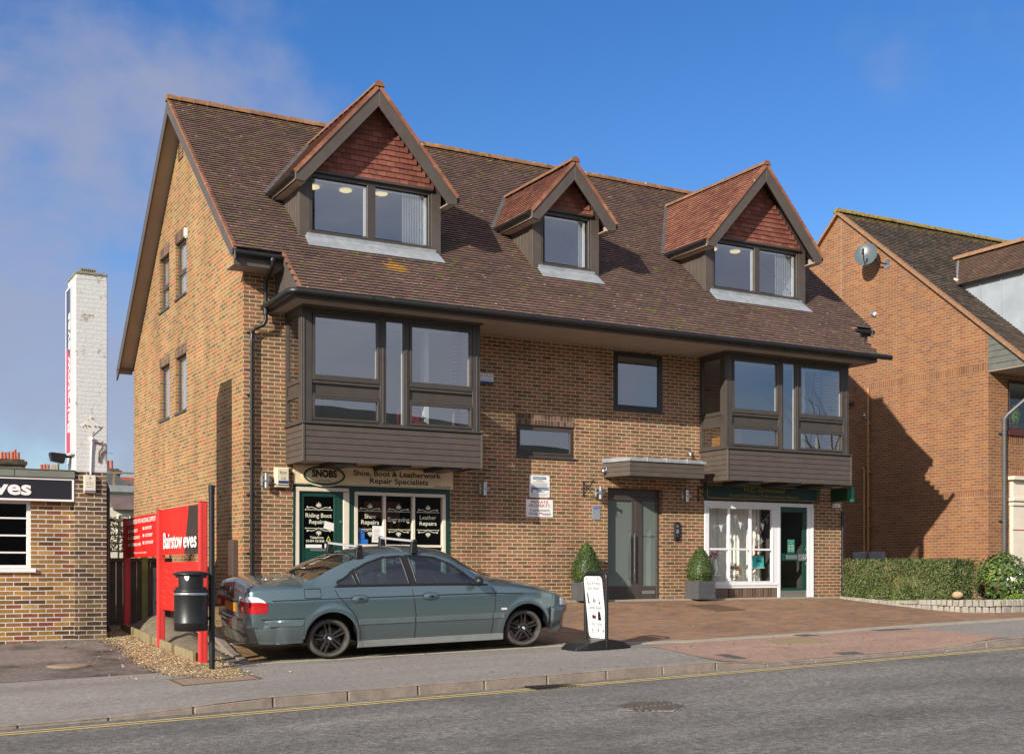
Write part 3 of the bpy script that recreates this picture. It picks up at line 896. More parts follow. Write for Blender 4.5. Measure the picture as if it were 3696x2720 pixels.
# --- walls
SNOB = (.945, 4.215, 0, 2.255, .10)
ENTRY = (7.986, 9.439, 0, 2.41, .16)
FUN = (10.569, 13.81, .0, 2.235, .08)
W1 = (5.739, 7.15, 2.985, 3.645, .10)
W2 = (8.133, 9.42, 4.105, 5.36, .07)
BAYL = (.92, 4.32, 3.32, 5.38, .1); BAYR = (10.57, 13.97, 3.32, 5.38, .1)
mb = wall(MB(), FRONT, 0, W, -1.2, 6.9, [SNOB, ENTRY, FUN, W1, W2, BAYL, BAYR], [(0, -1, 6.86)])
mb.box(FUN[0], 12.70, .0, .12, -.2, .215)                   # brick plinth under the shop window
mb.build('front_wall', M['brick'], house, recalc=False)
GW = [(-6.5,-5.577,4.047,5.262,.11), (-5.05,-4.108,4.06,5.265,.11), (-6.52,-5.603,6.525,7.735,.11), (-5.05,-4.108,6.55,7.755,.11)]
rs = .95                                                    # rear slope
mb = wall(MB(), WEST, -DEPTH, 0, -1.2, 10.7, GW, [(-RS, -1, roofz(0)-.10+0), (rs, -1, RIDGE_Z-.10+rs*RIDGE_Y)])
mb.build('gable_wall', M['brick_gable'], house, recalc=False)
mb = MB()
mb.poly((W,0,-1.2),(W,DEPTH,-1.2),(W,DEPTH,5.8),(W,RIDGE_Y,RIDGE_Z-.1),(W,0,roofz(0)-.1))
mb.poly((0,DEPTH,-1.2),(W,DEPTH,-1.2),(W,DEPTH,5.8),(0,DEPTH,5.8))
mb.build('far_walls', M['brick'], house, recalc=False)

# --- lintels (soldier bricks, proud of the wall)
def lintel(F, u0, u1, v0, v1):
    MB().fbox(F, u0, u1, v0, v1, -.1, .004).build('lintel', M['soldier'], house)
lintel(FRONT, 5.734, 7.15, 3.648, 3.872)
for h in GW: lintel(WEST, h[0]-.02, h[1]+.02, h[3]+.002, h[3]+.21)
MB().fbox(FRONT, 10.58, 12.69, .02, .215, -.05, .006).build('sill_course', M['soldier'], house)

# --- roofs
def tiles(mb, P, u0, u1, v0, v1, inside, tw=.17, gauge=.105, jit=.003, lift=.027):
    """P(u, v, n): point on the slope (v up the slope, n off it)"""
    rows = int((v1-v0)/gauge); mb.e = MB()
    for j in range(rows):
        v = v0 + j*gauge
        off = (j % 2)*tw*.5
        k = int((u1-u0)/tw)+2
        for i in range(k):
            a = u0 + i*tw - off; b = a + tw - .006
            a = max(a, u0); b = min(b, u1)
            if b-a < .03: continue
            if not inside((a+b)/2, v+gauge*.5): continue
            h = lift + random.uniform(-jit, jit); h2 = h + random.uniform(-jit, jit)*.6
            dv = random.uniform(-.002, .002)
            mb.add([P(a, v+dv, h), P(b, v+dv, h2), P(b, v+gauge*1.12, .001), P(a, v+gauge*1.12, .001)], [(0,1,2,3)])
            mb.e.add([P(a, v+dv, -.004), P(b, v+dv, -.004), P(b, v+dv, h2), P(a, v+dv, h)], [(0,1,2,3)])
    return mb
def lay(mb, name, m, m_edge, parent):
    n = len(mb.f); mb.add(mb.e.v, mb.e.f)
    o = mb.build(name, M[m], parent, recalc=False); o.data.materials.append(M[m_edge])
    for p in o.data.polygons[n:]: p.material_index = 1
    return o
VX0, VX1 = -.36, 15.1                                       # verges
LX0, LX1 = .56, 14.36                                       # verges of the projecting lower roof
sl_len = math.sqrt(1+RS*RS)
NV = Vector((0, -RS, 1)).normalized()
def roofP(u, v, n=0):                                       # v measured along the slope from y = -1.58
    y = -1.58 + v/sl_len
    return Vector((u, y, roofz(y))) + NV*n
v_eave = (-.62+1.58)*sl_len; v_ridge = (RIDGE_Y+1.58)*sl_len
DORM = [(2.52, 1.47, 9.87, 1.68), (6.91, .82, 9.142, 1.045), (12.05, 1.48, 9.89, 1.70)]     # centre, half width, ridge z, half eaves
def in_dormer(u, v, m=.10):
    y = -1.58+v/sl_len; z = roofz(y)
    for c, hw, rz, he in DORM:
        if abs(u-c) < hw-m and .02 < y and z < rz-.15-(abs(u-c))*1.12: return True
    return False
def roof_in(u, v):
    if v < v_eave and not (LX0 < u < LX1): return False
    return not in_dormer(u, v)
mb = tiles(MB(), roofP, VX0, VX1, 0, v_ridge-.03, roof_in)
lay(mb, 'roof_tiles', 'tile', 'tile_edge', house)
M['deck'] = mat('roof_felt', (.05,.035,.03), .9)
mb = MB()                                                   # boarding below the tiles
n = 150; m_ = 60
for i in range(n):
    for j in range(m_):
        a, b = lerp(VX0, VX1, i/n), lerp(VX0, VX1, (i+1)/n); c, d = lerp(0, v_ridge, j/m_), lerp(0, v_ridge, (j+1)/m_)
        if roof_in((a+b)/2, (c+d)/2):
            mb.add([roofP(a,c,-.012), roofP(b,c,-.012), roofP(b,d,-.012), roofP(a,d,-.012)], [(0,1,2,3)])
rear_z = lambda y: RIDGE_Z - rs*(y-RIDGE_Y)
mb.add([(VX0,RIDGE_Y,RIDGE_Z-.01),(VX1,RIDGE_Y,RIDGE_Z-.01),(VX1,DEPTH+.3,rear_z(DEPTH+.3)),(VX0,DEPTH+.3,rear_z(DEPTH+.3))], [(0,1,2,3)])
mb.build('roof_deck', M['deck'], house, recalc=False)
mb = MB()                                                   # verge undercloak of tile edges down the gable
for k in range(120):
    y0 = lerp(-.62, RIDGE_Y, k/120); y1 = lerp(-.62, RIDGE_Y, (k+1)/120)
    for X0, X1 in ((VX0-.012, VX0+.05),):
        mb.hexa([(X0,y0,roofz(y0)-.035),(X1,y0,roofz(y0)-.035),(X1,y1,roofz(y1)-.035),(X0,y1,roofz(y1)-.035),(X0,y0,roofz(y0)+.028),(X1,y0,roofz(y0)+.028),(X1,y1,roofz(y1)+.014),(X0,y1,roofz(y1)+.014)])
    yl = lerp(-1.58, -.62, k/120) if k % 6 == 0 else None
for k in range(14):
    y0 = lerp(-1.58, -.62, k/14); y1 = lerp(-1.58, -.62, (k+1)/14)
    mb.hexa([(LX0-.03,y0,roofz(y0)-.035),(LX0+.02,y0,roofz(y0)-.035),(LX0+.02,y1,roofz(y1)-.035),(LX0-.03,y1,roofz(y1)-.035),(LX0-.03,y0,roofz(y0)+.03),(LX0+.02,y0,roofz(y0)+.03),(LX0+.02,y1,roofz(y1)+.015),(LX0-.03,y1,roofz(y1)+.015)])
mb.build('verge', M['tile_verge'], house)
def ridge_tiles(name, m, p0, p1, r, parent, step=.30):
    mb = MB(); p0 = Vector(p0); p1 = Vector(p1); L = (p1-p0).length; d = (p1-p0)/L
    side = d.cross(Vector((0,0,1))).normalized()
    k = 0.0
    while k < L-.05:
        a = p0+d*k; b = p0+d*min(L, k+step-.008)
        rr = r*random.uniform(.96, 1.05)
        ring = lambda c, s_: [c+side*(rr*s_*math.cos(t))+Vector((0,0,1))*(rr*s_*math.sin(t)-.05) for t in [math.pi*q/8 for q in range(9)]]
        A, B = ring(a, 1.03), ring(b, .97)
        mb.add(A+B, [(q, q+1, 10+q-0, 9+q) for q in range(8)], True)
        mb.add(A, [list(range(9))])
        k += step
    return mb.build(name, m, parent, recalc=False)
ridge_tiles('ridge_tiles', M['ridge'], (VX0-.02, RIDGE_Y, RIDGE_Z+.01), (VX1+.02, RIDGE_Y, RIDGE_Z+.01), .125, house)

# --- eaves, bargeboards and soffits
mb = MB()
for x in (VX0, W+.32):                                      # front rake boards
    x1 = x+.035
    a = [(x, y, roofz(y)-.035-d) for y, d in ((-.66,0),(RIDGE_Y,0),(RIDGE_Y,.30),(-.42,.26),(-.66,.16))]
    mb.prism(a, (.035,0,0))
    b = [(x, y, rear_z(y)-.02-d) for y, d in ((RIDGE_Y,0.015),(DEPTH+.32,0),(DEPTH+.32,.22),(DEPTH+.1,.30),(RIDGE_Y,.285))]
    mb.prism(b, (.035,0,0))
a = [(LX0, y, roofz(y)-.035-d) for y, d in ((-1.5,0),(-.60,0),(-.60,.22),(-1.5,.14))]
mb.prism(a, (.03,0,0))
a = [(LX1-.03, y, roofz(y)-.035-d) for y, d in ((-1.5,0),(-.60,0),(-.60,.22),(-1.5,.14))]
mb.prism(a, (.03,0,0))
mb.build('bargeboard', M['clad'], house, bevel=.006)
mb = MB()
# soffit under the gable overhang, the short eaves and the projecting roof
for (ya, yb_, zf) in ((-.55, RIDGE_Y, lambda y: roofz(y)-.20), (RIDGE_Y, DEPTH+.2, lambda y: rear_z(y)-.20)):
    mb.prism([(VX0+.036,ya,zf(ya)),(0,ya,zf(ya)),(0,yb_,zf(yb_)),(VX0+.036,yb_,zf(yb_))], (0,0,.02))
mb.box(VX0+.036, .56, -.50, .0, 6.10, 6.12)
mb.box(14.4, W+.3, -.50, .0, 6.10, 6.12)
mb.box(.52, 14.40, -1.42, .0, 5.420, 5.437)
mb.build('soffit', M['soffit'], house)
mb = MB()
mb.box(VX0+.036, .56, -.53, -.50, 6.09, 6.36)               # fascias
mb.box(14.36, W+.3, -.53, -.50, 6.09, 6.36)
mb.box(.52, 14.40, -1.455, -1.42, 5.40, 5.66)
mb.box(.50, .52, -1.455, -.0, 5.40, 5.56)
mb.box(14.40, 14.42, -1.455, -.0, 5.40, 5.56)
mb.prism([(.60,-1.42,5.56),(.60,0,5.56),(.60,0,roofz(0)-.08),(.60,-1.42,roofz(-1.42)-.08)], (.03,0,0))
mb.prism([(14.29,-1.42,5.56),(14.29,0,5.56),(14.29,0,roofz(0)-.08),(14.29,-1.42,roofz(-1.42)-.08)], (.03,0,0))
mb.box(VX0, -.0, DEPTH+.0, DEPTH+.26, 5.60, 5.62)
mb.build('fascia', M['clad'], house)
MB().box(-.30, -.01, DEPTH+.15, DEPTH+.17, 5.64, 5.80).build('eaves_box_end', M['white'], house)

def gutter(mb, path, r=.058):
    mb.tube(path, r, 12)
    return mb
mb = gutter(MB(), [(VX0-.02,-.60,6.30),(.53,-.60,6.29)])
gutter(mb, [(.38,.0,5.485),(.38,-1.40,5.505),(.42,-1.50,5.508),(.50,-1.55,5.51),(14.76,-1.55,5.525)], .062)
gutter(mb, [(14.36,-.60,6.29),(15.16,-.60,6.30)])
for x in (1.9, 3.6, 5.2, 7.0, 8.8, 10.6, 11.6, 12.6, 13.4, 14.2):      # joint clips
    mb.tube([(x-.02,-1.55,5.512),(x+.02,-1.55,5.512)], .069, 12)
mb.build('gutter', M['black'], house)
mb = MB()
mb.tube([(.365,-.60,6.26),(.365,-.60,6.17),(.365,-.50,6.08),(.37,-.20,5.95),(.375,-.15,5.85),(.38,-.15,5.50)], .04, 10)
mb.tube([(.38,-.15,5.44),(.38,-.15,5.22),(.34,-.13,5.14),(.20,-.085,5.07),(.14,-.075,5.0),(.135,-.07,4.8),(.135,-.07,.0)], .036, 10)
mb.tube([(.365,-.60,6.29),(.365,-.60,6.21)], .058, 10); mb.tube([(.38,-.15,5.46),(.38,-.15,5.33)], .055, 10)
for z in (5.0, 3.85, 2.6, 2.02, .95, .1): mb.tube([(.135,-.07,z-.03),(.135,-.07,z+.03)], .044, 10); mb.box(.06, .21, -.035, 0, z-.012, z+.012)
mb.build('downpipe', M['black'], house)
mb = MB(); mb.tube([(14.70,-.06,2.05),(14.70,-.06,-.1)], .036, 10); mb.build('downpipe', M['black'], house)

# --- windows
def pane(F, u0, u1, v0, v1, w, parent, m='glass', name='pane'):
    mb = MB(); mb.add([F.p(u0,v0,w),F.p(u1,v0,w),F.p(u1,v1,w),F.p(u0,v1,w)], [(0,1,2,3)])
    return mb.build(name, M[m], parent, recalc=False)
def room(x0, x1, y0, y1, z0, z1, m='interior', parent=None, name='room'):
    mb = MB()
    mb.poly((x0,y1,z0),(x1,y1,z0),(x1,y1,z1),(x0,y1,z1)); mb.poly((x0,y0,z0),(x0,y1,z0),(x0,y1,z1),(x0,y0,z1))
    mb.poly((x1,y0,z0),(x1,y1,z0),(x1,y1,z1),(x1,y0,z1)); mb.poly((x0,y0,z0),(x1,y0,z0),(x1,y1,z0),(x0,y1,z0)); mb.poly((x0,y0,z1),(x1,y0,z1),(x1,y1,z1),(x0,y1,z1))
    return mb.build(name, M[m], parent or house, recalc=False)
M['room_grey'] = mat('office_room', (.46,.46,.45), .9, .08, 1)

# flat windows on the front
mb = MB(); mb.ring(FRONT, 5.745, 7.145, 2.99, 3.64, .055, -.09, -.035); mb.ring(FRONT, 5.80, 7.09, 3.045, 3.585, .045, -.075, -.022)
mb.fbox(FRONT, 5.735, 7.165, 2.955, 2.99, -.09, .035)
w1 = mb.build('window', M['frame'], house, bevel=.004)
pane(FRONT, 5.845, 7.045, 3.09, 3.54, -.05, w1)
mb = MB(); mb.ring(FRONT, 8.14, 9.415, 4.11, 5.355, .05, -.065, .012); mb.ring(FRONT, 8.19, 9.365, 4.16, 5.305, .05, -.05, .022)
mb.fbox(FRONT, 8.12, 9.445, 4.07, 4.11, -.05, .04)
w2 = mb.build('window', M['frame_dark'], house, bevel=.004)
pane(FRONT, 8.24, 9.315, 4.21, 5.255, -.02, w2)
room(5.3, 7.6, .12, 2.6, 2.9, 3.9, 'room_grey'); room(7.8, 9.8, .12, 3, 3.4, 5.40, 'room_grey')
for h in GW:                                                # narrow windows of the gable wall
    up = h[2] > 6
    u0, u1, v0, v1 = h[:4]
    mb = MB(); mb.ring(WEST, u0+.003, u1-.003, v0+.003, v1-.003, .055, -.12, -.07)
    if up: mb.fbox(WEST, u0+.058, u1-.058, v0+.50, v0+.60, -.12, -.07)
    mb.fbox(WEST, u0-.01, u1+.01, v0-.05, v0, -.10, .03)
    g = mb.build('window', M['frame'], house, bevel=.004)
    if up:
        pane(WEST, u0+.058, u1-.058, v0+.06, v0+.50, -.09, g); pane(WEST, u0+.058, u1-.058, v0+.60, v1-.06, -.09, g)
    else:
        pane(WEST, u0+.058, u1-.058, v0+.06, v1-.06, -.09, g)
        mb = MB()                                           # part lowered slatted blind
        for k in range(22): mb.fbox(WEST, u0+.06, u1-.06, v1-.09-k*.028, v1-.07-k*.028, -.16, -.135)
        mb.build('blind', M['white'], g)
room(.13, 3, 3.9, 6.8, 3.9, 5.35, 'room_grey'); room(.13, 2.2, 3.9, 6.7, 6.45, 7.8, 'room_grey')
mb = MB(); mb.ring(WEST, -4.74, -4.36, 9.48, 9.93, .03, -.03, .012)
vent = mb.build('louvre_vent', M['frame_dark'], house)
mb = MB()
for k in range(7): mb.hexa([WEST.p(-4.71,9.51+k*.058,.0),WEST.p(-4.39,9.51+k*.058,.0),WEST.p(-4.39,9.53+k*.058,-.04),WEST.p(-4.71,9.53+k*.058,-.04),WEST.p(-4.71,9.525+k*.058,.006),WEST.p(-4.39,9.525+k*.058,.006),WEST.p(-4.39,9.545+k*.058,-.03),WEST.p(-4.71,9.545+k*.058,-.03)])
mb.build('louvre', M['frame_dark'], vent)

# --- the two boxed bays
def make_bay(dx):
    F = Frame((dx,0,0), (1,0,0), (0,0,1), (0,-1,0))
    x0, x1 = .79, 4.44
    mb = MB()                                               # boarded apron
    nb = 6; z0, z1 = 2.60, 3.275; st = (z1-z0)/nb
    for k in range(nb):
        a, b = z0+k*st, z0+(k+1)*st-.009
        mb.fbox(F, x0+.035, x1-.035, a, b, .955, .985); 
        for xx, s in ((x0+.015, 1), (x1-.045, 1)):
            mb.box(dx+xx, dx+xx+.03, -.955, -.0, a, b)
    mb.fbox(F, x0+.03, x1-.03, z0+.01, z1, .93, .955)        # backing behind the board joints
    mb.box(dx+x0+.028, dx+x0+.05, -.95, -.0, z0+.01, z1); mb.box(dx+x1-.05, dx+x1-.028, -.95, -.0, z0+.01, z1)
    mb.box(dx+x0, dx+x0+.04, -1.0, -.955, z0, z1); mb.box(dx+x1-.04, dx+x1, -1.0, -.955, z0, z1)
    bay = mb.build('bay_window', M['clad'], house, bevel=.003)
    mb = MB()                                               # underside with joist ends
    mb.box(dx+x0+.04, dx+x1-.04, -.95, 0, 2.64, 2.66)
    mb.build('underside', M['soffit'], bay)
    mb = MB()
    for a in (1.45, 2.55, 3.62): mb.box(dx+a, dx+a+.40, -.93, -.02, 2.555, 2.638)
    mb.build('downlight_box', M['frame_dark'], bay)
    mb = MB(); mb.fbox(F, x0-.02, x1+.025, 3.277, 3.312, -.0, 1.02)
    mb.build('sill', M['frame'], bay, bevel=.006)
    mb = MB(); mb.fbox(F, x0+.0, x1+.01, 5.385, 5.418, 0, .99)
    mb.build('head_board', M['clad'], bay, bevel=.004)
    # frame: corner posts, mullions, rails
    mb = MB(); w0, w1 = .80, .90
    zb, zt = 3.312, 5.385
    for a, b in ((.80, 1.00), (2.33, 2.455), (2.81, 2.92), (4.265, 4.43)): mb.fbox(F, a, b, zb, zt, w0, w1)
    for a, b in ((1.00, 2.33), (2.92, 4.265)):
        mb.fbox(F, a, b, zb, 3.365, w0, w1-.01); mb.fbox(F, a, b, 5.29, zt, w0, w1-.01)
        mb.fbox(F, a, b, 3.80, 3.845, w0, w1-.01); mb.fbox(F, a, b, 4.03, 4.085, w0, w1-.01)
        mb.fbox(F, a, b, 3.845, 4.03, w0, w1-.05)            # recessed panel
        mb.ring(F, a+.012, b-.012, 3.368, 3.796, .042, w0+.02, w1+.006); mb.ring(F, a+.012, b-.012, 4.09, 5.285, .05, w0+.02, w1+.006, tb=.095)
    mb.fbox(F, 2.455, 2.81, zb, 3.365, w0, w1-.01); mb.fbox(F, 2.455, 2.81, 5.29, zt, w0, w1-.01)
    mb.fbox(F, .835, .865, zb, zt, w1, w1+.012); mb.fbox(F, 2.375, 2.41, zb+.05, zt-.02, w1, w1+.012); mb.fbox(F, 2.85, 2.885, zb+.05, zt-.02, w1, w1+.012); mb.fbox(F, 4.34, 4.375, zb, zt, w1, w1+.012)
    for xs, xo in ((.80, .86), (4.37, 4.43)):               # returns to the wall
        a, b = dx+xs, dx+xo
        mb.box(a, b, -.10, -.0, zb, zt)
        for q, r_ in ((zb, 3.375), (3.775, 3.845), (4.03, 4.11), (5.27, zt)): mb.box(a, b, -.80, -.10, q, r_)
        mb.box(a+.02, b-.01, -.80, -.10, 3.845, 4.03)
        mb.box(a, b, -.80, -.72, 3.375, 3.775); mb.box(a, b, -.80, -.72, 4.11, 5.27)
    mb.build('frame', M['frame'], bay, bevel=.003)
    for a, b, c, d in ((1.05,2.28,4.18,5.24), (2.97,4.215,4.18,5.24), (1.05,2.28,3.405,3.757), (2.97,4.215,3.405,3.757), (2.455,2.81,3.365,5.29)):
        pane(F, a, b, c, d, .86, bay)
    for xx in (.83, 4.40):
        for c, d in ((3.375,3.775), (4.11,5.27)):
            m_ = MB(); m_.poly((dx+xx,-.72,c),(dx+xx,-.10,c),(dx+xx,-.10,d),(dx+xx,-.72,d)); m_.build('pane', M['glass'], bay, recalc=False)
    mb = MB()                                               # white inner beads catching the light
    for a, b, c, d in ((1.05,2.28,4.18,5.24), (2.97,4.215,4.18,5.24)): mb.fbox(F, b-.022, b-.004, c, d, .825, .85)
    mb.fbox(F, 2.785, 2.803, 3.37, 5.28, .825, .85)
    mb.build('bead', M['white'], bay)
    mb = MB()
    mb.box(dx+.86, dx+4.37, -.8, .11, 3.30, 3.318); mb.box(dx+.86, dx+4.37, -.8, .11, 5.36, 5.375)
    mb.build('lining', M['interior'], bay)
    room(dx+.5, dx+4.8, .11, 4.0, 2.9, 5.376, 'room_grey', bay)
    return bay
bay_l = make_bay(0); bay_r = make_bay(9.65)

# --- dormers
DR = 1.125
def make_dormer(c, hw, rz, he, panes):
    F = Frame((c,0,0), (1,0,0), (0,0,1), (0,-1,0))
    y_wall = lambda z: (z-5.62)/RS-1.5                       # where the main roof reaches height z
    ez = rz - he*DR                                          # eaves height
    mb = MB()                                               # corner posts and boarded cheeks
    for s in (-1, 1):
        xa, xb = sorted((c+s*hw, c+s*(hw-.21)))
        mb.box(xa, xb, -.05, .08, 6.86, 8.10)
        xo = c+s*hw; 
        zz0 = 6.88; yb_ = y_wall(8.05)
        nb = 9                                              # diagonal-looking boards of the cheek
        for k in range(nb):
            y0 = lerp(.08, yb_, k/nb); y1 = lerp(.08, yb_, (k+1)/nb)-.006
            z0a, z0b = roofz(y0)-.03, roofz(y1)-.03
            xi = xo - s*.02; xm = xo - s*.05
            xl, xr = sorted((xi, xm))
            mb.hexa([(xl,y0,z0a),(xr,y0,z0a),(xr,y1,z0b),(xl,y1,z0b),(xl,y0,8.08),(xr,y0,8.08),(xr,y1,8.08),(xl,y1,8.08)])
    cheeks = mb
    apex_in = rz-.25; zt0 = 8.155
    mb = MB(); mb.prism([F.p(-hw,8.10,.05), F.p(hw,8.10,.05), F.p(hw,zt0+.1,.05), F.p(0,apex_in,.05), F.p(-hw,zt0+.1,.05)], (0,.06,0))
    dorm = mb.build('dormer', M['deck'], house)
    cheeks.build('cheek', M['clad'], dorm, bevel=.003)
    mb = MB()                                               # window frame
    u0, u1 = -(hw-.21), hw-.21
    mb.fbox(F, u0, u1, 6.97, 7.035, -.08, .055); mb.fbox(F, u0, u1, 8.045, 8.12, -.08, .04)
    mb.fbox(F, u0, u0+.055, 7.035, 8.045, -.08, .045); mb.fbox(F, u1-.055, u1, 7.035, 8.045, -.08, .045)
    for a, b in zip(panes[:-1], panes[1:]):
        m = (a[1]+b[0])/2; mb.fbox(F, a[1]-c, b[0]-c, 7.035, 8.045, -.08, .045)
    mb.fbox(F, u0-.02, u1+.02, 8.12, 8.17, -.08, .10)
    fr = mb.build('window', M['frame'], dorm, bevel=.004)
    for i, (a, b) in enumerate(panes):
        pane(F, a-c, b-c, 7.065, 8.02, .0, dorm)
    mb = MB()
    for a, b in panes: mb.fbox(F, b-c-.048, b-c-.002, 7.068, 8.01, -.05, -.012); mb.fbox(F, a-c+.0, b-c-.03, 7.995, 8.015, -.05, -.012)
    mb.build('inner_frame', M['white'], dorm)
    # tile hanging in the gable
    mb = MB()
    def hungP(u, v, n=0): return F.p(u, v, .05+n+.02)
    zt0 = 8.155; apex_in = rz-.25
    tiles(mb, hungP, -hw, hw, zt0, apex_in, lambda u, v: abs(u) < (apex_in-v)/DR*.98 and abs(u) < hw-.03, tw=.185, gauge=.105, lift=.022, jit=.003)
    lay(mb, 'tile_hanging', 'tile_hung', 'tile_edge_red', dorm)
    # roof slopes, running back into the main roof
    yf = -.40
    side_len = math.sqrt(1+DR*DR)
    for s in (-1, 1):
        N = Vector((s*DR, 0, 1)).normalized()
        def dP(u, v, n=0, s=s, N=N):                        # u = y, v up the slope from the eaves
            x = he - v/side_len
            return Vector((c+s*x, u, rz - x*DR)) + N*n
        vmax = he*side_len
        ymax = y_wall(rz)+.1
        def ins(u, v):
            z = ez + v*DR/side_len
            return u < y_wall(z)+.10
        mb = tiles(MB(), dP, yf, ymax, 0, vmax, ins, tw=.17, gauge=.105)
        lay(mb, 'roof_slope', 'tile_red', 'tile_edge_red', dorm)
        mb = MB(); mb.add([dP(yf,0,-.02), dP(y_wall(ez),0,-.02), dP(ymax,vmax,-.02), dP(yf,vmax,-.02)], [(0,1,2,3)])
        mb.build('roof_deck', M['deck'], dorm, recalc=False)
        mb = MB()                                           # mortared verge
        n_ = 22
        for k in range(n_):
            a, b = vmax*k/n_, vmax*(k+1)/n_
            mb.hexa([dP(yf-.015,a,-.045), dP(yf+.06,a,-.045), dP(yf+.06,b,-.045), dP(yf-.015,b,-.045), dP(yf-.015,a,.032), dP(yf+.06,a,.032), dP(yf+.06,b,.016), dP(yf-.015,b,.016)])
        mb.build('verge', M['tile_verge'], dorm)
        # bargeboard
        mb = MB()
        q = [(he-.02, .055), (0, .055), (0, .40), (hw-.10, .36), (he-.24, .30), (he-.02, .23)]
        pts = [Vector((c+s*x, yf+.045, rz - x*DR - d)) for x, d in ((he-.02,.05),(0,.05),(0,.40))]
        lowz = ez-.17
        xin = (rz-.40-lowz)/DR
        pts += [Vector((c+s*xin, yf+.045, lowz)), Vector((c+s*(he-.02), yf+.045, lowz+.02))]
        mb.prism(pts, (0,-.04,0))
        mb.build('bargeboard', M['clad'], dorm, bevel=.005)
        mb = MB()                                           # boxed eaves behind it and the gutter
        xa, xb = sorted((c+s*(hw-.02), c+s*(he-.03)))
        mb.box(xa, xb, yf+.05, y_wall(ez), lowz, lowz+.02)
        xa, xb = sorted((c+s*(he-.05), c+s*(he-.03)))
        mb.box(xa, xb, yf+.05, y_wall(ez)-.05, lowz, ez+.02)
        mb.build('eaves_box', M['soffit'], dorm)
        if s > 0:
            mb = MB(); mb.prism([(c+hw+.005,yf+.047,lowz+.005),(c+hw+.18,yf+.047,lowz+.005),(c+hw+.18,yf+.047,lowz+.13),(c+hw+.07,yf+.047,lowz+.28),(c+hw+.005,yf+.047,lowz+.28)], (0,.02,0))
            mb.build('white_end_board', M['white'], dorm)
        mb = MB(); mb.tube([(c+s*(he+.02),yf+.06,ez-.05),(c+s*(he+.02),y_wall(ez-.05)-.02,ez-.06)], .055, 10)
        mb.build('gutter', M['black'], dorm)
        mb = MB()                                           # leaded valley
        p = [dP(y_wall(ez+t*DR/side_len*vmax/1.0)-.0, t*vmax, .0) for t in (0, 1)]
        a0 = Vector((c+s*he, y_wall(ez), ez)); a1 = Vector((c, y_wall(rz), rz))
        d = Vector((s*.10, 0, 0)); up = NV*.024
        mb.add([a0+up, a0+d+up, a1+d+up, a1+up], [(0,1,2,3)])
        mb.build('valley', M['dirtylead'], dorm, recalc=False)
    ridge_tiles('ridge_tiles', M['ridge_red'], (c, yf-.03, rz+.02), (c, y_wall(rz)+.1, rz+.02), .10, dorm, .28)
    # lead apron at the foot of the window
    mb = MB()
    zb = 6.83
    y1 = -.34; zq = roofz(-.075)+.035
    mb.fbox(F, u0-.06, u1+.10, zq-.06, 6.972, .02, .075)
    mb.prism([(c+u0-.10,-.06,zq+.012),(c+u1+.14,-.06,zq+.012),(c+u1+.18,y1,roofz(y1)+.035),(c+u0-.12,y1,roofz(y1)+.035)], (0,0,.012))
    mb.build('lead_apron', M['lead'], dorm, bevel=.004)
    # room behind
    mb = MB()
    rm = room(c-hw+.06, c+hw-.06, .09, 2.6, 6.9, 8.13, 'room_grey', dorm)
    return dorm
PAN = [[(1.377,2.423),(2.593,3.705)], [(6.414,7.413)], [(10.885,11.992),(12.143,13.229)]]
dormers = [make_dormer(*d, p) for d, p in zip(DORM, PAN)]
M['lamp_glow'] = mat('ceiling_lamp', (.9,.85,.6), .5, emit=((1,.80,.38), .55))
for d, pts in ((dormers[0], [(1.62,.75),(2.25,.65),(2.95,.5)]), (dormers[2], [(11.35,.7),(11.95,.6)])):
    mb = MB()
    for x, y in pts: mb.lathe((x,y,8.08), [(.10,0),(.12,.01),(.12,.03)], 16)
    mb.build('ceiling_lamp', M['lamp_glow'], d)
for d, x0, x1 in ((dormers[0], 3.2, 3.68), (dormers[2], 12.7, 13.15), (dormers[1], 7.28, 7.40)):
    mb = MB()                                               # white vertical blinds gathered at the right
    k = 0
    while x0+k*.055 < x1:
        a = x0+k*.055; mb.hexa([(a,.06,7.0),(a+.05,.085,7.0),(a+.05,.089,7.0),(a,.064,7.0),(a,.06,8.05),(a+.05,.085,8.05),(a+.05,.089,8.05),(a,.064,8.05)]); k += 1
    mb.build('blind', M['curtain'], d)
# office things behind the bays
mb = MB(); mb.box(3.65, 3.74, -.02, .10, 3.32, 5.36); mb.box(3.80, 3.83, .3, .5, 3.32, 5.36); mb.build('room_pillar', M['white'], bay_l)
mb = MB(); mb.box(13.45, 13.55, -.02, .12, 3.32, 5.36); mb.build('room_pillar', M['white'], bay_r)
M['orangewood'] = mat('orange_wood', (.36,.15,.035), .45, .15, 4)
mb = MB(); mb.box(10.75, 11.28, -.45, -.05, 3.32, 3.80); mb.box(10.73, 11.30, -.47, -.03, 3.80, 3.83); mb.box(11.0, 11.015, -.455, -.45, 3.34, 3.78)
tag(mb.build('cupboard', M['orangewood'], bevel=.004), 'orange wood cupboard behind the lower panes of the right bay', 'cupboard')
M['redcloth'] = mat('dark_red_cloth', (.22,.01,.015), .8, .2, 5)
mb = MB(); mb.box(3.05, 3.50, -.1, .0, 3.32, 3.74); mb.tube([(3.05,-.05,3.74),(3.50,-.05,3.74)], .05, 8); mb.box(3.05, 3.50, -.5, -.1, 3.32, 3.50)
tag(mb.build('office_chair', M['redcloth'], bevel=.03), 'red office chair behind the lower right panes of the left bay', 'chair')

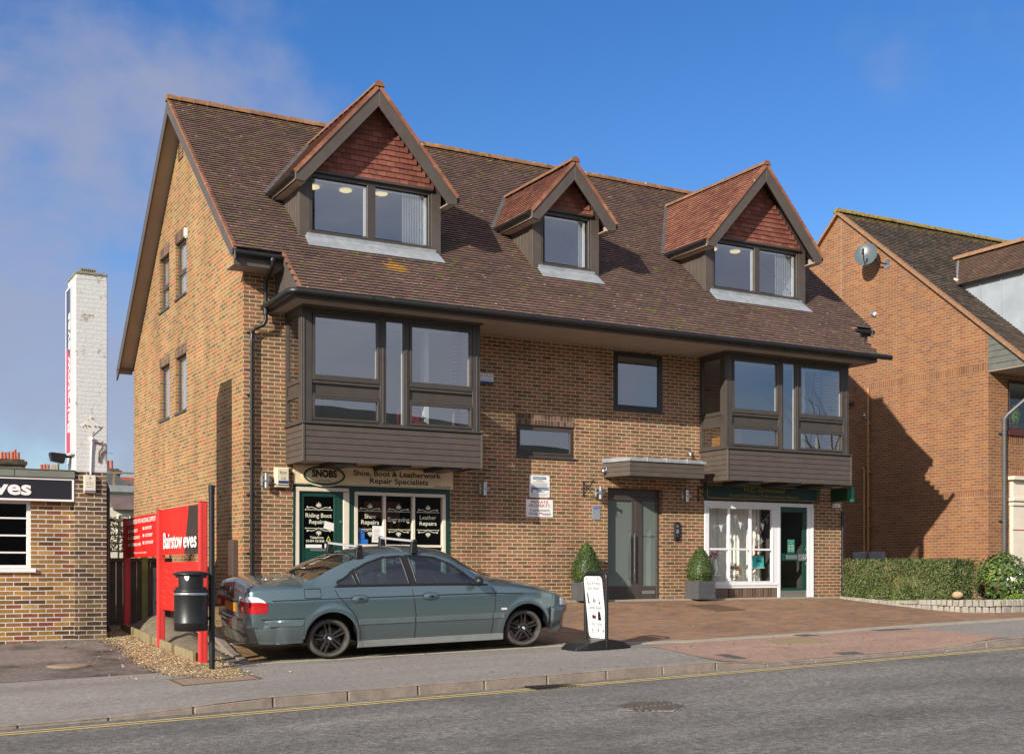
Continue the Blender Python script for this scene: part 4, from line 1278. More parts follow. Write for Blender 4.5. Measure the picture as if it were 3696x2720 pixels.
# --- entrance
F = FRONT
mb = MB()
mb.fbox(F, 7.986, 9.439, 2.235, 2.41, -.30, -.145)           # dark header over the doors
mb.fbox(F, 7.99, 9.435, 2.16, 2.235, -.22, -.13)
mb.fbox(F, 7.99, 8.02, 0, 2.16, -.22, -.13); mb.fbox(F, 9.36, 9.435, 0, 2.16, -.22, -.13)
mb.fbox(F, 8.02, 8.78, 0, .29, -.20, -.14); mb.fbox(F, 8.70, 8.78, .29, 2.16, -.20, -.14)
mb.fbox(F, 8.79, 9.36, 0, .29, -.20, -.14); mb.fbox(F, 8.79, 8.985, .29, 2.16, -.20, -.14)
door = mb.build('entrance_door', M['frame'], house, bevel=.004)
pane(F, 8.02, 8.70, .29, 2.16, -.17, door, 'glass_film'); pane(F, 8.985, 9.36, .29, 2.16, -.17, door, 'glass_film')
for x in (8.60, 8.74):
    mb = MB(); mb.tube([F.p(x,.40,-.085), F.p(x,1.43,-.085)], .017, 10)
    for z in (.5, 1.33): mb.tube([F.p(x,z,-.085), F.p(x,z,-.14)], .01, 6)
    mb.build('handle', M['chrome'], door)
mb = MB(); mb.fbox(F, 8.99, 9.315, .115, .19, -.142, -.13); mb.build('letter_plate', M['steel'], door, bevel=.003)
mb = MB(); text(mb, '30 HILL AVENUE', F, 9.17, 1.36, .035, -.165, .33); mb.build('door_lettering', M['ink'], door, recalc=False)
room(7.9, 9.6, .24, 3.5, -.02, 2.4, 'interior')
mb = MB()                                                   # canopy
x0, x1 = 7.866, 10.02
for k in range(3):
    a = 2.625+k*.10; b = a+.094
    mb.fbox(F, x0+.20, x1, a, b, .70, .725)
    # splayed left end
    p = [Vector((x0,0,a)), Vector((x0+.2,-.725,a)), Vector((x0+.22,-.70,a)), Vector((x0+.025,0,a))]
    mb.prism(p, (0,0,b-a)); mb.box(x1-.025, x1, -.70, 0, a, b)
mb.prism([(x0+.03,0,2.63),(x0+.21,-.70,2.63),(x1-.03,-.70,2.63),(x1-.03,0,2.63)], (0,0,.29))
can = mb.build('canopy', M['clad'], house, bevel=.002)
mb = MB(); mb.prism([(x0-.03,0,2.93),(x0+.17,-.755,2.93),(x1+.04,-.755,2.93),(x1+.04,0,2.93)], (0,0,.06))
mb.prism([(x0-.03,0,2.99),(x0+.3,-.66,2.99),(x1,-.66,2.99),(x1,0,3.0)], (0,0,.03))
for x in (8.5, 9.0, 9.55): mb.box(x-.012, x+.012, -.762, -.0, 2.928, 3.026)
mb.build('lead_flashing', M['lead'], can, bevel=.006)
# ================================================================ SHOP FRONTS (parts of the building)
F = FRONT
# --- cobbler's shop: dark green surround, cream frames
mb = MB()
mb.fbox(F, .95, .99, 0, 2.25, -.10, .015); mb.fbox(F, 4.12, 4.21, 0, 2.25, -.10, .02)
mb.fbox(F, .99, 4.12, 2.205, 2.25, -.10, .012); mb.fbox(F, 2.065, 2.17, 0, 2.205, -.10, .0)
mb.fbox(F, 2.17, 4.12, 2.15, 2.205, -.10, .0); mb.fbox(F, 2.17, 4.12, 0, .42, -.10, -.01)
shop = mb.build('shop_front', M['green'], house, bevel=.004)
mb = MB()
mb.fbox(F, .995, 1.068, 0, 2.13, -.09, .02); mb.fbox(F, 1.95, 2.06, 0, 2.13, -.09, .02); mb.fbox(F, .995, 2.06, 2.13, 2.20, -.09, .02)
mb.ring(F, 2.175, 4.11, .42, 2.145, .065, -.08, .025)
for x in (2.80, 3.42): mb.fbox(F, x-.028, x+.028, .485, 2.08, -.08, .018)
for a, b in ((2.24,2.772), (2.828,3.392), (3.448,4.045)): mb.fbox(F, a, b, 1.085, 1.135, -.08, .012)
mb.build('window_frame', M['cream'], shop, bevel=.005)
for a, b in ((2.24,2.772), (2.828,3.392), (3.448,4.045)):
    pane(F, a, b, 1.135, 2.08, -.03, shop, 'glass_shop'); pane(F, a, b, .485, 1.085, -.03, shop, 'glass_shop')
mb = MB()
mb.ring(F, 1.07, 1.948, .0, 2.128, .10, -.07, -.02); mb.fbox(F, 1.17, 1.848, .1, 1.06, -.07, -.03); mb.fbox(F, 1.77, 1.848, 1.06, 2.03, -.07, -.02)
mb.fbox(F, 1.25, 1.70, .25, .80, -.03, -.015)
sd = mb.build('shop_door', M['green'], shop, bevel=.005)
pane(F, 1.17, 1.77, 1.06, 2.03, -.045, shop, 'glass_shop')
mb = MB(); mb.disc(F, 1.90, 1.56, -.018, .022, t=.012); mb.fbox(F, 1.30, 1.62, 1.0, 1.04, -.03, -.022); mb.build('lock', M['steel'], shop)
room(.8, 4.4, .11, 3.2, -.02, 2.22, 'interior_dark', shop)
mb = MB()                                                   # shelves of leather goods in the gloom
M['tan'] = mat('tan_leather', (.30,.12,.045), .55, .3, 6)
mb.box(2.95, 3.75, 1.4, 1.8, 1.72, 2.05)
mb.build('wall_poster', M['tan'], shop)
mb = MB()
for z in (.6, 1.0, 1.4): mb.box(2.3, 4.2, 1.6, 1.9, z, z+.03)
for i in range(26):
    x = random.uniform(2.3, 4.1); z = random.choice((.63, 1.03, 1.43)); mb.hexa([(x,1.55,z),(x+.1,1.55,z),(x+.1,1.8,z),(x,1.8,z),(x+.02,1.6,z+.2),(x+.07,1.6,z+.2),(x+.07,1.7,z+.22),(x+.02,1.7,z+.22)])
mb.build('shelf', M['tan'], shop)

def flourish(mb, F, u, v, w, s, width):
    """palmette over a scrolled bar; s = +1 upright, -1 mirrored below"""
    def leafp(a, L, t):
        c, d = math.cos(a), math.sin(a)
        pts = []
        for k in range(9):
            q = k/8; pts.append((L*q, t*math.sin(math.pi*q)**.8))
        for k in range(8, -1, -1):
            q = k/8; pts.append((L*q, -t*math.sin(math.pi*q)**.8))
        mb.add([F.p(u + x*c - y*d, v + s*(.045 + x*d + y*c), w) for x, y in pts], [list(range(len(pts)))])
    for a, L, t in ((90,.125,.017), (62,.105,.013), (118,.105,.013), (36,.09,.011), (144,.09,.011)): leafp(R(a), L*.85, t*.8)
    for sgn in (-1, 1):
        path = []
        for k in range(22):
            q = k/21; ang = q*5.2
            path.append((sgn*(.03+width*.40*q), .030-.012*math.cos(q*6)+.012*q))
        for (a, b), (c_, d_) in zip(path, path[1:]):
            mb.add([F.p(u+a, v+s*(b-.006), w), F.p(u+c_, v+s*(d_-.006), w), F.p(u+c_, v+s*(d_+.006), w), F.p(u+a, v+s*(b+.006), w)], [(0,1,2,3)])
        mb.disc(F, u+sgn*width*.43, v+s*.048, w, .018, n=12)
        mb.disc(F, u+sgn*width*.5, v, w, .014, n=8)
    mb.add([F.p(u-width*.5, v-.005, w), F.p(u+width*.5, v-.005, w), F.p(u+width*.5, v+.005, w), F.p(u-width*.5, v+.005, w)], [(0,1,2,3)])
    mb.disc(F, u, v, w, .017, n=10)
mb = MB()
for u, v1, v2, wd in ((1.47,1.80,1.47,.52), (2.51,1.80,1.47,.44), (3.11,1.80,1.47,.46), (3.745,1.80,1.47,.46)):
    wq = -.038 if u < 2 else -.024
    flourish(mb, F, u, v1-.02, wq, 1, wd); flourish(mb, F, u, v2-.04, wq, -1, wd)
text(mb, 'Riding Boot', F, 1.47, 1.635, .078, -.038, .52, bold=.012); text(mb, 'Repairs', F, 1.44, 1.515, .078, -.038, .32, bold=.012)
text(mb, 'Telephone', F, 1.43, 1.235, .045, -.038, .27, bold=.015); text(mb, '01494 431848', F, 1.40, 1.165, .048, -.038, .36, bold=.015)
text(mb, 'Shoe', F, 2.51, 1.64, .082, -.024, .23, bold=.012); text(mb, 'Repairs', F, 2.51, 1.525, .082, -.024, .37, bold=.012)
text(mb, 'Engraving', F, 3.11, 1.585, .085, -.024, .46, bold=.01)
text(mb, 'Leather', F, 3.745, 1.64, .08, -.024, .36, bold=.01); text(mb, 'Repairs', F, 3.745, 1.525, .08, -.024, .37, bold=.01)
text(mb, 'Key Cutting', F, 3.11, .78, .09, -.024, .52, bold=.01)
mb.build('window_lettering', M['ivory'], shop, recalc=False)
mb = MB()
P = lambda u, v, a, b, r, w: mb.add([F.p(u+.5*a*math.cos(r)*i-.5*b*math.sin(r)*j, v+.5*a*math.sin(r)*i+.5*b*math.cos(r)*j, w) for i, j in ((-1,-1),(1,-1),(1,1),(-1,1))], [(0,1,2,3)])
P(1.685, 1.475, .22, .145, R(-14), -.034); P(2.66, 1.335, .22, .32, R(-2), -.02); P(1.37, 1.09, .32, .065, 0, -.034); P(1.66, 1.10, .15, .085, 0, -.036); P(3.53, 1.02, .22, .15, R(-4), -.02)
mb.build('notice', M['paper'], shop, recalc=False)
M['blue'] = mat('blue_sticker', (.02,.14,.48), .5, .05)
mb = MB(); P(2.33, 1.40, .16, .045, 0, -.022); P(2.34, 1.30, .11, .12, 0, -.022); P(2.355, 1.19, .22, .09, 0, -.022); P(1.66, 1.145, .15, .02, 0, -.033)
mb.build('sticker', M['blue'], shop, recalc=False)
M['warn'] = mat('yellow_triangle', (.65,.60,.08), .5, .05)
mb = MB()
for a, b, c in (((1.66,1.29),(1.61,1.185),(1.71,1.185)),):
    mb.add([F.p(*a,-.032),F.p(*b,-.032),F.p(*c,-.032),F.p(a[0],a[1]-.03,-.0315),F.p(b[0]+.022,b[1]+.013,-.0315),F.p(c[0]-.022,c[1]+.013,-.0315)], [(0,1,4,3),(1,2,5,4),(2,0,3,5)])
mb.build('warning_sticker', M['warn'], shop, recalc=False)
mb = MB(); text(mb, 'PET', F, 3.53, .985, .055, -.018, .12)
for k in range(9): mb.fbox(F, 2.585, 2.585+random.uniform(.09,.15), 1.42-k*.026, 1.424-k*.026, -.0195, -.0192)
mb.build('print', M['ink'], shop, recalc=False)

# --- funeral director's shop: white frames
mb = MB()
mb.fbox(F, 10.575, 12.72, .285, .345, -.06, .03); mb.fbox(F, 10.60, 12.70, .225, .285, -.06, .012)
mb.fbox(F, 10.575, 12.715, 2.08, 2.205, -.06, .015); mb.fbox(F, 10.575, 10.66, .345, 2.08, -.06, .02); mb.fbox(F, 12.575, 12.715, .345, 2.08, -.06, .02)
mb.ring(F, 10.66, 12.575, .345, 2.08, .04, -.055, .028)
for x in (11.28, 11.91): mb.fbox(F, x-.028, x+.028, .385, 2.04, -.055, .02)
for a, b in ((10.70,11.252), (11.308,11.882), (11.938,12.535)): mb.fbox(F, a, b, 1.09, 1.135, -.055, .014)
mb.fbox(F, 12.717, 12.79, 0, 2.12, -.06, .025); mb.fbox(F, 13.63, 13.735, 0, 2.12, -.06, .02); mb.fbox(F, 13.74, 13.81, 0, 2.12, -.06, .035); mb.fbox(F, 12.717, 13.81, 2.12, 2.205, -.06, .022)
fun = mb.build('shop_front', M['whiteframe'], house, bevel=.006)
for a, b in ((10.70,11.252), (11.308,11.882), (11.938,12.535)):
    pane(F, a, b, 1.135, 2.04, -.02, fun, 'glass_shop'); pane(F, a, b, .385, 1.09, -.02, fun, 'glass_shop')
mb = MB()
mb.fbox(F, 12.79, 12.85, .01, 2.118, -.05, -.012); mb.fbox(F, 13.50, 13.628, .01, 2.118, -.05, -.012); mb.fbox(F, 12.85, 13.50, 2.0, 2.118, -.05, -.012)
mb.fbox(F, 12.85, 13.50, .86, 1.03, -.05, -.014); mb.fbox(F, 12.85, 13.50, .16, .22, -.05, -.012)
mb.build('shop_door', M['green'], fun, bevel=.004)
pane(F, 12.85, 13.50, .22, .86, -.03, fun, 'glass_shop'); pane(F, 12.85, 13.50, 1.03, 2.0, -.03, fun, 'glass_shop')
mb = MB(); mb.fbox(F, 12.79, 13.628, .01, .16, -.03, -.006); mb.fbox(F, 12.99, 13.33, .895, .995, -.014, -.004); mb.fbox(F, 13.37, 13.60, .86, 1.02, -.012, .0)
mb.disc(F, 13.60, 1.13, -.012, .024, t=.012); mb.disc(F, 13.60, .79, -.012, .024, t=.012)
mb.tube([F.p(13.50,.98,.02), F.p(13.545,.98,.035), F.p(13.56,.94,.04), F.p(13.545,.90,.035), F.p(13.50,.90,.02)], .01, 6)
mb.build('door_furniture', M['steel'], fun, bevel=.002)
mb = MB(); mb.fbox(F, 13.04, 13.26, 1.04, 1.36, -.026, -.022); mb.build('opening_hours', M['greenlit'], fun)
mb = MB()
text(mb, 'H.C. Grimstead', F, 13.15, 1.315, .022, -.0215, .16); text(mb, 'Opening Hours', F, 13.15, 1.265, .02, -.0215, .13)
for k in range(5):
    mb.fbox(F, 13.06, 13.13, 1.22-k*.033, 1.228-k*.033, -.0219, -.0215); mb.fbox(F, 13.15, 13.24, 1.22-k*.033, 1.228-k*.033, -.0219, -.0215)
mb.build('lettering', M['white'], fun, recalc=False)
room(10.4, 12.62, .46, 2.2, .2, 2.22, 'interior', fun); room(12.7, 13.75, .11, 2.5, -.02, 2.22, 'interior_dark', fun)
mb = MB(); mb.box(10.5, 12.6, .08, .46, .30, .372); mb.build('display_shelf', M['white'], fun)
mb = MB()                                                   # pleated net curtain
def curt(a, b):
    x = lerp(10.5, 12.6, a); return Vector((x, .44 + .022*math.sin(x*52) + .012*math.sin(x*23+1), lerp(.372, 2.2, b)))
mb.grid(260, 2, curt); mb.build('net_curtain', M['curtain'], fun, recalc=False)

# --- things standing in the funeral director's window
def ellipsoid(mb, c, rx, ry, rz, n=12):
    c = Vector(c)
    mb.grid(n, n//2+2, lambda a, b: c+Vector((rx*math.cos(a*6.2832)*math.sin(b*math.pi), ry*math.sin(a*6.2832)*math.sin(b*math.pi), -rz*math.cos(b*math.pi))))
M['turq'] = mat('turquoise_card', (.04,.46,.46), .5, .12, 12); M['pinkf'] = mat('pink_petals', (.62,.06,.16), .7, .3, 30)
M['stemgreen'] = mat('flower_stem', (.12,.16,.05), .7, .2); M['orange'] = mat('orange_glaze', (.42,.11,.02), .4, .2, 9)
M['wreathm'] = leaf_mat('dried_leaves', [(0,(.16,.05,.025)), (.4,(.30,.14,.06)), (.8,(.38,.24,.14)), (1,(.30,.06,.05))], .8)
mb = MB(); mb.lathe((11.07,.25,.53), [(.035,0),(.06,.05),(.075,.15),(.055,.28),(.04,.36),(.045,.37)], 16)
v = mb.build('vase', M['paper']); tag(v, 'tall white vase of pink flowers in the left panes of the white shop window', 'vase')
mb = MB(); mf = MB()
for k in range(7):
    a = k*.9; tip = Vector((11.07+.10*math.cos(a)*random.uniform(.4,1), .25+.06*math.sin(a), 1.0+random.uniform(-.06,.08)))
    mb.tube([(11.07,.25,.86), tip], .004, 5); ellipsoid(mf, tip, .03, .03, .018, 8)
mb.build('stems', M['stemgreen'], v); mf.build('flowers', M['pinkf'], v)
mb = MB()
mb.box(10.96, 11.22, .16, .34, .372, .385); 
for x in (10.97, 11.20):
    for y in (.17, .32): mb.box(x, x+.014, y, y+.014, .385, .515)
mb.box(10.95, 11.23, .15, .35, .515, .53)
tag(mb.build('display_stool', M['white']), 'little white stand carrying the white vase in the shop window', 'stand')
mb = MB()
for k in range(420):
    a = random.uniform(0, 6.283); rr = random.gauss(.15, .035); b = random.uniform(-.05, .05)
    c = Vector((11.58+rr*math.cos(a), .17+b, .59+rr*math.sin(a))); e1 = Vector((random.uniform(-1,1), random.uniform(-1,1), random.uniform(-1,1))).normalized(); e2 = e1.orthogonal().normalized()
    q = random.uniform(.018, .034); mb.add([c-e1*q, c-e2*q*.5, c+e1*q, c+e2*q*.5], [(0,1,2,3)])
tag(mb.build('wreath', M['wreathm'], recalc=False), 'round wreath of dried brown leaves in the middle of the white shop window', 'wreath')
mb = MB(); mb.prism([(12.07,.20,.70),(12.44,.16,.70),(12.44,.16,.97),(12.07,.20,.97)], (0,.03,0))
tq = tag(mb.build('picture_card', M['turq']), 'turquoise picture card with a tree in the right panes of the white shop window', 'card')
mb = MB(); FF = Frame((12.255,.178,.83), Vector((.994,-.107,0)), (0,0,1), Vector((-.107,-.994,0)))
M['turq2'] = mat('dark_turquoise_print', (.015,.22,.24), .6, .1)
for a, b, r in ((.06,.05,.06), (.10,.02,.045), (.02,.02,.045)): mb.disc(FF, a, b, .004, r, n=14)
mb.fbox(FF, .055, .072, -.10, .02, .003, .004)
mb.build('tree_print', M['turq2'], tq)
mb = MB(); mb.box(12.10, 12.42, .10, .34, .372, .384); mb.box(12.10, 12.42, .10, .34, .685, .698)
for x in (12.11, 12.40): mb.box(x, x+.012, .30, .33, .384, .685)
tag(mb.build('display_shelf_unit', M['white']), 'small white open shelf under the turquoise card', 'shelf')
mb = MB(); mb.lathe((12.27,.22,.385), [(.035,0),(.045,.06),(.05,.13)], 14)
tag(mb.build('candle', M['paper']), 'short cream candle on the small white open shelf', 'candle')
mb = MB(); mb.lathe((12.30,.26,.97), [(.07,0),(.07,.02),(.03,.05),(.045,.16),(.04,.22)], 14)
pv = tag(mb.build('vase', M['orange']), 'brown footed vase of dried stems above the turquoise card', 'vase')
mb = MB()
for k in range(9):
    a = -1.1+k*.27; mb.tube([(12.30,.26,1.15), (12.30+.22*math.sin(a), .24, 1.15+.34*math.cos(a)+random.uniform(-.05,.05))], .005, 5)
mb.build('stems', M['curtain'], pv)
mb = MB(); ellipsoid(mb, (12.40,.24,1.52), .03,.03,.025, 8); ellipsoid(mb, (12.13,.24,1.30), .03,.03,.025, 8); mb.build('flowers', M['pinkf'], pv)
mb = MB(); ellipsoid(mb, (10.84,.2,.90), .09,.05,.05); ellipsoid(mb, (10.92,.2,.96), .035,.03,.035); mb.hexa([(10.68,.19,.91),(10.78,.19,.89),(10.78,.21,.89),(10.68,.21,.91),(10.68,.19,.93),(10.78,.19,.93),(10.78,.21,.93),(10.68,.21,.93)]); mb.tube([(10.84,.2,.85),(10.84,.2,.76)], .012, 6)
tag(mb.build('bird_ornament', M['orange']), 'orange pottery bird in the lower left pane of the white shop window', 'ornament')
mb = MB(); mb.box(10.72, 10.93, .14, .28, .372, .76); mb.box(10.70, 10.95, .12, .30, .76, .775)
tag(mb.build('plinth', M['lead_dark'], bevel=.005), 'grey plinth under the orange bird beside the planter', 'plinth')
mb = MB()                                                   # bunting
cord = [(10.68,1.86),(10.95,1.64),(11.25,1.68),(11.52,1.90),(11.72,1.72),(12.0,1.62),(12.3,1.68),(12.55,1.93)]
mb.tube([(a,.12,b) for a, b in cord], .004, 5)
bt = tag(mb.build('bunting', M['white']), 'string of grey and white pennants across the white shop window', 'bunting')
M['slate_cloth'] = mat('grey_blue_cloth', (.13,.15,.19), .9, .1)
fl = {'white_pennant': MB(), 'grey_pennant': MB()}
for i, (a, b) in enumerate(((10.76,1.79),(10.92,1.66),(11.14,1.66),(11.36,1.78),(11.54,1.90),(11.70,1.74),(11.88,1.67),(12.15,1.64),(12.36,1.72),(12.50,1.84))):
    m_ = MB(); m_.prism([(a-.055,.115,b+.01),(a+.055,.115,b-.005),(a+.012,.115,b-.17)], (0,.003,0)); m_.build('pennant', M['white'] if i % 3 else M['slate_cloth'], bt)

# ================================================================ SIGNS AND FITTINGS ON THE WALL
# cobbler's fascia
mb = MB(); mb.fbox(F, .955, 4.275, 2.252, 2.613, .0, .035)
sg = tag(mb.build('shop_sign', M['creamsign'], bevel=.005), 'cream cobbler fascia sign with oval green emblem under the left bay', 'shop sign')
mb = MB(); mb.disc(F, 1.55, 2.425, .035, .445, .21, 40, .022); ov = mb.build('oval_panel', M['creamsign'], sg, recalc=True)
mb = MB()
def oval_ring(mb, u, v, w, a, b, t, n=44):
    for k in range(n):
        p, q = 2*math.pi*k/n, 2*math.pi*(k+1)/n
        mb.add([F.p(u+a*math.cos(p),v+b*math.sin(p),w),F.p(u+a*math.cos(q),v+b*math.sin(q),w),F.p(u+(a-t)*math.cos(q),v+(b-t)*math.sin(q),w),F.p(u+(a-t)*math.cos(p),v+(b-t)*math.sin(p),w)], [(0,1,2,3)])
oval_ring(mb, 1.55, 2.425, .059, .418, .188, .040); mb.build('oval_border', M['green'], sg, recalc=False)
mb = MB(); oval_ring(mb, 1.55, 2.425, .0592, .368, .14, .005)
text(mb, 'SNOBS', F, 1.55, 2.40, .125, .060, .50, bold=.05); text(mb, 'of Amersham', F, 1.56, 2.315, .036, .060, .27, shear=.25)
text(mb, 'Shoe, Boot & Leatherwork', F, 3.07, 2.455, .098, .038, 1.86, bold=.02); text(mb, 'Repair Specialists', F, 3.10, 2.315, .098, .038, 1.24, bold=.02)
text(mb, '01494 431848', F, 4.03, 2.275, .034, .038, .36)
mb.ring(F, .975, 4.255, 2.267, 2.598, .004, .0352, .0362)
mb.build('lettering', M['ink'], sg, recalc=False)
# funeral director's fascia
mb = MB(); mb.fbox(F, 10.56, 13.985, 2.245, 2.585, .0, .035)
sg = tag(mb.build('shop_sign', M['greensign'], bevel=.005), 'dark green funeral director fascia sign with gold border under the right bay', 'shop sign')
mb = MB(); mb.ring(F, 10.64, 13.94, 2.265, 2.565, .012, .0352, .037); mb.build('border', M['goldborder'], sg)
mb = MB(); text(mb, 'H.C. Grimstead', F, 12.30, 2.435, .095, .037, 1.20, bold=.006); text(mb, 'Funeral Directors & Monumental Masons', F, 12.30, 2.315, .062, .037, 2.05, bold=.006)
mb.build('lettering', M['gold'], sg, recalc=False)
mb = MB(); mb.box(14.36, 14.44, -.62, -.03, 2.245, 2.60); mb.box(14.385, 14.415, -.03, 0, 2.38, 2.46)
pj = tag(mb.build('projecting_sign', M['greensign'], bevel=.004), 'green projecting sign with gold edge at the right corner of the building', 'projecting sign')
mb = MB(); mb.box(14.357, 14.443, -.70, -.622, 2.245, 2.60); mb.build('edge_panel', M['greenlit'], pj)
mb = MB()
for q in ((-.60,2.255,-.05,2.27), (-.60,2.575,-.05,2.59), (-.60,2.27,-.585,2.575)): mb.box(14.354, 14.36, q[0], q[2], q[1], q[3])
mb.build('border', M['goldborder'], pj)
mb = MB(); mb.box(14.42, 14.56, -.10, 0, 2.13, 2.23); mb.box(14.45, 14.53, -.17, -.10, 2.14, 2.21)
tag(mb.build('security_light', M['white'], bevel=.006), 'small white sensor light under the green projecting sign', 'light')

# alarm boxes
M['cream_box'] = mat('cream_plastic', (.66,.60,.45), .4, .05, 4)
mb = MB(); mb.hexa([F.p(.57,2.17,.09),F.p(.85,2.17,.09),F.p(.85,2.165,0),F.p(.57,2.165,0),F.p(.57,2.54,.09),F.p(.85,2.54,.09),F.p(.85,2.54,0),F.p(.57,2.54,0)])
mb.fbox(F, .60, .835, 2.215, 2.53, .09, .115)
ab = tag(mb.build('alarm_box', M['cream_box'], bevel=.012), 'cream alarm bell box left of the cobbler fascia', 'alarm box')
M['navy'] = mat('navy_plastic', (.02,.035,.16), .4)
mb = MB(); mb.fbox(F, .63, .82, 2.245, 2.295, .115, .119); mb.build('strobe', M['navy'], ab)
mb = MB(); text(mb, 'Beta', F, .725, 2.43, .045, .1165, .13); text(mb, 'SECURITY', F, .725, 2.40, .015, .1165, .12); text(mb, '01296', F, .725, 2.345, .02, .1165, .09); text(mb, '397888', F, .725, 2.312, .02, .1165, .10)
mb.build('lettering', M['ink'], ab, recalc=False)
mb = MB(); mb.fbox(F, 4.72, 5.17, 4.46, 4.62, 0, .07)
ab = tag(mb.build('alarm_box', M['white'], bevel=.008), 'white alarm box half hidden behind the right side of the left bay', 'alarm box')
mb = MB(); mb.fbox(F, 4.725, 5.165, 4.41, 4.459, 0, .068); mb.build('strobe', M['navy'], ab)
mb = MB(); text(mb, 'MATRIX', F, 5.15, 4.545, .05, .0715, .36, align='R'); text(mb, 'FIRE & SECURITY', F, 5.14, 4.518, .014, .0715, .26, align='R'); text(mb, '01296 614440', F, 5.13, 4.478, .026, .0715, .28, align='R')
mb.build('lettering', M['navy'], ab, recalc=False)

# up-and-down wall lamps
def wall_lamp(x, label):
    t = thing('wall_lamp', (x, 0, 2.28), label, 'wall lamp', 'steel up and down lamps on the front wall')
    mb = MB(); mb.fbox(F, x-.075, x-.035, 2.19, 2.38, 0, .03); mb.build('back_plate', M['steel'], t, bevel=.003)
    mb = MB(); mb.fbox(F, x-.045, x+.0, 2.265, 2.30, .02, .06); mb.tube([F.p(x+.005,2.15,.10), F.p(x+.005,2.27,.10)], .045, 16); mb.tube([F.p(x+.005,2.295,.10), F.p(x+.005,2.42,.10)], .045, 16)
    mb.fbox(F, x-.05, x+.085, 2.272, 2.293, .04, .155)
    mb.build('lamp_body', M['steel'], t)
wall_lamp(.40, 'steel wall lamp between the downpipe and the cream alarm box')
wall_lamp(4.95, 'steel wall lamp right of the cobbler shop window')
wall_lamp(7.73, 'steel wall lamp just left of the entrance canopy')
wall_lamp(10.02, 'steel wall lamp between the entrance and the green shop sign')

# parking notices
def screws(mb, u0, u1, v0, v1, w):
    for u in (u0+.015, u1-.015):
        for v_ in (v0+.015, v1-.015): mb.disc(F, u, v_, w, .005, n=8)
mb = MB(); mb.fbox(F, 6.046, 6.53, 2.148, 2.606, .0, .012)
s1 = tag(mb.build('parking_notice', M['white'], bevel=.003), 'white parking warning notice with blue panels, upper of the two on the wall', 'notice')
M['teal'] = mat('teal_print', (.01,.10,.20), .5)
mb = MB(); mb.fbox(F, 6.13, 6.44, 2.52, 2.575, .0122, .0128); mb.fbox(F, 6.075, 6.505, 2.30, 2.355, .0122, .0128); mb.fbox(F, 6.07, 6.125, 2.245, 2.295, .0122, .0128); mb.build('blue_panel', M['teal'], s1)
mb = MB(); text(mb, 'FlashPark', F, 6.285, 2.532, .032, .0132, .27, bold=.01); text(mb, 'Parking charge notice £100', F, 6.29, 2.315, .024, .0132, .39); text(mb, 'P', F, 6.0975, 2.253, .034, .0132)
mb.build('white_lettering', M['paper'], s1, recalc=False)
mb = MB(); text(mb, 'WARNING', F, 6.285, 2.485, .022, .0132, .17, bold=.02); text(mb, 'Controlled parking area', F, 6.285, 2.455, .020, .0132, .33)
for k in range(4): mb.fbox(F, 6.10+.008*(k % 2), 6.48-.01*(k % 3), 2.43-k*.022, 2.437-k*.022, .0122, .0128)
for k in range(2): mb.fbox(F, 6.20, 6.42-.03*k, 2.275-k*.018, 2.281-k*.018, .0122, .0128)
for k in range(3): mb.fbox(F, 6.075, 6.50-.04*k, 2.225-k*.022, 2.230-k*.022, .0122, .0128)
screws(mb, 6.046, 6.53, 2.148, 2.606, .0132); mb.build('print', M['ink'], s1, recalc=False)
mb = MB(); mb.fbox(F, 5.962, 6.612, 1.742, 2.107, .0, .012)
s2 = tag(mb.build('property_notice', M['white'], bevel=.003), 'white private property notice in red and black letters, lower of the two', 'notice')
M['redink'] = mat('crimson_lettering', (.36,.012,.035), .5)
mb = MB(); text(mb, 'PRIVATE', F, 6.287, 2.02, .058, .0132, .42, bold=.012); text(mb, 'PROPERTY', F, 6.287, 1.945, .058, .0132, .52, bold=.012); mb.build('red_lettering', M['redink'], s2, recalc=False)
mb = MB(); text(mb, 'Customers', F, 6.287, 1.86, .055, .0132, .48, bold=.01); text(mb, 'Only Please', F, 6.287, 1.785, .055, .0132, .53, bold=.01); screws(mb, 5.962, 6.612, 1.742, 2.107, .0132); mb.build('black_lettering', M['ink'], s2, recalc=False)
M['greyplate'] = mat('grey_plate', (.25,.27,.30), .4, .06)
mb = MB(); mb.fbox(F, 7.583, 7.793, 1.715, 1.995, 0, .012); gp = tag(mb.build('name_plate', M['greyplate'], bevel=.003), 'small grey name plate with blue band left of the entrance', 'plaque')
mb = MB(); mb.fbox(F, 7.595, 7.781, 1.955, 1.983, .0122, .0128); mb.build('band', M['blue'], gp)
mb = MB(); mb.fbox(F, 7.65, 7.72, 1.935, 1.941, .0122, .0128); mb.fbox(F, 7.62, 7.75, 1.905, 1.907, .0122, .0128); mb.build('print', M['ink'], gp)
mb = MB(); mb.fbox(F, 9.725, 9.875, 1.30, 1.70, 0, .05); ic = tag(mb.build('door_intercom', M['black'], bevel=.01), 'black door intercom right of the entrance doors', 'intercom')
mb = MB()
for k in range(3): mb.fbox(F, 9.77, 9.835, 1.63-k*.025, 1.645-k*.025, .05, .053)
mb.fbox(F, 9.765, 9.84, 1.45, 1.54, .05, .052); mb.disc(F, 9.80, 1.40, .05, .012, t=.004); mb.build('buttons', M['steel'], ic)
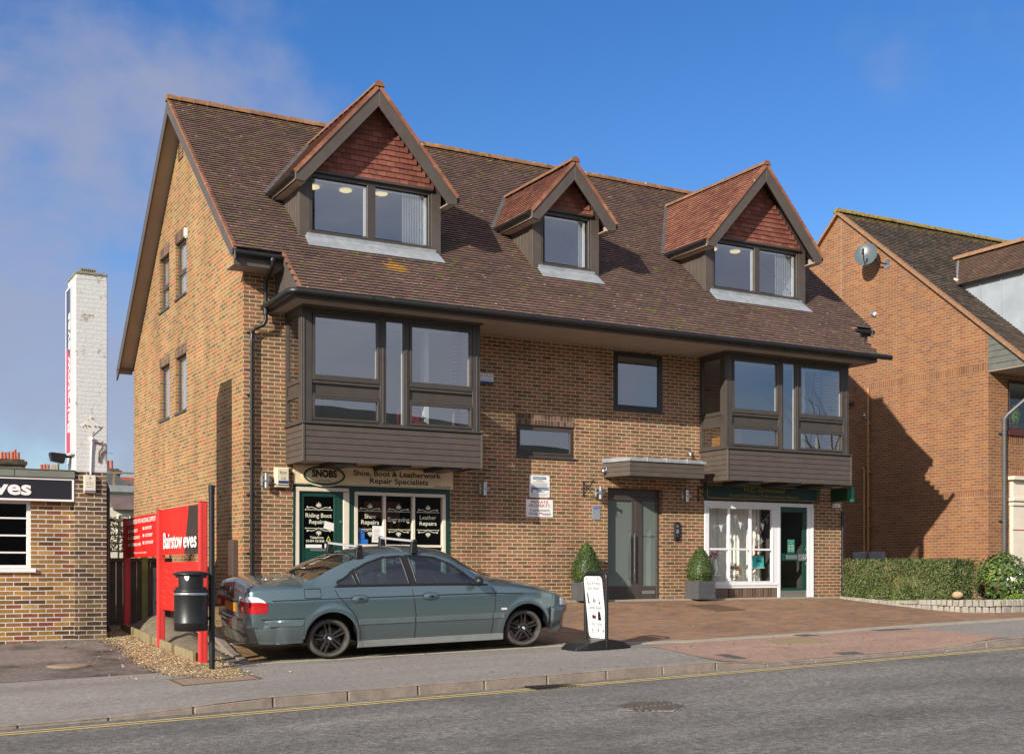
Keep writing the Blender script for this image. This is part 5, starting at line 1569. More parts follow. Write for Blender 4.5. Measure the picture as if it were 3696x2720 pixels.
# iron hanging brackets
def bracket(x, z, d, label):
    mb = MB()
    mb.tube([F.p(x,z+.17,.012), F.p(x,z-.17,.012)], .012, 6); mb.tube([F.p(x,z+.13,.012), F.p(x,z+.15,d)], .011, 6); mb.tube([F.p(x,z-.13,.012), F.p(x,z+.15,d)], .010, 6)
    mb.tube([F.p(x,z+.10,.012), F.p(x,z-.05,d*.75), F.p(x,z-.0,d*.9)], .008, 6); mb.tube([F.p(x,z+.19,d), F.p(x,z+.10,d)], .012, 6)
    tag(mb.build('hanging_bracket', M['blackiron']), label, 'bracket', 'iron brackets for hanging baskets')
bracket(7.36, 2.36, .42, 'empty black iron bracket beside the lamp left of the entrance')
bracket(10.40, 2.33, .34, 'empty black iron bracket beside the dark green shop sign')
# little cameras and sensors
def sensor(x, z, label):
    mb = MB(); mb.fbox(F, x-.045, x+.045, z+.03, z+.10, 0, .06); mb.lathe(F.p(x,z-.05,.09), [(.0,0),(.035,.02),(.04,.06),(.025,.09)], 12); mb.tube([F.p(x,z+.05,.05), F.p(x,z+.03,.09)], .02, 8)
    o = tag(mb.build('sensor', M['steel']), label, 'sensor')
sensor(10.13, 3.20, 'small grey sensor above the right end of the canopy')
mb = MB(); mb.fbox(F, 7.80, 7.86, 2.78, 2.85, .0, .06); mb.lathe(F.p(7.82,2.70,.09), [(.0,0),(.04,.02),(.045,.06),(.03,.085)], 12); mb.tube([F.p(7.86,2.86,.05), F.p(7.9,2.82,.09), F.p(7.88,2.74,.08)], .008, 6)
tag(mb.build('sensor', M['steel']), 'small grey sensor at the left end of the entrance canopy', 'sensor')
mb = MB(); mb.fbox(WEST, -4.06, -3.97, 7.69, 7.87, 0, .07); mb.fbox(WEST, -4.05, -3.98, 7.66, 7.69, 0, .05)
tag(mb.build('alarm_light', M['white'], bevel=.008), 'small white box beside the top of the upper gable window', 'alarm box')
# ================================================================ THE CAR
SX, SY, SZ = 1.13, 1.13, 1.13
XR, XF, WR, ZW = 1.13, 3.96, .287, .285
rw = Vector((-.22,-5.055,-.682)); fw = Vector((2.972,-5.189,-.596))
dx_ = (fw-rw).normalized(); ly = Vector((0,0,1)).cross(dx_).normalized(); ly = (ly*math.cos(R(3.4))+Vector((0,0,1))*math.sin(R(3.4))).normalized(); ly = (ly-dx_*ly.dot(dx_)).normalized(); uz = dx_.cross(ly).normalized()
rot = Matrix((dx_, ly, uz)).transposed()
org = rw - dx_*(XR*SX) + ly*(.80*SY)
car = thing('parked_car', org, 'grey green saloon car with roof bars parked in front of the cobbler shop', 'car', rot=rot)
def cs(x, y, z): return Vector((x*SX, y*SY, z*SZ))
def cat(x, pts):                                            # smooth interpolation through control points
    n = len(pts)
    if x <= pts[0][0]: return pts[0][1]
    if x >= pts[-1][0]: return pts[-1][1]
    for i in range(n-1):
        if pts[i][0] <= x <= pts[i+1][0]: break
    d = [(pts[k+1][1]-pts[k][1])/(pts[k+1][0]-pts[k][0]) for k in range(n-1)]
    def tan(k):
        if k == 0: return d[0]
        if k == n-1: return d[-1]
        return 0 if d[k-1]*d[k] <= 0 else 2*d[k-1]*d[k]/(d[k-1]+d[k])
    h = pts[i+1][0]-pts[i][0]; t = (x-pts[i][0])/h
    return (2*t**3-3*t*t+1)*pts[i][1] + (t**3-2*t*t+t)*h*tan(i) + (-2*t**3+3*t*t)*pts[i+1][1] + (t**3-t*t)*h*tan(i+1)
ZC = [(.05,.93),(.09,1.02),(.16,1.055),(.35,1.065),(.78,1.075),(1.0,1.165),(1.3,1.285),(1.6,1.372),(1.9,1.42),(2.3,1.435),(2.7,1.412),(2.95,1.365),(3.2,1.235),(3.45,1.09),(3.62,.995),(3.8,.965),(4.2,.895),(4.5,.81),(4.63,.74),(4.70,.66)]
ZE = [(.05,.90),(.10,.975),(.3,.99),(.75,.995),(.95,1.06),(1.2,1.175),(1.5,1.285),(1.8,1.342),(2.2,1.365),(2.55,1.345),(2.85,1.275),(3.1,1.15),(3.35,1.005),(3.52,.94),(3.7,.92),(4.2,.845),(4.5,.765),(4.63,.70),(4.70,.63)]
YE = [(.05,.66),(.3,.74),(.75,.73),(1.2,.665),(1.6,.62),(2.2,.60),(2.6,.61),(3.0,.665),(3.4,.735),(3.7,.76),(4.3,.74),(4.7,.66)]
ZB = [(.05,.865),(.12,.925),(.4,.945),(.9,.945),(1.5,.94),(2.3,.928),(3.2,.908),(3.6,.885),(4.2,.80),(4.5,.72),(4.63,.66),(4.70,.60)]
TW = [(.05,.80),(.08,.855),(.14,.905),(.3,.945),(.7,.985),(1.2,1),(3.6,1),(4.1,.982),(4.4,.945),(4.55,.90),(4.63,.85),(4.70,.78)]
YS = [(.14,.800),(.20,.835),(.30,.862),(.44,.888),(.56,.900),(.68,.903),(.79,.895),(.83,.882),(.90,.862),(.96,.840),(1.1,.80)]
def arch_low(x):
    z = .205
    for xc in (XR, XF):
        d = abs(x-xc)
        if d < .352: z = max(z, ZW+math.sqrt(.352**2-d*d)-.0)
    if x < XR-.352: z = max(z, interp(x, [(.05,.5),(.7,.3)]))
    if x > XF+.352: z = max(z, interp(x, [(4.32,.35),(4.7,.5)]))
    return z
def arch_bulge(x, z):
    b = 0
    for xc in (XR, XF):
        r = math.hypot(x-xc, z-ZW); b += .016*math.exp(-((r-.378)/.05)**2)
    return b
def body_y(x, z): return (cat(z, YS)+arch_bulge(x, z))*cat(x, TW)
NL, NG, NT = 20, 32, 12
def section(x):
    zl, zb_, ze, ye, zc = arch_low(x), cat(x, ZB), cat(x, ZE), cat(x, YE)*cat(x, TW)**.5, cat(x, ZC)
    ze = max(ze, zb_+.012); zc = max(zc, ze+.004)
    rows = []
    for k in range(NL+1):
        z = lerp(zl, zb_, k/NL); rows.append((body_y(x, z), z))
    yb_ = rows[-1][0]
    for k in range(1, NG+1):
        t = k/NG; rows.append((lerp(yb_-.012*(1 if ze-zb_ > .1 else 0), ye, t) + .018*math.sin(math.pi*t)*min(1, (ze-zb_)/.3), lerp(zb_, ze, t)))
    for k in range(1, NT+1):
        t = k/NT; y = ye*(1-t)
        rows.append((y, zc-(zc-ze)*(1-t)**2.1))
    return rows
xs = []
x = .05
while x < 4.70:
    xs.append(x)
    near = any(abs(abs(x-xc)-.352) < .05 for xc in (XR, XF))
    x += .008 if near else (.02 if (x < .2 or x > 4.5) else .028)
xs.append(4.70)
secs = [section(x) for x in xs]
# side glass outline (x, z)
DLO_F = [(2.335,.95),(3.22,.935),(3.05,1.085),(2.88,1.20),(2.66,1.292),(2.40,1.322),(2.28,1.324)]
DLO_R = [(1.545,.962),(2.225,.952),(2.165,1.322),(1.90,1.305),(1.66,1.235),(1.50,1.155)]
DLO_Q = [(1.215,.985),(1.235,.968),(1.495,.963),(1.445,1.125),(1.33,1.055),(1.24,1.02)]
def inside(p, poly):
    c = False; j = len(poly)-1
    for i in range(len(poly)):
        if (poly[i][1] > p[1]) != (poly[j][1] > p[1]) and p[0] < (poly[j][0]-poly[i][0])*(p[1]-poly[i][1])/(poly[j][1]-poly[i][1])+poly[i][0]: c = not c
        j = i
    return c
DOOR_F = [(2.285,.235),(2.30,.50),(2.27,.72),(2.245,.93),(3.40,.93),(3.47,.80),(3.46,.60),(3.42,.235)]
DOOR_R = [(1.52,.235),(1.505,.40),(1.44,.58),(1.32,.73),(1.22,.84),(1.17,.93),(2.245,.93),(2.27,.72),(2.30,.50),(2.285,.235)]
parts = {}
def bucket(n): return parts.setdefault(n, MB())
nr = NL+NG+NT+1
BK = lambda x, t: .82 < x < 1.58 and t < .99
for i in range(len(xs)-1):
    xm = (xs[i]+xs[i+1])/2
    for j in range(nr-1):
        for s in (-1, 1):
            q = [(xs[i],*secs[i][j]), (xs[i+1],*secs[i+1][j]), (xs[i+1],*secs[i+1][j+1]), (xs[i],*secs[i][j+1])]
            zm = sum(p[2] for p in q)/4
            key = 'body'
            if j < NL:
                if inside((xm, zm), DOOR_F): key = ('door_front', s)
                elif inside((xm, zm), DOOR_R): key = ('door_rear', s)
            elif j < NL+NG:
                for nm, pl in (('window_front', DLO_F), ('window_rear', DLO_R), ('window_quarter', DLO_Q)):
                    if inside((xm, zm), pl): key = (nm, s)
                if key == 'body' and 1.2 < xm < 3.3 and (inside((xm, zm), [(1.2,.94),(3.3,.91),(2.9,1.2),(2.4,1.335),(1.9,1.32),(1.45,1.16)])): key = ('pillar', s)
            else:
                t = (j-NL-NG)/NT
                lo = .82+.10*(1-min(1, t*3)); 
                if .88-.06*t < xm < 1.56 and t >= .0: key = 'rear_window'
                elif 2.97 < xm < 3.60 - .06*(1-t) and t >= .0: key = 'windscreen'
                elif xm > 3.64: key = 'bonnet'
                elif xm < .80: key = 'boot_lid'
            vs = [cs(a, b*s, c) for a, b, c in q]
            bucket(key).add(vs if s < 0 else vs[::-1], [(0,1,2,3)], True)
for i, s0 in ((0, -1), (len(xs)-1, 1)):                     # closed ends
    r = secs[i]; X = xs[i]
    for j in range(nr-1):
        bucket('body').add([cs(X,r[j][0],r[j][1]), cs(X,r[j+1][0],r[j+1][1]), cs(X,-r[j+1][0],r[j+1][1]), cs(X,-r[j][0],r[j][1])], [(0,1,2,3)], True)
def paint_mat():
    m, nt, b, out = nodes('grey_green_metallic_paint')
    tcn = nt.nodes.new('ShaderNodeTexCoord'); sp = nt.nodes.new('ShaderNodeSeparateXYZ'); nt.links.new(tcn.outputs['Object'], sp.inputs[0])
    fl = noise_n(nt, 900, 2, .5, tcn.outputs['Object'])
    base = mixc(nt, fl.outputs['Fac'], (.088,.140,.160), (.128,.195,.218))
    dz = nt.nodes.new('ShaderNodeMapRange'); dz.inputs['From Min'].default_value = .75; dz.inputs['From Max'].default_value = .18; dz.inputs['To Min'].default_value = 0; dz.inputs['To Max'].default_value = .55
    nt.links.new(sp.outputs['Z'], dz.inputs['Value'])
    dn = noise_n(nt, 5, 5, .65, tcn.outputs['Object'])
    mm = nt.nodes.new('ShaderNodeMath'); mm.operation = 'MULTIPLY'; nt.links.new(dz.outputs['Result'], mm.inputs[0]); nt.links.new(dn.outputs['Fac'], mm.inputs[1])
    ma = nt.nodes.new('ShaderNodeMath'); ma.operation = 'ADD'; ma.inputs[1].default_value = .05; nt.links.new(mm.outputs['Value'], ma.inputs[0])
    c = mixc(nt, ma.outputs['Value'], base, (.19,.17,.14))      # road grime that lies thicker low down
    nt.links.new(c, b.inputs['Base Color'])
    b.inputs['Metallic'].default_value = .6; b.inputs['Roughness'].default_value = .27
    b.inputs['Coat Weight'].default_value = 1.0; b.inputs['Coat Roughness'].default_value = .03
    return m
M['paint'] = paint_mat()
M['cartrim'] = mat('black_car_trim', (.012,.012,.013), .4)
M['carglass'] = glass_mat('tinted_car_glass', (.30,.42,.44), .05)
M['carstrip'] = mat('grey_rubbing_strip', (.105,.135,.14), .45, .1)
M['sill'] = mat('dusty_sill', (.175,.18,.17), .5, .15, 4)
names = {'body': 'body', 'rear_window': 'rear_window', 'windscreen': 'windscreen', 'bonnet': 'bonnet', 'boot_lid': 'boot_lid'}
door_o = {}
for k, mbk in parts.items():
    # weld for smooth shading
    nm = names.get(k, None) if isinstance(k, str) else {'door_front': 'door', 'door_rear': 'door', 'window_front': 'side_window', 'window_rear': 'side_window', 'window_quarter': 'side_window', 'pillar': 'pillar_trim'}[k[0]]
    mt = M['carglass'] if 'window' in (k if isinstance(k, str) else k[0]) or k == 'windscreen' else (M['cartrim'] if not isinstance(k, str) and k[0] == 'pillar' else M['paint'])
    o = mbk.build(nm, mt, car, local=True, recalc=False)
    bm = bmesh.new(); bm.from_mesh(o.data); bmesh.ops.remove_doubles(bm, verts=bm.verts, dist=.0004); bmesh.ops.recalc_face_normals(bm, faces=bm.faces); bm.to_mesh(o.data); bm.free()
    if not isinstance(k, str) and k[0].startswith('door'): door_o[k] = o
def bp(x, z, s, off=0):                                     # point on the body side
    if z <= cat(x, ZB): y = body_y(x, z)
    else:
        zb_, ze = cat(x, ZB), cat(x, ZE); t = max(0, min(1, (z-zb_)/max(.01, ze-zb_)))
        ye = cat(x, YE)*cat(x, TW)**.5
        y = lerp(body_y(x, zb_)-.012, ye, t)+.018*math.sin(math.pi*t)*min(1, (ze-zb_)/.3)
    return cs(x, s*(y+off), z)
def dens(pl, closed=True, step=.04):
    out = []
    n = len(pl)
    for i in range(n if closed else n-1):
        a, b = pl[i], pl[(i+1) % n]; k = max(1, int(math.dist(a, b)/step))
        out += [(lerp(a[0], b[0], q/k), lerp(a[1], b[1], q/k)) for q in range(k)]
    if not closed: out.append(pl[-1])
    return out
mb = MB()
for s in (-1, 1):
    for pl in (DLO_F, DLO_R, DLO_Q):
        d = dens(pl); d.append(d[0]); d.append(d[1])
        mb.tube([bp(a, b, s, .000) for a, b in d], .015, 6)
    mb.tube([bp(a, lerp(.952,.918,(a-1.18)/2.2), s, .002) for a in [1.18+.05*k for k in range(45)]], .012, 6)
mb.build('window_trim', M['cartrim'], car, local=True)
mb = MB()
for s in (-1, 1):
    for pl in ([(2.285,.215),(2.30,.50),(2.27,.72),(2.245,.93)], [(3.40,.91),(3.47,.80),(3.46,.60),(3.42,.215)], [(1.52,.215),(1.505,.40),(1.44,.58),(1.32,.73),(1.22,.84),(1.17,.95)]):
        mb.tube([bp(a, b, s, -.003) for a, b in dens(pl, False)], .008, 5)
    mb.tube([bp(a, cat(a, [(.15,.80),(1.0,.805),(3.3,.80),(3.95,.775)]), s, -.001) for a in [.36+.05*k for k in range(72)]], .008, 5)
    mb.tube([bp(a, b, s, -.003) for a, b in dens([(.78,.82),(.98,.82),(.99,.83),(.99,.925),(.98,.935),(.79,.935),(.775,.925),(.775,.83),(.78,.82)], False)], .008, 5) if s < 0 else None
    mb.tube([bp(a, .565, s, -.001) for a in [.22+.05*k for k in range(12)]], .008, 5)
for t in range(1): pass
mb.build('panel_gap', M['ink'], car, local=True)
mb = MB()
for s in (-1, 1):                                           # rubbing strips and sill skirts
    for a0, a1 in ((1.50,2.275),(2.30,3.42),(3.44,3.60)):
        n = 14
        for k in range(n):
            a, b = lerp(a0, a1, k/n), lerp(a0, a1, (k+1)/n)
            mb.hexa([bp(a,.455,s,-.01), bp(b,.455,s,-.01), bp(b,.455,s,.012), bp(a,.455,s,.012), bp(a,.525,s,-.01), bp(b,.525,s,-.01), bp(b,.52,s,.016), bp(a,.52,s,.016)])
mb.build('rubbing_strip', M['carstrip'], car, local=True)
mb = MB()
for s in (-1, 1):
    n = 30
    for k in range(n):
        a, b = lerp(1.50, 3.60, k/n), lerp(1.50, 3.60, (k+1)/n)
        mb.hexa([cs(a,s*.80,.14), cs(b,s*.80,.14), cs(b,s*.868,.155), cs(a,s*.868,.155), bp(a,.245,s,-.02), bp(b,.245,s,-.02), bp(b,.235,s,.014), bp(a,.235,s,.014)])
mb.build('sill_skirt', M['sill'], car, local=True)
# bumpers: profile swept round the plan
def bumper(name, plan, prof):
    mb = MB(); n = len(plan)
    nrm = []
    for i in range(n):
        a, b = Vector(plan[max(0,i-1)]), Vector(plan[min(n-1,i+1)]); t = (b-a).normalized(); nrm.append(Vector((t.y, -t.x)))
    vs = []
    for i in range(n):
        for off, z in prof:
            p = Vector(plan[i])+nrm[i]*off; vs.append(cs(p.x, p.y, z))
    k = len(prof)
    mb.add(vs, [(i*k+j, (i+1)*k+j, (i+1)*k+j+1, i*k+j+1) for i in range(n-1) for j in range(k-1)], True)
    return mb.build(name, M['paint'], car, local=True)
def arc(c, r0, r1, a0, a1, n): return [(c[0]+r0*math.cos(lerp(a0,a1,k/n)), c[1]+r1*math.sin(lerp(a0,a1,k/n))) for k in range(n+1)]
rear = [(.76,-.872),(.60,-.872),(.45,-.868)] + arc((.45,-.45), .40, .415, -math.pi/2, -math.pi, 10) + [(.03,-.25),(.02,0)]
rear = [(p[0], p[1]) for p in rear]; rear += [(x, -y) for x, y in rear[-2::-1]]
PR = [(-.10,.565),(.0,.566),(.022,.556),(.026,.52),(.018,.50),(.022,.49),(.024,.44),(.012,.36),(-.015,.30),(-.03,.262),(-.03,.245),(-.10,.235)]
rb = bumper('rear_bumper', rear[::-1], PR)
front = [(4.34,-.868),(4.42,-.862)] + arc((4.36,-.42), .36, .44, -math.pi/2*.86, 0, 10) + [(4.755,-.2),(4.765,0)]
front += [(x, -y) for x, y in front[-2::-1]]
PF = [(-.10,.575),(-.01,.578),(.018,.565),(.026,.52),(.016,.48),(.014,.40),(-.005,.30),(-.03,.22),(-.10,.19)]
bumper('front_bumper', front, PF)
mb = MB()                                                   # bumper mouldings
for s in (-1, 1):
    for a, b in ((.30,.74),):
        mb.hexa([cs(a,s*.885,.475), cs(b,s*.885,.475), cs(b,s*.900,.475), cs(a,s*.898,.475), cs(a,s*.885,.53), cs(b+.03,s*.885,.53), cs(b+.03,s*.902,.53), cs(a,s*.900,.53)])
mb.build('bumper_moulding', M['carstrip'], car, local=True, bevel=.004)
# tail lights wrapping the corner
M['redlamp'] = mat('red_lamp_lens', (.42,.008,.012), .12, .12, 20, coat=1); M['clearlamp'] = mat('clear_lamp_lens', (.62,.60,.60), .12, .12, 30, coat=1)
def lamp(poly, m, nm, off=.006, nx=12, nz=6):
    for s in (-1, 1):
        mb = MB(); x0, x1, z0, z1 = poly
        def fn(a, b, o=off):
            x = lerp(x0, x1, a); z0_ = z0(a); z1_ = z1(a)
            return bp(x, lerp(z0_, z1_, b), s, o)
        mb.grid(nx, nz, fn)
        for e in (0, 1):                                    # sides
            mb.add([fn(a/nx, e) for a in range(nx+1)]+[fn(a/nx, e, -.02) for a in range(nx+1)], [(a, a+1, nx+2+a, nx+1+a) for a in range(nx)])
            mb.add([fn(e, b/nz) for b in range(nz+1)]+[fn(e, b/nz, -.02) for b in range(nz+1)], [(b, b+1, nz+2+b, nz+1+b) for b in range(nz)])
        mb.build(nm, M[m], car, local=True)
lamp((.052, .30, lambda a: .645+.02*max(0,a-.8)/.2, lambda a: .785-.012*max(0,a-.7)/.3), 'redlamp', 'tail_light')
lamp((.052, .275, lambda a: .788-.012*max(0,a-.7)/.3, lambda a: .855-.062*max(0,(a-.45)/.55)**1.6), 'clearlamp', 'tail_light_clear')
mb = MB()
for s in (-1, 1): mb.hexa([cs(.036,s*.47,.645), cs(.036,s*.70,.645), cs(.06,s*.70,.645), cs(.06,s*.47,.645), cs(.036,s*.47,.785), cs(.036,s*.70,.785), cs(.06,s*.70,.785), cs(.06,s*.47,.785)])
mb.build('tail_light_inner', M['redlamp'], car, local=True)
mb = MB()
for s in (-1, 1): mb.hexa([cs(.032,s*.58,.665), cs(.032,s*.66,.665), cs(.036,s*.66,.665), cs(.036,s*.58,.665), cs(.032,s*.58,.725), cs(.032,s*.66,.725), cs(.036,s*.66,.725), cs(.036,s*.58,.725)]); mb.hexa([cs(.036,s*.47,.79), cs(.036,s*.68,.79), cs(.06,s*.68,.79), cs(.06,s*.47,.79), cs(.036,s*.47,.845), cs(.036,s*.66,.845), cs(.06,s*.66,.845), cs(.06,s*.47,.845)])
mb.build('reversing_light', M['clearlamp'], car, local=True)
M['plate'] = mat('amber_number_plate', (.50,.24,.03), .5, .1, 30)
mb = MB(); mb.hexa([cs(.03,-.26,.63), cs(.03,.26,.63), cs(.05,.26,.63), cs(.05,-.26,.63), cs(.03,-.26,.745), cs(.03,.26,.745), cs(.05,.26,.745), cs(.05,-.26,.745)])
mb.build('number_plate', M['plate'], car, local=True)
mb = MB(); mb.hexa([cs(.02,-.36,.775), cs(.02,.36,.775), cs(.05,.36,.775), cs(.05,-.36,.775), cs(.03,-.36,.80), cs(.03,.36,.80), cs(.05,.36,.80), cs(.05,-.36,.80)])
mb.build('boot_handle', M['paint'], car, local=True)
mb = MB(); mb.lathe(cs(.045,0,.90), [(.0,0),(.035,0),(.035,.012),(.0,.014)], 16, axis=(-1,0,.1)); mb.build('badge', M['chrome'], car, local=True)
lamp((4.52, 4.685, lambda a: lerp(.595,.585,a), lambda a: lerp(.70,.655,a)), 'clearlamp', 'headlight')
# handles, mirrors, badge, indicator
for (k, o) in door_o.items():
    s = k[1]; x0 = 2.40 if k[0] == 'door_front' else 1.40
    mb = MB()
    mb.grid(10, 6, lambda a, b: bp(x0+.11+.11*math.cos(a*6.283)*(.35+.65*b)*1.0, .79+.042*math.sin(a*6.283)*(.3+.7*b), s, .006+.022*(1-b)))
    h = mb.build('handle', M['paint'], o, local=True)
    m2 = MB(); m2.add([bp(x0+.07, .765, s, .010), bp(x0+.16, .765, s, .010), bp(x0+.15, .783, s, .024), bp(x0+.08, .783, s, .024)], [(0,1,2,3)])
    o2 = m2.build('handle_recess', M['ink'], o, local=True, recalc=False)
    m3 = MB(); pts = [bp(x0+.11+.125*math.cos(t*.2618), .79+.052*math.sin(t*.2618), s, .0) for t in range(25)]; m3.tube(pts, .004, 5); m3.build('handle_gap', M['ink'], o, local=True)
mb = MB()
for s in (-1, 1):
    c = cs(3.17, s*.985, .975)
    mb.grid(14, 10, lambda a, b: c+Vector((.075*math.cos(a*6.283)*math.sin(b*math.pi), .10*-math.cos(b*math.pi)*1.0, .075*math.sin(a*6.283)*math.sin(b*math.pi))))
    mb.hexa([cs(3.13,s*.84,.92), cs(3.25,s*.84,.92), cs(3.22,s*.92,.94), cs(3.15,s*.92,.94), cs(3.13,s*.83,.955), cs(3.25,s*.83,.955), cs(3.22,s*.92,.965), cs(3.15,s*.92,.965)])
mb.build('door_mirror', M['cartrim'], car, local=True)
mb = MB()
for s in (-1, 1): mb.hexa([bp(3.56,.565,s,.0), bp(3.64,.565,s,.0), bp(3.64,.565,s,.008), bp(3.56,.565,s,.008), bp(3.56,.592,s,.0), bp(3.64,.592,s,.0), bp(3.64,.592,s,.008), bp(3.56,.592,s,.008)])
mb.build('side_indicator', M['clearlamp'], car, local=True)
# wheels
M['tyre'] = mat('dusty_tyre', (.070,.062,.055), .85, .15, 9, .3, 40); M['rim'] = mat('dark_grey_alloy', (.052,.048,.046), .42, .15, 12, metal=.5); M['disc'] = mat('brake_disc', (.10,.075,.06), .6, .2, metal=.3)
M['bmwblue'] = mat('blue_badge', (.05,.16,.42), .3)
def wheel(xc, s, a0):
    c = cs(xc, s*.745, ZW); ax = Vector((0, s, 0))
    W0 = Frame(c, (SX, 0, 0), (0, 0, 1), ax)
    def lathe2(mb, prof, n=40):                             # profile (radius, outward offset)
        vs = [W0.p(r*math.cos(6.2832*k/n), r*math.sin(6.2832*k/n), h) for r, h in prof for k in range(n)]
        mb.add(vs, [(i*n+k, i*n+(k+1) % n, (i+1)*n+(k+1) % n, (i+1)*n+k) for i in range(len(prof)-1) for k in range(n)], True)
    mb = MB()
    lathe2(mb, [(.225,.035),(.232,.055),(.222,.062),(.212,.045),(.205,-.02),(.20,-.10)])
    for k in range(5):
        for d in (-.115, .115):
            a = a0+k*2*math.pi/5
            ca, sa = math.cos(a), math.sin(a)
            def q(r, t, h): return W0.p(r*ca-t*sa, r*sa+t*ca, h)
            t0 = d*.20; t1 = d*.27
            mb.hexa([q(.05,t0-.013,.0),q(.222,t1-.016,.02),q(.222,t1+.016,.02),q(.05,t0+.013,.0),q(.05,t0-.011,.045),q(.216,t1-.012,.052),q(.216,t1+.012,.052),q(.05,t0+.011,.045)])
    lathe2(mb, [(.082,.0),(.076,.042),(.045,.05),(.040,.042),(.0,.044)])
    for k in range(5):
        a = a0+(k+.5)*2*math.pi/5; mb.disc(W0, .058*math.cos(a), .058*math.sin(a), .043, .011, n=8, t=.004)
    w = mb.build('wheel', M['rim'], car, local=True)
    mb = MB(); lathe2(mb, [(.222,.045),(.233,.072),(.250,.084),(.268,.080),(.280,.062),(.2865,.042),(.287,.0),(.287,-.08),(.280,-.11),(.24,-.125)], 56)
    mb.build('tyre', M['tyre'], w, local=True)
    mb = MB(); lathe2(mb, [(.0,-.03),(.15,-.03),(.15,-.05)]); mb.build('brake_disc', M['disc'], w, local=True)
    mb = MB(); mb.disc(W0, 0, 0, .0455, .036, n=20, t=.003); mb.build('hub_cap', M['ink'], w, local=True)
    mb = MB()
    for k in (0, 2):
        mb.add([W0.p(0,0,.0492)]+[W0.p(.025*math.cos(R(90*k+10*j+5)), .025*math.sin(R(90*k+10*j+5)), .0492) for j in range(10)], [list(range(11))])
    mb.build('blue_quarters', M['bmwblue'], w, local=True, recalc=False)
    mb = MB()
    for k in (1, 3):
        mb.add([W0.p(0,0,.0492)]+[W0.p(.025*math.cos(R(90*k+10*j+5)), .025*math.sin(R(90*k+10*j+5)), .0492) for j in range(10)], [list(range(11))])
    mb.build('white_quarters', M['white'], w, local=True, recalc=False)
for xc in (XR, XF):
    for s in (-1, 1): wheel(xc, s, R(100 if xc == XR else 92))
mb = MB()                                                   # wheel wells and floor
for xc in (XR, XF):
    for s in (-1, 1):
        n = 20
        pts = [(xc+.385*math.cos(math.pi*k/n), ZW-.02+.385*math.sin(math.pi*k/n)) for k in range(n+1)]
        for (a, b), (c, d) in zip(pts, pts[1:]):
            mb.add([cs(a,s*.86,b), cs(c,s*.86,d), cs(c,s*.50,d), cs(a,s*.50,b)], [(0,1,2,3)])
        mb.add([cs(a, s*.50, b) for a, b in pts], [list(range(n+1))])
mb.hexa([cs(1.56,-.76,.20), cs(3.52,-.76,.20), cs(3.52,.76,.20), cs(1.56,.76,.20), cs(1.56,-.76,.30), cs(3.52,-.76,.30), cs(3.52,.76,.30), cs(1.56,.76,.30)])
mb.hexa([cs(.35,-.46,.22), cs(4.45,-.46,.22), cs(4.45,.46,.22), cs(.35,.46,.22), cs(.35,-.46,.32), cs(4.45,-.46,.32), cs(4.45,.46,.32), cs(.35,.46,.32)])
mb.hexa([cs(.12,-.6,.30), cs(.8,-.6,.30), cs(.8,.6,.30), cs(.12,.6,.30), cs(.12,-.6,.8), cs(.8,-.6,.8), cs(.8,.6,.8), cs(.12,.6,.8)])
mb.build('underbody', M['ink'], car, local=True)
# cabin
M['seat'] = mat('grey_leather_seat', (.055,.065,.070), .5, .15, 6); M['dash'] = mat('dark_dashboard', (.028,.030,.032), .6, .1)
mb = MB()
def cbox(x0, x1, y0, y1, z0, z1, m_=mb, lean=0): m_.hexa([cs(x0,y0,z0), cs(x1,y0,z0), cs(x1,y1,z0), cs(x0,y1,z0), cs(x0-lean,y0,z1), cs(x1-lean,y0,z1), cs(x1-lean,y1,z1), cs(x0-lean,y1,z1)])
cbox(1.25, 1.60, -.66, .66, .66, .74); cbox(1.15, 1.27, -.62, .62, .70, 1.0, lean=.08)
mb.build('rear_seat', M['seat'], car, local=True, bevel=.05)
for s in (-1, 1):
    mb = MB(); cbox(2.0, 2.55, s*.38-.25, s*.38+.25, .45, .64, mb); cbox(2.02, 2.17, s*.38-.24, s*.38+.24, .60, 1.10, mb, lean=.17); cbox(1.86, 1.95, s*.38-.13, s*.38+.13, 1.09, 1.25, mb, lean=.03)
    mb.build('front_seat', M['seat'], car, local=True, bevel=.045)
mb = MB(); cbox(2.95, 3.55, -.74, .74, .55, .90, mb, lean=-.05); mb.build('dashboard', M['dash'], car, local=True, bevel=.04)
mb = MB()
c = Vector((2.80, -.38, .86)); e1 = Vector((0,1,0)); e2 = Vector((-.35,0,.94)).normalized()
mb.tube([cs(*(c+e1*.185*math.cos(k*.2618)+e2*.185*math.sin(k*.2618))) for k in range(25)], .014, 7); mb.tube([cs(2.80,-.38,.86), cs(2.98,-.38,.80)], .03, 8); mb.tube([cs(*(c-e1*.18)), cs(*(c+e1*.18))], .014, 6); mb.tube([cs(*(c)), cs(*(c-e2*.18))], .014, 6)
mb.build('steering_wheel', M['dash'], car, local=True)
mb = MB(); cbox(3.02, 3.06, -.12, .12, 1.235, 1.29, mb); mb.build('rear_view_mirror', M['dash'], car, local=True, bevel=.01)
mb = MB()
for s in (-1, 1): cbox(1.58, 3.4, s*.79-.03, s*.79+.03, .42, .925, mb); cbox(1.2, 1.58, s*.79-.03, s*.79+.03, .72, .925, mb)
mb.build('door_lining', M['dash'], car, local=True)
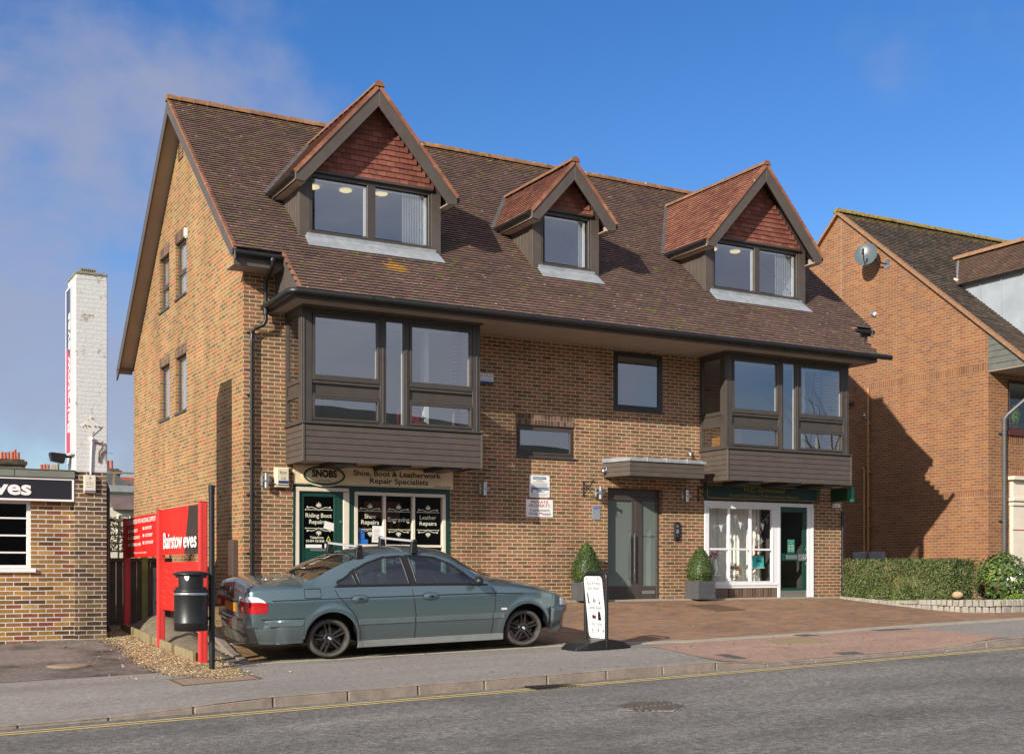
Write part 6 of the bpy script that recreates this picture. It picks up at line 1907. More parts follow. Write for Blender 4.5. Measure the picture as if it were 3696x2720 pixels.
# roof bars
M['bar'] = mat('silver_roof_bar', (.55,.56,.57), .35, .05, metal=.4)
for x in (1.60, 2.38):
    z = cat(x, ZC)+.085
    mb = MB(); mb.hexa([cs(x-.03,-.64,z-.014), cs(x+.03,-.64,z-.014), cs(x+.03,.64,z-.014), cs(x-.03,.64,z-.014), cs(x-.022,-.64,z+.014), cs(x+.022,-.64,z+.014), cs(x+.022,.64,z+.014), cs(x-.022,.64,z+.014)])
    b_ = mb.build('roof_bar', M['bar'], car, local=True, bevel=.006)
    mb = MB()
    for s in (-1, 1):
        zr_ = cat(x, ZE)
        mb.hexa([cs(x-.055,s*.645,zr_-.01), cs(x+.055,s*.645,zr_-.01), cs(x+.055,s*.57,zr_+.01), cs(x-.055,s*.57,zr_+.01), cs(x-.035,s*.64,z+.018), cs(x+.035,s*.64,z+.018), cs(x+.035,s*.57,z-.012), cs(x-.035,s*.57,z-.012)])
        mb.hexa([cs(x-.04,s*.625,z-.02), cs(x+.04,s*.625,z-.02), cs(x+.04,s*.66,z-.02), cs(x-.04,s*.66,z-.02), cs(x-.03,s*.625,z+.022), cs(x+.03,s*.625,z+.022), cs(x+.03,s*.66,z+.022), cs(x-.03,s*.66,z+.022)])
    mb.build('foot', M['black'], b_, local=True, bevel=.01)
mb = MB()
mb.tube([cs(3.60,-.45,1.0), cs(3.66,.1,1.005)], .008, 5); mb.tube([cs(3.62,.05,1.0), cs(3.66,.55,1.0)], .008, 5); mb.tube([cs(3.50,-.5,1.04), cs(3.53,.0,1.055)], .009, 5)
mb.build('wiper', M['cartrim'], car, local=True)
# ================================================================ STREET THINGS
# --- red estate agent's sign on three posts
M['red'] = mat('red_sign_paint', (.62,.018,.014), .38, .08, 2); M['redpost'] = mat('red_post_paint', (.60,.04,.035), .45, .08, 3)
M['darkpanel'] = mat('dark_sign_panel', (.030,.024,.022), .3, .1)
PR_, PM_, PL_ = Vector((-1.955,-4.53,0)), Vector((-2.03,-2.30,0)), Vector((-1.97,.55,0))
ag = thing('estate_agent_board', (-2.03,-2.30,-.5), 'red estate agent board on three posts beside the parking bay', 'sign board')
for p, zb_, zt_ in ((PR_, -.80, 1.614), (PM_, -.70, 1.585), (PL_, -.60, 1.552)):
    mb = MB(); mb.box(p.x-.055, p.x+.055, p.y-.055, p.y+.055, zb_, zt_)
    mb.box(p.x-.062, p.x+.062, p.y-.062, p.y+.062, zt_, zt_+.01)
    for d in (-.03, .03): mb.box(p.x+d-.004, p.x+d+.004, p.y-.0575, p.y-.0552, zb_, zt_)
    mb.build('post', M['redpost'], ag, bevel=.004)
def panel_frame(a, b):
    u = (b-a).normalized(); w = Vector((0,0,1)).cross(u); w = -w if w.x > 0 else w
    return Frame(a, u, (0,0,1), w), (b-a).length
def bowed(mb, F, L, u0, u1, v0, v1, bow, n=14, t=.02, w=0, slope=0):
    def pt(u, v, o): return F.p(u, v, w + bow*math.sin(math.pi*max(0, min(1, u/L))) + o)
    for k in range(n):
        a, b = lerp(u0, u1, k/n), lerp(u0, u1, (k+1)/n)
        mb.hexa([pt(a,v0,0), pt(b,v0,0), pt(b,v0,-t), pt(a,v0,-t), pt(a,v1,0), pt(b,v1,0), pt(b,v1,-t), pt(a,v1,-t)])
FL_, LL = panel_frame(PL_, PM_); FR_, LR = panel_frame(PM_, PR_)
mb = MB(); bowed(mb, FL_, LL, .06, LL-.06, .855, 1.550, .05); pl = mb.build('panel', M['red'], ag)
mb = MB(); bowed(mb, FR_, LR, .06, LR-.06, .872, 1.588, .05); pr = mb.build('panel', M['red'], ag)
mb = MB(); bowed(mb, FR_, LR, .06, LR-.06, .015, .763, .05); pw = mb.build('panel', M['red'], ag)
mb = MB()                                                   # dark wedge at the right of the name panel
n = 10
for k in range(n):
    v0, v1 = lerp(.874, 1.586, k/n), lerp(.874, 1.586, (k+1)/n)
    ua, ub = lerp(LR*.655, LR*.745, k/n), lerp(LR*.655, LR*.745, (k+1)/n)
    f = lambda u, v: FR_.p(u, v, .05*math.sin(math.pi*u/LR)+.003)
    for j in range(5):
        a0, a1 = lerp(ua, LR-.061, j/5), lerp(ua, LR-.061, (j+1)/5); b0, b1 = lerp(ub, LR-.061, j/5), lerp(ub, LR-.061, (j+1)/5)
        mb.add([f(a0,v0), f(a1,v0), f(b1,v1), f(b0,v1)], [(0,1,2,3)])
mb.build('dark_wedge', M['darkpanel'], pr, recalc=False)
mb = MB(); text(mb, 'Bairstow', FR_, LR*.17, .975, .235, .062, LR*.46, align='L', bold=.02); text(mb, 'eves', FR_, LR*.655, .975, .225, .062, LR*.30, align='L', bold=.02)
mb.build('lettering', M['white'], pr, recalc=False)
mb = MB(); text(mb, 'LOCAL EXPERTISE WITH NATIONAL SUPPORT', FL_, LL*.53, 1.43, .075, .058, LL*.87, bold=.012)
for i, s in enumerate(('ESTATE AGENTS', 'MORTGAGE SERVICES*', 'INTERNATIONAL HOMES')): text(mb, s, FL_, LL*.20, 1.29-i*.12, .05, .053+.004*i, LL*(.24,.32,.35)[i], align='L', bold=.015); mb.fbox(FL_, LL*.15, LL*.17, 1.29-i*.12, 1.34-i*.12, .050, .056)
for i, s in enumerate(('SURVEYORS*', 'AUCTIONEERS*', 'CONVEYANCING*')): text(mb, s, FL_, LL*.65, 1.31-i*.12, .05, .054, LL*(.20,.22,.24)[i], align='L', bold=.015); mb.fbox(FL_, LL*.60, LL*.62, 1.31-i*.12, 1.36-i*.12, .050, .056)
text(mb, '*through our associated companies', FL_, LL*.52, .92, .03, .058, LL*.38)
mb.build('lettering', M['white'], pl, recalc=False)
# thin wavy lines moulded in the lower panel
mb = MB()
for v in (.12, .22, .32, .43, .52, .62):
    mb.tube([FR_.p(lerp(.09, LR*.62, k/24), v+.022*math.sin(k*.55+v*9)-.03*(k/24), .05*math.sin(math.pi*lerp(.09, LR*.62, k/24)/LR)+.001) for k in range(25)], .004, 4)
M['redline'] = mat('light_red_line', (.75,.09,.07), .4)
mb.build('wave_lines', M['redline'], pw)

# --- black post and litter bin
mb = MB(); mb.tube([(-2.03,-5.29,-.80), (-2.035,-5.29,1.72)], .040, 16); mb.tube([(-2.035,-5.29,1.70), (-2.035,-5.29,1.81)], .045, 16)
tag(mb.build('black_post', M['black']), 'plain black round post standing in front of the litter bin', 'post')
bc = Vector((-2.315,-5.27,0))
bn = thing('litter_bin', (bc.x, bc.y, -.18), 'black round litter bin with hooded lid hung beside the black post', 'litter bin')
mb = MB(); mb.lathe((bc.x,bc.y,0), [(.19,-.195),(.222,-.185),(.226,-.10),(.231,-.09),(.231,-.075),(.226,-.065),(.226,.33),(.232,.345),(.232,.37),(.205,.372)], 36)
mb.build('barrel', M['black'], bn)
mb = MB(); mb.lathe((bc.x,bc.y,0), [(.2285,.298),(.2295,.30),(.2295,.325),(.2285,.327)], 36, cap=False); mb.build('band', M['steel'], bn)
mb = MB()                                                   # hood with an opening towards the pavement
nseg = 48; a0 = math.atan2(.25, -1); half = .62
for k in range(nseg):
    p, q = 2*math.pi*k/nseg, 2*math.pi*(k+1)/nseg
    m_ = ((p+q)/2-a0+math.pi) % (2*math.pi)-math.pi
    open_ = abs(m_) < half or abs(abs(m_)-math.pi) < half
    for z0, z1 in (((.372,.405),(.53,.572)) if open_ else ((.372,.572),)):
        mb.add([(bc.x+.208*math.cos(p),bc.y+.208*math.sin(p),z0),(bc.x+.208*math.cos(q),bc.y+.208*math.sin(q),z0),(bc.x+.208*math.cos(q),bc.y+.208*math.sin(q),z1),(bc.x+.208*math.cos(p),bc.y+.208*math.sin(p),z1)], [(0,1,2,3)], True)
mb.lathe((bc.x,bc.y,0), [(.19,.56),(.243,.572),(.246,.59),(.20,.612),(.10,.628),(.0,.632)], 36)
mb.build('hood', M['black'], bn, recalc=False)
mb = MB(); mb.lathe((bc.x,bc.y,0), [(.0,.36),(.15,.361),(.15,.56)], 20, cap=False); mb.build('liner', M['ink'], bn, recalc=False)
bx = Frame((bc.x,bc.y,0), (.87,-.49,0), (0,0,1), Vector((-.49,-.87,0)))
mb = MB(); pts = [(-.034,.035),(.034,.035),(.027,-.015),(.008,-.035),(-.012,-.026),(-.03,.0)]
mb.prism([bx.p(-.00+a, .525+b, .2095) for a, b in pts], bx.w*.003); mb.build('worn_sticker', M['paper'], bn)
mb = MB(); mb.box(bc.x+.15, bc.x+.26, bc.y-.035, bc.y+.03, -.05, -.0); mb.box(bc.x+.15, bc.x+.26, bc.y-.035, bc.y+.03, .20, .25); mb.build('bracket', M['blackiron'], bn)

# --- swinging pavement sign
bx0 = Vector((3.87,-5.90,0)); gz = pave_z(3.87,-5.9)
FS = Frame((3.87,-5.90,0), (0,-1,0), (0,0,1), (-1,0,0))
st = thing('pavement_sign', (3.87,-5.9,gz), 'white pavement swing sign with boots and keys in a black frame', 'pavement sign')
def rrect(u0, u1, v0, v1, r, n=6):
    out = []
    for cu_, cv_, a in ((u1-r,v0+r,-90),(u1-r,v1-r,0),(u0+r,v1-r,90),(u0+r,v0+r,180)):
        out += [(cu_+r*math.cos(R(a+90*k/n)), cv_+r*math.sin(R(a+90*k/n))) for k in range(n+1)]
    return out
mb = MB(); pth = [(-.30,gz+.02),(-.30,.50)] + [(-.22-.08*math.cos(R(90*k/6)), .51+.08*math.sin(R(90*k/6))) for k in range(7)] + [(.22+.08*math.sin(R(90*k/6)), .51+.08*math.cos(R(90*k/6))) for k in range(7)] + [(.30,.50),(.30,gz+.02)]
mb.tube([FS.p(a,b,0) for a, b in pth], .030, 10); mb.build('frame', M['black'], st)
FSp = Frame(FS.p(0,0,.01), (0,-1,0), Vector((-.10,0,1)).normalized(), Vector((-1,0,-.10)).normalized())
mb = MB(); mb.prism([FSp.p(a+.018*(.55-b), b, 0) for a, b in rrect(-.245, .262, -.43, .545, .07)], FSp.w*.012); pp = mb.build('panel', M['white'], st, bevel=.002)
mb = MB()
for u in (-.17, .17): mb.tube([FS.p(u,.60,.0), FSp.p(u,.515,.02), FSp.p(u+.03,.49,.02)], .007, 5)
mb.build('hook', M['blackiron'], st)
mb = MB()                                                   # ballast base with two sloping lobes
prof = [(-.52,0),(-.50,.035),(-.34,.10),(-.10,.15),(.10,.15),(.34,.10),(.50,.035),(.52,0)]
gz2 = gz-.0
for (a, b), (c, d) in zip(prof, prof[1:]):
    wa, wb = .32*(1-.35*(abs(a)/.52)**4), .32*(1-.35*(abs(c)/.52)**4)
    P0 = lambda x, y, z: (3.87+x, -5.90+y, gz2+z+.0266*x)
    mb.hexa([P0(a,-wa,0), P0(c,-wb,0), P0(c,wb,0), P0(a,wa,0), P0(a,-wa,b+.002), P0(c,-wb,d+.002), P0(c,wb,d+.002), P0(a,wa,b+.002)])
mb.build('base', M['black'], st, bevel=.012)
mb = MB()
T_ = lambda s, v, h, wd, **k: text(mb, s, FSp, .02+.018*(.55-v)*.5, v, h, .0135, wd, **k)
T_('Shoe & Riding', .415, .055, .38); T_('Boot Repairs', .335, .055, .33); T_('Leather Repairs', .03, .055, .39); T_('Key Cutting', -.225, .055, .29)
# boot, pair of shoes, stiletto, coat
F_ = FSp; w_ = .0135
def shape(pts, u, v, s): mb.add([F_.p(u+a*s, v+b*s, w_) for a, b in pts], [list(range(len(pts)))])
shape([(0,0),(.055,0),(.06,.012),(.03,.025),(.022,.16),(-.012,.16),(-.008,.03)], -.17, .12, 1)
for d in (-.022, .022): shape([(0,0),(.02,.0),(.024,.03),(.014,.075),(.004,.078),(-.004,.03)], .0+d, .13, 1.05)
shape([(0,0),(.05,0),(.055,.01),(.03,.03),(.018,.10),(.008,.10),(.004,.02)], .13, .11, 1)
shape([(-.05,0),(.05,0),(.035,.11),(.02,.14),(.0,.15),(-.02,.14),(-.035,.11)], .12, -.145, 1)
shape([(-.055,0),(.0,0),(.0,.055),(-.055,.06)], -.03, -.12, 1)
mb.build('print', M['ink'], pp, recalc=False)
mb = MB(); shape([(0,-.005),(.05,-.003),(.052,.05),(0,.056)], -.03, -.12, 1); mb.build('red_print', M['redcloth'], pp, recalc=False)
def key(u, v, m_):
    global mb
    mb = MB(); mb.disc(F_, u+.025, v+.07, w_, .022, n=12); shape([(0,0),(.01,-.004),(.03,.055),(.018,.06)], u, v, 1); shape([(.004,.012),(-.012,.018),(-.010,.026),(.008,.022)], u, v, 1); mb.build('key_print', m_, pp, recalc=False)
M['brass'] = mat('brass_print', (.42,.24,.05), .5); M['greyprint'] = mat('grey_print', (.16,.16,.17), .5)
key(-.13, -.37, M['brass']); key(.03, -.37, M['greyprint']); key(.17, -.375, M['greyprint'])

# --- planters and clipped bushes
LEAFD = [(0,(.018,.034,.008)), (.35,(.040,.070,.014)), (.7,(.062,.100,.022)), (1,(.105,.145,.04))]
M['box_leaf'] = leaf_mat('box_leaves', LEAFD, .45)
M['hedge_leaf'] = leaf_mat('privet_leaves', [(0,(.022,.036,.010)), (.3,(.05,.078,.020)), (.65,(.085,.118,.033)), (.9,(.14,.16,.055)), (1,(.22,.19,.10))], .5)
M['gloss_leaf'] = leaf_mat('glossy_leaves', [(0,(.030,.058,.012)), (.4,(.062,.110,.022)), (.8,(.10,.165,.035)), (1,(.16,.21,.06))], .22, spec=.7)
M['twig'] = mat('brown_twigs', (.11,.075,.045), .9, .3, 9)
def leafcard(mb, c, n, L, wd, fold=.25):
    n = n.normalized(); t = n.orthogonal().normalized(); a = random.uniform(0, 6.283)
    d = (t*math.cos(a)+n.cross(t)*math.sin(a)); sd = n.cross(d)
    mb.add([c-d*L*.5, c+sd*wd*.5+n*fold*wd*.3, c+d*L*.5, c-sd*wd*.5+n*fold*wd*.3], [(0,1,2),(0,2,3)])
def planter(x0, y0, s, hgt, label, bush, bl):
    t = thing('planter', (x0+s/2, y0+s/2, 0), label, 'planter', 'ribbed grey planters beside the entrance')
    mb = MB(); nb = 16
    for k in range(nb):
        z0, z1 = hgt*k/nb+.002, hgt*(k+1)/nb-.009
        mb.box(x0, x0+s, y0, y0+s, z0, z1)
    mb.box(x0+.008, x0+s-.008, y0+.008, y0+s-.008, .0, hgt-.02)
    mb.build('ribbed_box', M['planterm'], t, bevel=.003)
    mb = MB(); mb.box(x0+.03, x0+s-.03, y0+.03, y0+s-.03, hgt-.03, hgt+.004); mb.build('soil', M['soil'], t)
    bu = thing('clipped_bush', (x0+s/2, y0+s/2, hgt), bl, 'bush', 'clipped bushes in the planters')
    cx_, cy_ = x0+s/2, y0+s/2
    H, rmax = bush
    rad = lambda q: rmax*(.80+.20*math.sin(min(1, q/.28)*math.pi/2)) * (1-max(0,(q-.12)/.88)**1.5)**.75 + .02
    mb = MB()
    mb.lathe((cx_,cy_,hgt), [(rad(q/12)*.86, H*q/12*.97) for q in range(13)], 18)
    for k in range(4200):
        q = random.random()**.85; a = random.uniform(0, 6.283)
        rr = rad(q)*random.uniform(.84, 1.03)*(1+.15*noise.noise((math.cos(a)*2.2, math.sin(a)*2.2, q*5+x0))) * (1.06 if random.random() < .04 else 1)
        c = Vector((cx_+rr*math.cos(a), cy_+rr*math.sin(a), hgt+H*q))
        leafcard(mb, c, Vector((math.cos(a), math.sin(a), .5))+Vector((random.uniform(-.8,.8), random.uniform(-.8,.8), random.uniform(-.8,.8))), random.uniform(.022,.040), random.uniform(.014,.022))
    mb.build('foliage', M['box_leaf'], bu, recalc=False)
    mb = MB(); mb.tube([(cx_,cy_,hgt), (cx_,cy_,hgt+H*.6)], .02, 6); mb.build('stem', M['twig'], bu)
M['planterm'] = mat('grey_ribbed_planter', (.115,.118,.125), .4, .12, 5, metal=.2)
planter(6.97, -.62, .46, .40, 'ribbed grey square planter left of the entrance doors', (.80,.335), 'tall clipped conical bush half hidden behind the pavement swing sign')
planter(9.95, -.60, .48, .415, 'ribbed grey square planter right of the entrance doors', (.72,.31), 'shorter clipped conical bush beside the white shop window')

# --- hedge, shrub and stone-edged bed
mb = MB()
def hedge_pt(u, v, side):
    pass
hx0, hx1, hy0, hy1, hz0, hz1 = 14.50, 15.36, -3.50, -.30, -.12, .875
mb.box(hx0+.07, hx1-.07, hy0+.07, hy1, hz0, hz1-.06)
def bumpy(p): return .075*noise.noise((p.x*2.3, p.y*2.3, p.z*2.3)) + .025*noise.noise((p.x*7, p.y*7, p.z*7))
for k in range(15000):
    f = random.random()
    if f < .56: p, n = Vector((hx0, random.uniform(hy0,hy1), random.uniform(hz0,hz1))), Vector((-1,0,.15))
    elif f < .76: p, n = Vector((random.uniform(hx0,hx1), hy0, random.uniform(hz0,hz1))), Vector((0,-1,.15))
    else: p, n = Vector((random.uniform(hx0,hx1), random.uniform(hy0,hy1), hz1)), Vector((0,0,1))
    g = noise.noise((p.x*1.4+3, p.y*1.4, p.z*1.6))
    if g > .42 and random.random() < .8: continue           # thin patches where twigs show
    p = p + n*(bumpy(p)+random.uniform(-.06, .02)) ; p.z = max(hz0, p.z)
    n2 = n+Vector((random.uniform(-1,1), random.uniform(-1,1), random.uniform(-.7,1)))
    leafcard(mb, p, n2, random.uniform(.035,.070), random.uniform(.014,.026))
hg = mb.build('clipped_hedge', M['hedge_leaf'], recalc=False); tag(hg, 'clipped green boxy hedge running forward from the right corner of the building', 'hedge')
mb = MB()
for k in range(260):
    y = random.uniform(hy0, hy1); z = random.uniform(.2, .85)
    if noise.noise((hx0*1.4+3, y*1.4, z*1.6)) < .12 and random.random() < .8: continue
    mb.tube([(hx0+.06, y, z-.15), (hx0-.01+random.uniform(-.02,.03), y+random.uniform(-.05,.05), z), (hx0-.03, y+random.uniform(-.12,.12), z+random.uniform(.02,.1))], [.005,.004,.002], 4)
M['strawtwig'] = mat('dry_straw_twigs', (.26,.19,.10), .9, .25, 9)
mb.build('twigs', M['strawtwig'], hg)
mb = MB(); bc2 = Vector((16.75,-3.0,.42))
for k in range(2300):
    d = Vector((random.gauss(0,1), random.gauss(0,1), random.gauss(0,1))).normalized()
    rr = random.uniform(.55, 1.0)**.5*(1+.16*noise.noise(d*2.1))
    p = bc2 + Vector((d.x*.60*rr, d.y*.60*rr, d.z*.64*rr))
    if p.z < -.10: continue
    leafcard(mb, p, d+Vector((random.uniform(-.7,.7), random.uniform(-.7,.7), random.uniform(-.2,.9))), random.uniform(.075,.125), random.uniform(.045,.065), .5)
sh = thing('round_shrub', (16.75,-3.0,-.15), 'round glossy leaved shrub at the right edge beyond the hedge', 'shrub')
mb.build('foliage', M['gloss_leaf'], sh, recalc=False)
mb = MB()
for k in range(7):
    a = k*.9; mb.tube([(16.75,-3.0,-.2), (16.75+.15*math.cos(a),-3.0+.15*math.sin(a),.15), (16.75+.4*math.cos(a),-3.0+.4*math.sin(a),.6)], [.02,.014,.005], 5)
mb.build('stem', M['twig'], sh)
mb = MB()
for k in range(900):
    a = random.uniform(0,6.283); r = random.random()**.5
    p = Vector((16.1+.42*r*math.cos(a), -3.95+.22*r*math.sin(a), .0+.11*(1-r*r)+random.uniform(-.02,.02)))
    leafcard(mb, p, Vector((random.uniform(-1,1), random.uniform(-1,1), 1)), .035, .02)
M['limeleaf'] = leaf_mat('lime_leaves', [(0,(.08,.16,.015)), (.6,(.16,.27,.03)), (1,(.24,.34,.05))], .5)
tag(mb.build('low_plant', M['limeleaf'], recalc=False), 'low bright green cushion plant at the foot of the round shrub', 'plant')
M['sett'] = mat('grey_granite_sett', (.30,.275,.235), .85, .22, 5, .5, 45, dirt=((.15,.15,.07), .7, 4))
WP = [(14.26,-.38), (14.22,-1.3), (14.15,-2.4), (14.10,-3.4), (14.22,-4.12), (14.8,-4.48), (15.7,-4.55), (16.6,-4.6), (18.2,-4.75), (20.5,-4.95)]
mb = MB()
def along(d):
    acc = 0
    for (a, b), (c, e) in zip(WP, WP[1:]):
        L = math.dist((a,b),(c,e))
        if d <= acc+L: t = (d-acc)/L; return lerp(a,c,t), lerp(b,e,t), math.atan2(e-b, c-a)
        acc += L
    return (*WP[-1], 0)
def wtop(y, x): return interp(y, [(-4.6,.02), (-3.3,.00), (-2.0,-.045), (-.4,.02)])
for course in (0, 1):
    d = 0.0 if course == 0 else .07
    while d < 9.8:
        L = random.uniform(.11, .17)
        x, y, a = along(d+L/2)
        zb_ = fore_z(x, y)-.03; zt_ = wtop(y, x)
        mid = lerp(zb_, zt_, .52) if zt_-zb_ > .15 else zb_
        z0, z1 = (zb_, mid-.006) if course == 0 else (mid, zt_)
        if z1-z0 > .03:
            ca, sa = math.cos(a), math.sin(a); hw = .075+random.uniform(-.012,.012); o = random.uniform(-.014,.014)
            P2 = lambda l, w, z: (x+ca*l-sa*(w+o), y+sa*l+ca*(w+o), z+random.uniform(-.008,.008))
            l = L/2-.006
            mb.hexa([P2(-l,-hw,z0), P2(l,-hw,z0), P2(l,hw,z0), P2(-l,hw,z0), P2(-l+.008,-hw+.01,z1), P2(l-.008,-hw+.01,z1), P2(l-.008,hw-.01,z1), P2(-l+.008,hw-.01,z1)])
        d += L
tag(mb.build('stone_edging', M['sett'], bevel=.01), 'low edging wall of rough grey setts round the planting bed', 'low wall')
mb = MB()
mb.poly((14.28,-.2,-.05), (14.18,-2.4,-.07), (14.14,-3.4,-.05), (14.3,-4.05,-.03), (14.9,-4.4,-.03), (16.6,-4.5,-.03), (20.5,-4.8,-.03), (20.5,-2.6,-.04), (16.0,-.2,-.05))
S(mb.build('planting_bed', M['soil'], recalc=False))
mb = MB(); ellipsoid(mb, (14.62,-3.58,.10), .11, .13, .085, 12)
M['rock'] = mat('tan_rock', (.42,.30,.17), .9, .25, 12, .8, 25)
tag(mb.build('tan_rock', M['rock']), 'tan rock wedged at the foot of the clipped hedge', 'rock')
# fallen leaves and litter on the forecourt
M['litter'] = leaf_mat('fallen_leaves', [(0,(.07,.04,.02)), (.5,(.16,.09,.04)), (.8,(.30,.22,.12)), (1,(.7,.68,.62))], .8)
mb = MB()
for k in range(190):
    x = random.uniform(-.5, 15); y = random.uniform(-6.0, -.3) if random.random() < .7 else random.uniform(-8.4, -6.1)
    z = fore_z(x, y) if y > edge_y(x)+.3 else (pave_z(x, y) if y < edge_y(x) else None)
    if z is None: continue
    leafcard(mb, Vector((x, y, z+.014)), Vector((random.uniform(-.3,.3), random.uniform(-.3,.3), 1)), random.uniform(.03,.07), random.uniform(.02,.04))
o = mb.build('fallen_leaves', M['litter'], recalc=False); o['kind'] = 'stuff'
# timber edging of the chippings
M['oldwood'] = mat('weathered_plank', (.24,.19,.10), .9, .25, 7, .4, 40); M['greenwood'] = mat('green_stained_timber', (.26,.25,.07), .85, .2, 4, .2, 40)
PLK = [(-2.02,.75), (-2.04,-.45), (-2.05,-1.85), (-2.04,-3.25), (-2.0,-4.38)]
for i, ((a, b), (c, d)) in enumerate(zip(PLK, PLK[1:])):
    mb = MB(); za, zc_ = side_z(a, b), side_z(c, d)
    mb.hexa([(a-.018,b-.01,za-.05),(a+.018,b-.01,za-.05),(c+.018,d+.01,zc_-.05),(c-.018,d+.01,zc_-.05),(a-.018,b-.01,za+.13),(a+.018,b-.01,za+.13),(c+.018,d+.01,zc_+.13),(c-.018,d+.01,zc_+.13)])
    pk = mb.build('edging_plank', M['oldwood'], bevel=.004)
    tag(pk, ('furthest plank of the timber edging, beside the back post of the red board', 'plank of the timber edging next behind the middle post of the red board', 'plank of the timber edging just before the middle post of the red board', 'nearest plank of the timber edging, ending at the front post of the red board')[i], 'plank', 'timber edging planks holding the chippings')
    mb = MB(); mb.box(c-.06, c-.02, d-.02, d+.025, zc_-.05, zc_+.15); mb.build('peg', M['oldwood'], pk)
# gate, posts in the alley
M['darkwood'] = mat('dark_fence_timber', (.085,.062,.048), .85, .25, 5, .3, 30)
gt = thing('garden_gate', (-1.45,3.1,-.4), 'dark timber gate with open trellis top at the end of the alley', 'gate')
mb = MB()
for k in range(13): mb.box(-2.32+k*.135, -2.32+k*.135+.128, 3.10, 3.125, -.5, .86)
mb.box(-2.32, -.55, 3.06, 3.10, .80, .88); mb.box(-2.32, -.55, 3.06, 3.10, 1.60, 1.66)
mb.build('boarding', M['darkwood'], gt, bevel=.004)
mb = MB()
for k in range(11): mb.box(-2.30+k*.17, -2.30+k*.17+.03, 3.08, 3.10, .88, 1.60)
for k in range(4): mb.box(-2.32, -.55, 3.10, 3.12, 1.0+k*.16, 1.03+k*.16)
mb.build('trellis', M['oldwood'], gt)
mb = MB()
for k in range(1500):
    p = Vector((random.uniform(-2.4,-.4), random.uniform(3.3,3.8), random.uniform(1.0,1.72)))
    leafcard(mb, p, Vector((random.uniform(-1,1), -1, random.uniform(-1,1))), .06, .03)
tag(mb.build('garden_hedge', M['hedge_leaf'], recalc=False), 'green garden hedge showing above the alley gate', 'hedge')
mb = MB(); mb.box(-1.57, -1.46, 1.15, 1.25, -.55, 1.45); tag(mb.build('timber_post', M['greenwood'], bevel=.005), 'green stained timber post behind the red board', 'post')
M['concrete'] = mat('grey_concrete', (.27,.26,.23), .9, .15, 6, .3, 60)
mb = MB()
for z0, z1 in ((-.5,.0), (.07,.42), (.49,.68)): mb.box(-1.41, -1.27, .95, 1.05, z0, z1)
for z0, z1 in ((0,.07), (.42,.49)): mb.box(-1.41, -1.365, .95, 1.05, z0, z1); mb.box(-1.315, -1.27, .95, 1.05, z0, z1)
tag(mb.build('concrete_post', M['concrete'], bevel=.006), 'short concrete post with square holes behind the red board', 'post')
mb = MB(); mb.box(-.10, 0, .32, .62, .52, 1.20); mb.box(-.11, -.10, .335, .605, .54, 1.18)
M['brownbox'] = mat('brown_cabinet', (.085,.055,.045), .5, .1)
tag(mb.build('meter_cabinet', M['brownbox'], bevel=.006), 'brown meter cabinet low on the gable wall near the corner', 'cabinet')
# ================================================================ LEFT NEIGHBOUR: low shop with the white chimney
lb = thing('low_shop', (-6,2,-.45), 'low yellow brick shop with flat roof and a black fascia at the left edge', 'building')
LY = -.53
FL = Frame((0,LY,0), (1,0,0), (0,0,1), (0,-1,0))
WIN = (-5.30,-3.735,.66,1.79,.10)
mb = wall(MB(), FL, -14, -3.06, -.9, 2.28, [WIN]); mb.build('front_wall', M['brick_yellow'], lb, recalc=False)
mb = MB()
mb.box(-3.06, -2.55, -.65, .4, -.9, 2.27); mb.build('pier', M['brick_dark'], lb)
mb = MB()
mb.poly((-2.55,.4,-.9), (-2.55,7,-.9), (-2.55,7,2.1), (-2.55,.4,2.1)); mb.poly((-14,LY,2.1), (-2.55,LY,2.1), (-2.55,7,2.1), (-14,7,2.1)); mb.poly((-14,7,-.9), (-2.55,7,-.9), (-2.55,7,2.1), (-14,7,2.1))
mb.build('rear_walls', M['brick_dark'], lb, recalc=False)
M['parapet'] = mat('grey_green_felt', (.155,.17,.145), .8, .15, 3, .2, 30)
mb = MB(); mb.fbox(FL, -14, -3.065, 2.165, 2.285, -.25, .16); mb.fbox(FL, -14, -3.055, 2.285, 2.30, -.25, .175)
for x in (-4.02, -6.1): mb.fbox(FL, x, x+.01, 2.17, 2.29, .16, .168)
mb.build('parapet', M['parapet'], lb, bevel=.006)
mb = MB(); mb.ring(FL, *WIN[:4], .06, -.09, -.03); mb.fbox(FL, -4.55, -4.47, .72, 1.73, -.09, -.03)
for z in (.925, 1.205, 1.49):
    mb.fbox(FL, -5.24, -4.55, z-.014, z+.014, -.085, -.035); mb.fbox(FL, -4.47, -3.795, z-.014, z+.014, -.085, -.035)
mb.fbox(FL, -5.4, -3.66, .60, .66, -.06, .05)
wn_ = mb.build('window', M['white'], lb, bevel=.004)
pane(FL, -5.24, -3.795, .72, 1.73, -.06, wn_, 'glass_shop')
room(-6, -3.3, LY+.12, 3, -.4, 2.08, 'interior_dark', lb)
mb = MB(); mb.tube([(-2.49,-.42,2.02), (-2.49,-.42,-.30), (-2.49,-.55,-.38)], .04, 10); mb.tube([(-2.55,-.35,2.2),(-2.49,-.42,2.0)], .045, 8); mb.build('downpipe', M['black'], lb)
mb = MB(); mb.fbox(FL, -14, -3.075, 1.776, 2.160, .0, .12); 
fs = tag(mb.build('shop_sign', M['signblack'] if 'signblack' in M else mat('charcoal_sign', (.016,.016,.022), .4, .1), bevel=.004), 'black fascia sign with white border and the letters ves at the left edge', 'shop sign')
mb = MB(); mb.ring(FL, -14, -3.075, 1.776, 2.160, .032, .1205, .132); mb.build('border', M['white'], fs)
